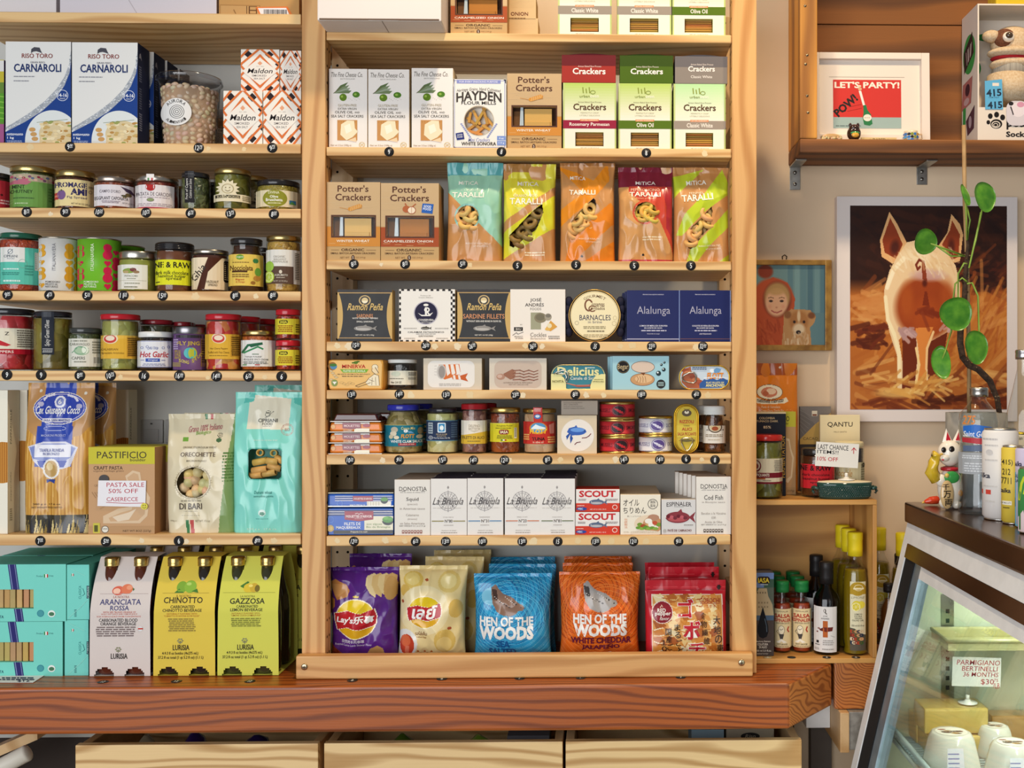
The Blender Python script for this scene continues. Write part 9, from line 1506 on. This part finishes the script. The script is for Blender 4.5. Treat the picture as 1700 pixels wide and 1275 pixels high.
# cheeses on the rack
WRAP=glass('wrap',(.98,.98,.95),1.8,.12)
def cheese(zf,r,Y,d,label,z,col='d8b95e',tp='e4c877',rotz=0):
    x0,y0,x1,y1=r;a,b=P(px(zf,x0),py(zf,y1),Y),P(px(zf,x1),py(zf,y0),Y);w,h=b.x-a.x,b.z-a.z;m=flat('hard_cheese_'+col,col,.45,c2=tp,scale=18)
    mb=MB();mb.box(-w/2,w/2,0,d,0,h,m,bev=.004);o=tag(mb.build('cheese_wedge',None,((a.x+b.x)/2,Y,z),rotz),label,'cheese','cheese blocks on the rack');mb=MB();mb.box(-w/2-.001,w/2+.001,-.001,d+.001,0,h+.001,WRAP,bev=.003);mb.build('cling_wrap',o);return o,h
RZ=ZR-.0008
c2,h2=cheese(Z1,(1030,520,1590,660),-.165,.085,'broad cling-wrapped cheese block, lowest on the rack',RZ)
c1,h1=cheese(Z1,(1000,345,1450,525),-.155,.065,'cling-wrapped cheese block on top carrying the price sign',RZ+h2+.0018)
cheese(Z1,(940,400,1010,590),-.10,.05,'narrow cling-wrapped cheese wedge left of the stacked blocks',RZ,'d6b877');cheese(Z1,(1475,460,1760,640),-.092,.04,'brown-rinded cling-wrapped cheese at the back right',RZ,'b8894a','c49a58')
ks=K(px(Z1,1370),-.14)/Z1[2];bl=c1.location
holder((P(px(Z1,1305),1170,-.13).x,-.128,RZ+h2+h1+.0045),.034,'clear sign holder with red handwritten cheese price card on the upper block',345*ks,205*ks,.014,[T('PARMIGIANO',1228,26,1535,62,'b83a44',.005,.1),T('BERTINELLI',1265,70,1520,103,'b83a44',.005,.1),T('36 MONTHS',1275,111,1525,143,'b83a44',.005,.1),T('$30',1402,158,1495,200,'b83a44',.005),T('75',1494,155,1524,175,'b83a44'),T('/LB',1490,185,1536,222,'b83a44')],1370,212,ks,0,.03)
def tub_(zf,r,Y,label,z):
    x0,y0,x1,y1=r;a,b=P(px(zf,x0),py(zf,y1),Y),P(px(zf,x1),py(zf,y0),Y);w,h=b.x-a.x,b.z-a.z;mb=MB()
    mb.lathe([(w*.50,0),(w*.50,.003),(w*.47,h*.25),(w*.38,h*.82),(w*.33,h*.96),(w*.30,h),(.0005,h)],'gloss','dcd9cc',n=10);o=tag(mb.build('cheese_tub',None,((a.x+b.x)/2,Y+w/2,z)),label,'tub','cheese tubs on the rack')
    mb=MB();mb.marks([E(0,0,w*260,w*220,'e6ded0'),[E(w*130*math.cos(i),w*110*math.sin(i*1.7),w*70,w*26,['8a4a3a','4a443c','b5884a'][i%3])for i in range(6)],D(-w*180,-w*40,w*180,w*60,3,'6a6258')],lambda x,y,d:(x/1000,-y/1000,h+d),'paper',d0=.0006);mb.build('round_label',o)
    mb=MB();mb.marks([R(-300*w,0,300*w,1,'e6e2ea'),G([(-w*240,0),(w*60,0),(w*50,-h*800),(-w*200,-h*800)],'ece8ee'),[R(-w*200,-h*(100+110*i)-h*30,-w*20,-h*(100+110*i),'7a84b8')for i in range(6)]],lambda x,y,d:(x/1000,-w*.49+(-y/1000)*.17-d-.002,-y/1000),'paper');mb.build('side_label',o);return o
tub_(Z1,(1040,575,1480,860),-.285,'white cheese tub with round label, frontmost on the rack',RZ);tub_(Z1,(1400,590,1700,800),-.195,'white cheese tub partly hidden behind the frontmost one',RZ);tub_(Z1,(1490,690,1900,960),-.32,'white cheese tub at the right edge with floral label',RZ)
# ================================================================ things on the steel top
TP=TZ+.0006
def bendy(pts,r,parent,name,m,c='ffffff',n=8):mb=MB();mb.tube(pts,r,m,c,n);return mb.build(name,parent)
def lucky():
    k=K(px(ZX,430),-.13)/ZX[2];Y=-.13;ox,oy=440,1078;WH='ece3d2';q=lambda x,y,d=0:Vector(((x-ox)*k,d,(oy-y)*k));mb=MB()
    mb.ball(tuple(q(440,950)),(78*k,62*k,125*k),'glaze',WH,24,16,lambda p:Vector((p.x,p.y,max(0,p.z))));mb.ball(tuple(q(437,735)),(74*k,62*k,82*k),'glaze',WH,24,16);mb.ball(tuple(q(395,1040,-30*k)),(34*k,30*k,34*k),'glaze',WH,16,10,lambda p:Vector((p.x,p.y,max(0,p.z))));mb.ball(tuple(q(470,1050,-34*k)),(30*k,28*k,26*k),'glaze',WH,16,10,lambda p:Vector((p.x,p.y,max(0,p.z))));mb.ball(tuple(q(372,900,-36*k)),(34*k,26*k,40*k),'glaze',WH,14,10);mb.ball(tuple(q(392,762,-46*k)),(30*k,24*k,22*k),'glaze',WH,14,10)
    b=P(px(ZX,ox),840,Y);o=tag(mb.build('lucky_cat',None,(b.x,Y,TP)),'white and gold beckoning cat figurine at the corner of the steel top','figurine')
    for x,c in((425,0),(485,1)):
        m2=MB();a=q(x,648);m2.add([a+Vector((-34*k,0,-20*k)),a+Vector((34*k,0,-26*k)),a+Vector(((-8 if c==0 else 10)*k,4*k,66*k)),a+Vector((0,-16*k,-10*k)),a+Vector((0,18*k,-10*k))],[(0,3,2),(3,1,2),(1,4,2),(4,0,2),(0,4,1,3)],'glaze',WH);e_=m2.build('ear',o);m2=MB();a=a+Vector((0,-17*k,0));m2.add([a+Vector((-16*k,2*k,-8*k)),a+Vector((16*k,2*k,-10*k)),a+Vector(((-5 if c==0 else 7)*k,10*k,46*k))],[(0,1,2)],'glaze','c02434');m2.build('inner_ear',e_)
    for x,y,nm,r_,c_ in((382,712,'eye',15,'241c18'),(432,710,'eye',18,'241c18'),(366,738,'nose',10,'d9a83a'),(374,772,'mouth',8,'c03a44')):m2=MB();m2.ball(tuple(q(x,y,-(56 if nm=='eye' else 64)*k)),(r_*k,7*k,r_*(1.2 if nm=='eye' else .7)*k),'glaze',c_,12,8);m2.build(nm,o)
    m2=MB();m2.torus(tuple(q(437,832)),44*k,13*k,'glaze','b5202c',n=24);m2.build('collar',o);m2=MB();m2.ball(tuple(q(432,880,-56*k)),(48*k,14*k,38*k),'glaze','3f9a4a',16,10);m2.ball(tuple(q(398,868,-66*k)),(14*k,12*k,14*k),'glaze','d9b85a',12,8);m2.build('bib',o)
    bendy([q(352,900,-20*k),q(318,850,-20*k),q(330,790,-24*k),q(345,745,-30*k),q(322,738,-34*k)],[40*k,42*k,34*k,26*k,22*k],o,'raised_arm','glaze','d9b52e',14)
    m2=MB();m2.ball(tuple(q(400,985,-66*k)),(42*k,12*k,88*k),'glaze','cfae78',16,12);m2.marks([T('千',366,918,408,955,'2a2018',.03),T('万',372,960,418,1005,'2a2018',.03),T('両',380,1010,426,1052,'2a2018',.03)],lambda x,y,d:tuple(q(x,y,-79*k-d)),'satin',d0=.001);m2.build('koban_coin',o)
    for x,y in((502,820),(488,978)):m2=MB();m2.ball(tuple(q(x,y,-52*k)),(14*k,12*k,20*k),'glaze','c9863a',12,8);m2.build('gold_spot',o)
lucky()
q_=PZ(px(ZX,318),838,TP);mb=MB();mb.tube([(-.013,0,.004),(-.010,0,.0055),(0,0,.008),(.012,0,.009),(.018,0,.008)],[.0012,.0035,.0072,.0078,.004],'glaze','cc3f20',14);mb.tube([(-.0165,0,.0035),(-.012,0,.0048)],[.0008,.0026],'glaze','d9b04a',10);tag(mb.build('pepper_ornament',None,(q_.x,q_.y,TP)),'small orange-red pepper ornament lying beside the beckoning cat','ornament')
CLR=glass('bottle',(.95,.97,.97),1.3,.02);WAT=glass('water',(.90,.93,.95),.5,.02)
wb=lathe_bottle(ZX,(490,334,745,1112),TP,'clear glass water bottle with silver cap and blue band beside the cat',[(.82,0),(.95,.01),(1,.03),(.93,.12),(.86,.30),(.90,.55),(.97,.72),(.9,.79),(.55,.86),(.36,.90),(.36,.97)],WAT,'b9b4ac',.075,(730,862,'a3a7aa',500,738),[D(520,745,640,770,2,'d8dcdf'),D(530,790,680,850,4,'d0d4d8')],Y=-.235,gl=CLR,capr=.45,fill=.82,name='water_bottle',labmat='satin',capmat='metal')
mb=MB();k_=K(px(ZX,617),-.2)/ZX[2];mb.marks([T('275',525,505,600,560,'e0863a',.03,.2),G([(530,570),(600,560),(690,575),(720,600),(715,635),(640,640),(560,632),(530,600)],'2a6cc4'),T('Saint Geron',530,600,690,634,'e8ecf0',.02,.2),G([(525,640),(715,645),(715,672),(640,680),(525,668)],'b5323c'),G([(530,690),(710,680),(715,720),(530,725)],'5a6a86')],cyl(617,1112,k_,117*k_),'satin',strip=16,d0=.0012);mb.build('printed_band',wb)
def tcan(r,Y,label,col,ops,rim='c9c6c0'):return can(ZX,r,'CT',label,col,ops,rim,Y=Y,name='drink_can',z=TP,rimh=10,neckin=.12)
tcan((642,586,862,1146),-.305,'white sleek drink can with red bar, tallest before the clear bottle','e3e0dc',[T('oaika',600,858,694,890,'2f3246',.05),R(640,960,698,988,'cf4a3c'),D(650,640,740,660,1,'c9c5c2'),D(660,680,740,695,1,'d0ccc8'),D(660,770,740,785,1,'d0ccc8'),E(690,730,20,16,'d4d0cc'),D(650,930,740,945,1,'d0ccc8'),D(660,1020,720,1040,1,'d0ccc8')])
tcan((760,688,900,1168),-.347,'slim yellow drink can with phone digits at the right edge','dcc24a',[T('(415)',756,772,830,812,'3a3624',.02),T('212',770,828,816,866,'3a3624',.02),T('7711',764,882,822,922,'3a3624',.02),T('taika',752,948,818,976,'2f2c3c',.05),R(760,1026,824,1050,'f0ecd8'),T('OAT MILK LATTE',764,1033,820,1043,'3a3a5a',.01),D(775,1060,815,1075,1,'7a6c2c')])
tcan((848,690,1000,1190),-.397,'lilac and blue slim drink can partly hidden at the right edge','c9c0d8',[T('aika',850,780,890,812,'2f2c4a',.05),R(840,850,1000,1190,'6fb8d8'),T('SALT',846,860,880,885,'2f4a6a',.02),T('OAT',846,890,880,912,'2f4a6a',.02),L([(850,1010),(852,1060)],5,'2f5a8a')])
tcan((866,800,1030,1205),-.456,'green drink can with yellow swirl lettering at the right edge','3f8a4a',[L([(875,1000),(890,900),(905,860),(920,900),(905,960),(930,930)],14,'c9d83a'),G([(870,1110),(900,1060),(930,1205),(870,1205)],'e4d0d4')])
tcan((786,590,960,1100),-.25,'gold-topped drink can behind the white can','d6d0b8',[T('San Tonico',860,610,960,630,'4a4a4c',.01)],'c9b03c')
lathe_bottle(ZX,(782,-90,1010,900),TP,'tall clear glass bottle with red-striped silver cap at the right edge',[(.84,0),(1,.015),(1,.45),(.92,.58),(.55,.76),(.33,.88),(.33,.965)],WAT,'b9b4b4',.06,(555,680,'d9dcd2'),[T('San',860,580,905,605,'4a4a44',.02),T('Antonio',858,600,930,620,'4a4a44',.02),R(782,640,1010,644,'5a6a7a'),R(782,660,1010,664,'5a6a7a')],Y=-.19,gl=CLR,capr=.42,fill=.5,name='water_bottle',capmat='metal')
# potted plant: concrete pot, stake, twisted stem and round leaves
def plant():
    Y=-.072;k=K(1640,Y);pz=P(1640,686,Y-.05).z;r_=.055;pxx=P(1572,700,Y).x+r_;h=pz-TP;con=flat('concrete','9a9790',.85,c2='86837c',scale=30)
    o=empty('potted_plant',(pxx,Y,TP),'tall staked plant with round green leaves in a grey concrete pot','plant');mb=MB();mb.lathe([(r_*.93,0),(r_,.003),(r_,h),(r_*.88,h),(r_*.88,h*.86),(.0005,h*.86)],con,n=40);mb.build('concrete_pot',o);mb=MB();mb.lathe([(r_*.87,h*.85),(r_*.87,h*.9),(.0005,h*.91)],flat('potting_soil','3a2c22',.95,c2='2a1f18',scale=80,bump=.003),n=28);mb.build('soil',o)
    C=lambda x,y,yy=Y:P(px(ZV,x),py(ZV,y),yy)-o.location
    zsoil=TP+h*.9;s0=C(1150,1160);mb=MB();mb.tube([Vector((s0.x,0,h*.88)),C(1150,900),C(1140,400),C(1128,100),P(1600,208,Y)-o.location],.0038,flat('bamboo_stake','b08f62',.6,c2='8f6f46',scale=20),n=10);mb.build('bamboo_stake',o)
    st=[Vector((C(1310,1200).x,0,h*.88)),C(1305,1190,Y),C(1292,1100,Y),C(1255,1010,Y),C(1195,950,Y-.005),C(1150,930,Y-.008),C(1118,890,Y-.01),C(1105,820,Y-.01),C(1108,720,Y-.01),C(1125,620,Y-.01),C(1130,520,Y-.01),C(1135,430,Y-.008),C(1145,330,Y-.006),C(1140,270,Y-.006)]
    mb=MB();mb.tube(st,[.0052]*3+[.0062]*4+[.006,.0058,.005,.0046,.004,.0034,.0022],flat('bark','4a3524',.9,c2='2c1e14',scale=140,bump=.003),n=10)
    rr=random.Random(3)
    for i in range(70):
        t=rr.uniform(0,10.9);a,b=st[1+int(t)],st[min(2+int(t),13)];q=a.lerp(b,t%1);a_=rr.uniform(0,6.28);mb.ball(tuple(q+Vector((.005*math.cos(a_),.005*math.sin(a_),0))),(.002,.002,.0014),'matte',rr.choice(['5a4230','3a2a1c','8a7458']),6,4)
    mb.build('stem',o);LF=flat('leaf_green','5f9a2a',.3,c2='3a7a1c',scale=45,coat=.1)
    for pts,(cx,cy),(rx,ry),(tx_,tz_),dy in(([(1140,300),(1155,200),(1135,120)],(1133,72),(22,62),(.2,.9),-.02),([(1150,440),(1185,300),(1210,160)],(1232,80),(62,78),(.5,.35),-.03),([(1130,380),(1060,380),(990,330)],(932,308),(60,62),(.25,-.3),-.035),([(1095,590),(1095,470),(1125,415),(1140,420)],(1086,670),(82,82),(.1,.0),-.05),([(1070,600),(1080,520),(1115,490),(1140,510)],(1010,915),(42,82),(-.35,.5),-.045),([(1200,760),(1195,580),(1165,515),(1140,520)],(1188,838),(62,84),(.3,.3),-.045)):
        c_=C(cx,cy,Y+dy);pp=[C(x,y,Y+dy*.6)for x,y in pts]
        if cx==1010:pp=[C(1030,860,Y+dy),C(1060,760,Y+dy)]+pp
        k2=K(px(ZV,cx),Y)/ZV[2];mb=MB();n=26;vs=[]
        for j in range(5):
            for i in range(n):a=2*math.pi*i/n;f_=j/4;wv=1+.04*math.sin(3*a+cx);vs.append(c_+Vector((rx*k2*f_*wv*math.cos(a),-.0022*(1-f_**2)+tx_*.02*f_*math.cos(a)+tz_*.02*f_*math.sin(a),ry*k2*f_*wv*math.sin(a))))
        B_=len(vs);vs+=[v_+Vector((0,.0012,0))for v_ in vs]
        fs=[(j*n+i,j*n+(i+1)%n,(j+1)*n+(i+1)%n,(j+1)*n+i)for j in range(4)for i in range(n)];mb.add(vs,fs+[tuple(B_+i for i in reversed(f_))for f_ in fs]+[(4*n+(i+1)%n,4*n+i,B_+4*n+i,B_+4*n+(i+1)%n)for i in range(n)],LF,smooth=True);lf=mb.build('leaf',o)
        mb=MB();mb.tube([c_+Vector((0,.001,0))]+pp,.0018,flat('petiole','8aa83c',.5,c2='7a9a34'),n=6);mb.build('leaf_stalk',lf)
plant()
# ================================================================ beneath the worktop
solo_=lambda nm,a,b,ya,yb,z0,z1,m,lab,cat,col=None:tag(solo(nm,a,b,ya,yb,z0,z1,m),lab,cat)
q=P(1395,1178,.06);sh=P(1395,1250,.06).z
wsup=empty('support_block',(q.x+.04,.1,sh),'wooden bracket block with grey end under the short beam','bracket')
solo('wood_upright',q.x,q.x+.018,.06,.26,sh,P(1384,1178,.078).z-.001,DRAWERY,wsup);solo('zinc_plate',q.x+.0185,q.x+.07,.065,.26,sh+.004,P(1384,1178,.078).z-.001,flat('galvanised','a8a49c',.5,.4,c2='8a867e',scale=70),wsup);solo('white_panel',q.x-.05,q.x-.0005,.15,.26,sh+.02,P(1384,1178,.078).z-.001,WHE,wsup)
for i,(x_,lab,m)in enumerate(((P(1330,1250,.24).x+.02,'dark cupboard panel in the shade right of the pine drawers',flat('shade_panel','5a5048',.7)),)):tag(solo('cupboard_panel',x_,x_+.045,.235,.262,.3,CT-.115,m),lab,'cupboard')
# goods in the drawers
def lump(name,x,Y,w,h,col,label,seed,cat='bag'):
    rr=random.Random(seed);zf_=.62;mb=MB();z0=P(700,1233,-.02).z-.29;zt_=P(x,h,Y).z;c=P(x,h,Y)
    mb.ball((0,0,(zt_-z0)/2),(w,.05,(zt_-z0)/2),'film',col,26,16,lambda p:p+Vector((.012*noise.noise(p*40),.012*noise.noise(p*40+Vector((5,1,seed))),.008*noise.noise(p*30+Vector((seed,2,3)))))if p.z>.03 else p);tag(mb.build(name,None,(c.x,Y,z0+.0006)),label,cat)
lump('snack_bag',240,.11,.038,1222,'b5a88a','crumpled silver-beige bag poking above the first drawer',1);lump('snack_bag',322,.11,.045,1218,'3a2468','dark purple bag poking above the first drawer',2);lump('snack_bag',425,.11,.055,1219,'2c1c50','glossy violet bag at the right of the first drawer',3)
lump('snack_bag',670,.11,.05,1219,'5a7a24','dull green bag poking above the middle drawer',4);lump('snack_bag',795,.11,.05,1219,'8ab83a','bright green bag poking above the middle drawer',5)
for x0,x1,yt,c,lab in((1148,1202,1212,'8aa0ac','pale blue carton showing above the rightmost drawer'),(1206,1285,1211,'a89a84','tan carton with dark oval mark above the rightmost drawer'),(842,912,1222,'6a6a70','grey carton showing above the middle drawer')):
    a,b=P(x0,yt,.09),P(x1,yt,.09);z0=P(700,1233,-.02).z-.2893;mb=MB();w,h=b.x-a.x,a.z-z0;mb.box(-w/2,w/2,0,.08,0,h,'paper',c)
    if c=='a89a84':mb.marks([E(0,12,16,6,'2a2624'),T('Riso',-9,9,9,15,'a89a84',.01,.3)],lambda x,y,d:(x*.0012,-d,h-y*.0012),'paper')
    tag(mb.build('carton',None,((a.x+b.x)/2,.09,z0+.0006)),lab,'box')
# tube and boards at the far left below the worktop
mb=MB();a,b=P(45,1250,.02),P(-30,1290,.02);mb.tube([b+Vector((-.1,0,-.05)),b,a,a+Vector((.003,0,.0015))],[.016,.016,.016,.010],'satin','dcd4c4',18);tag(mb.build('paper_roll',None),'white cylindrical roll under the worktop at the far left','roll')
mb=MB();a,b=P(62,1228,.08),P(-30,1268,.08);d=(a-b).normalized();mb.add([b-d*.2,a,a+Vector((0,0,.02)),b-d*.2+Vector((0,0,.02)),b-d*.2+Vector((0,.06,0)),a+Vector((0,.06,0)),a+Vector((0,.06,.02)),b-d*.2+Vector((0,.06,.02))],[(0,1,2,3),(7,6,5,4),(0,4,5,1),(3,2,6,7),(1,5,6,2),(0,3,7,4)],DRAWERY);tag(mb.build('wood_batten',None),'sloping pine batten under the worktop at the far left','batten')
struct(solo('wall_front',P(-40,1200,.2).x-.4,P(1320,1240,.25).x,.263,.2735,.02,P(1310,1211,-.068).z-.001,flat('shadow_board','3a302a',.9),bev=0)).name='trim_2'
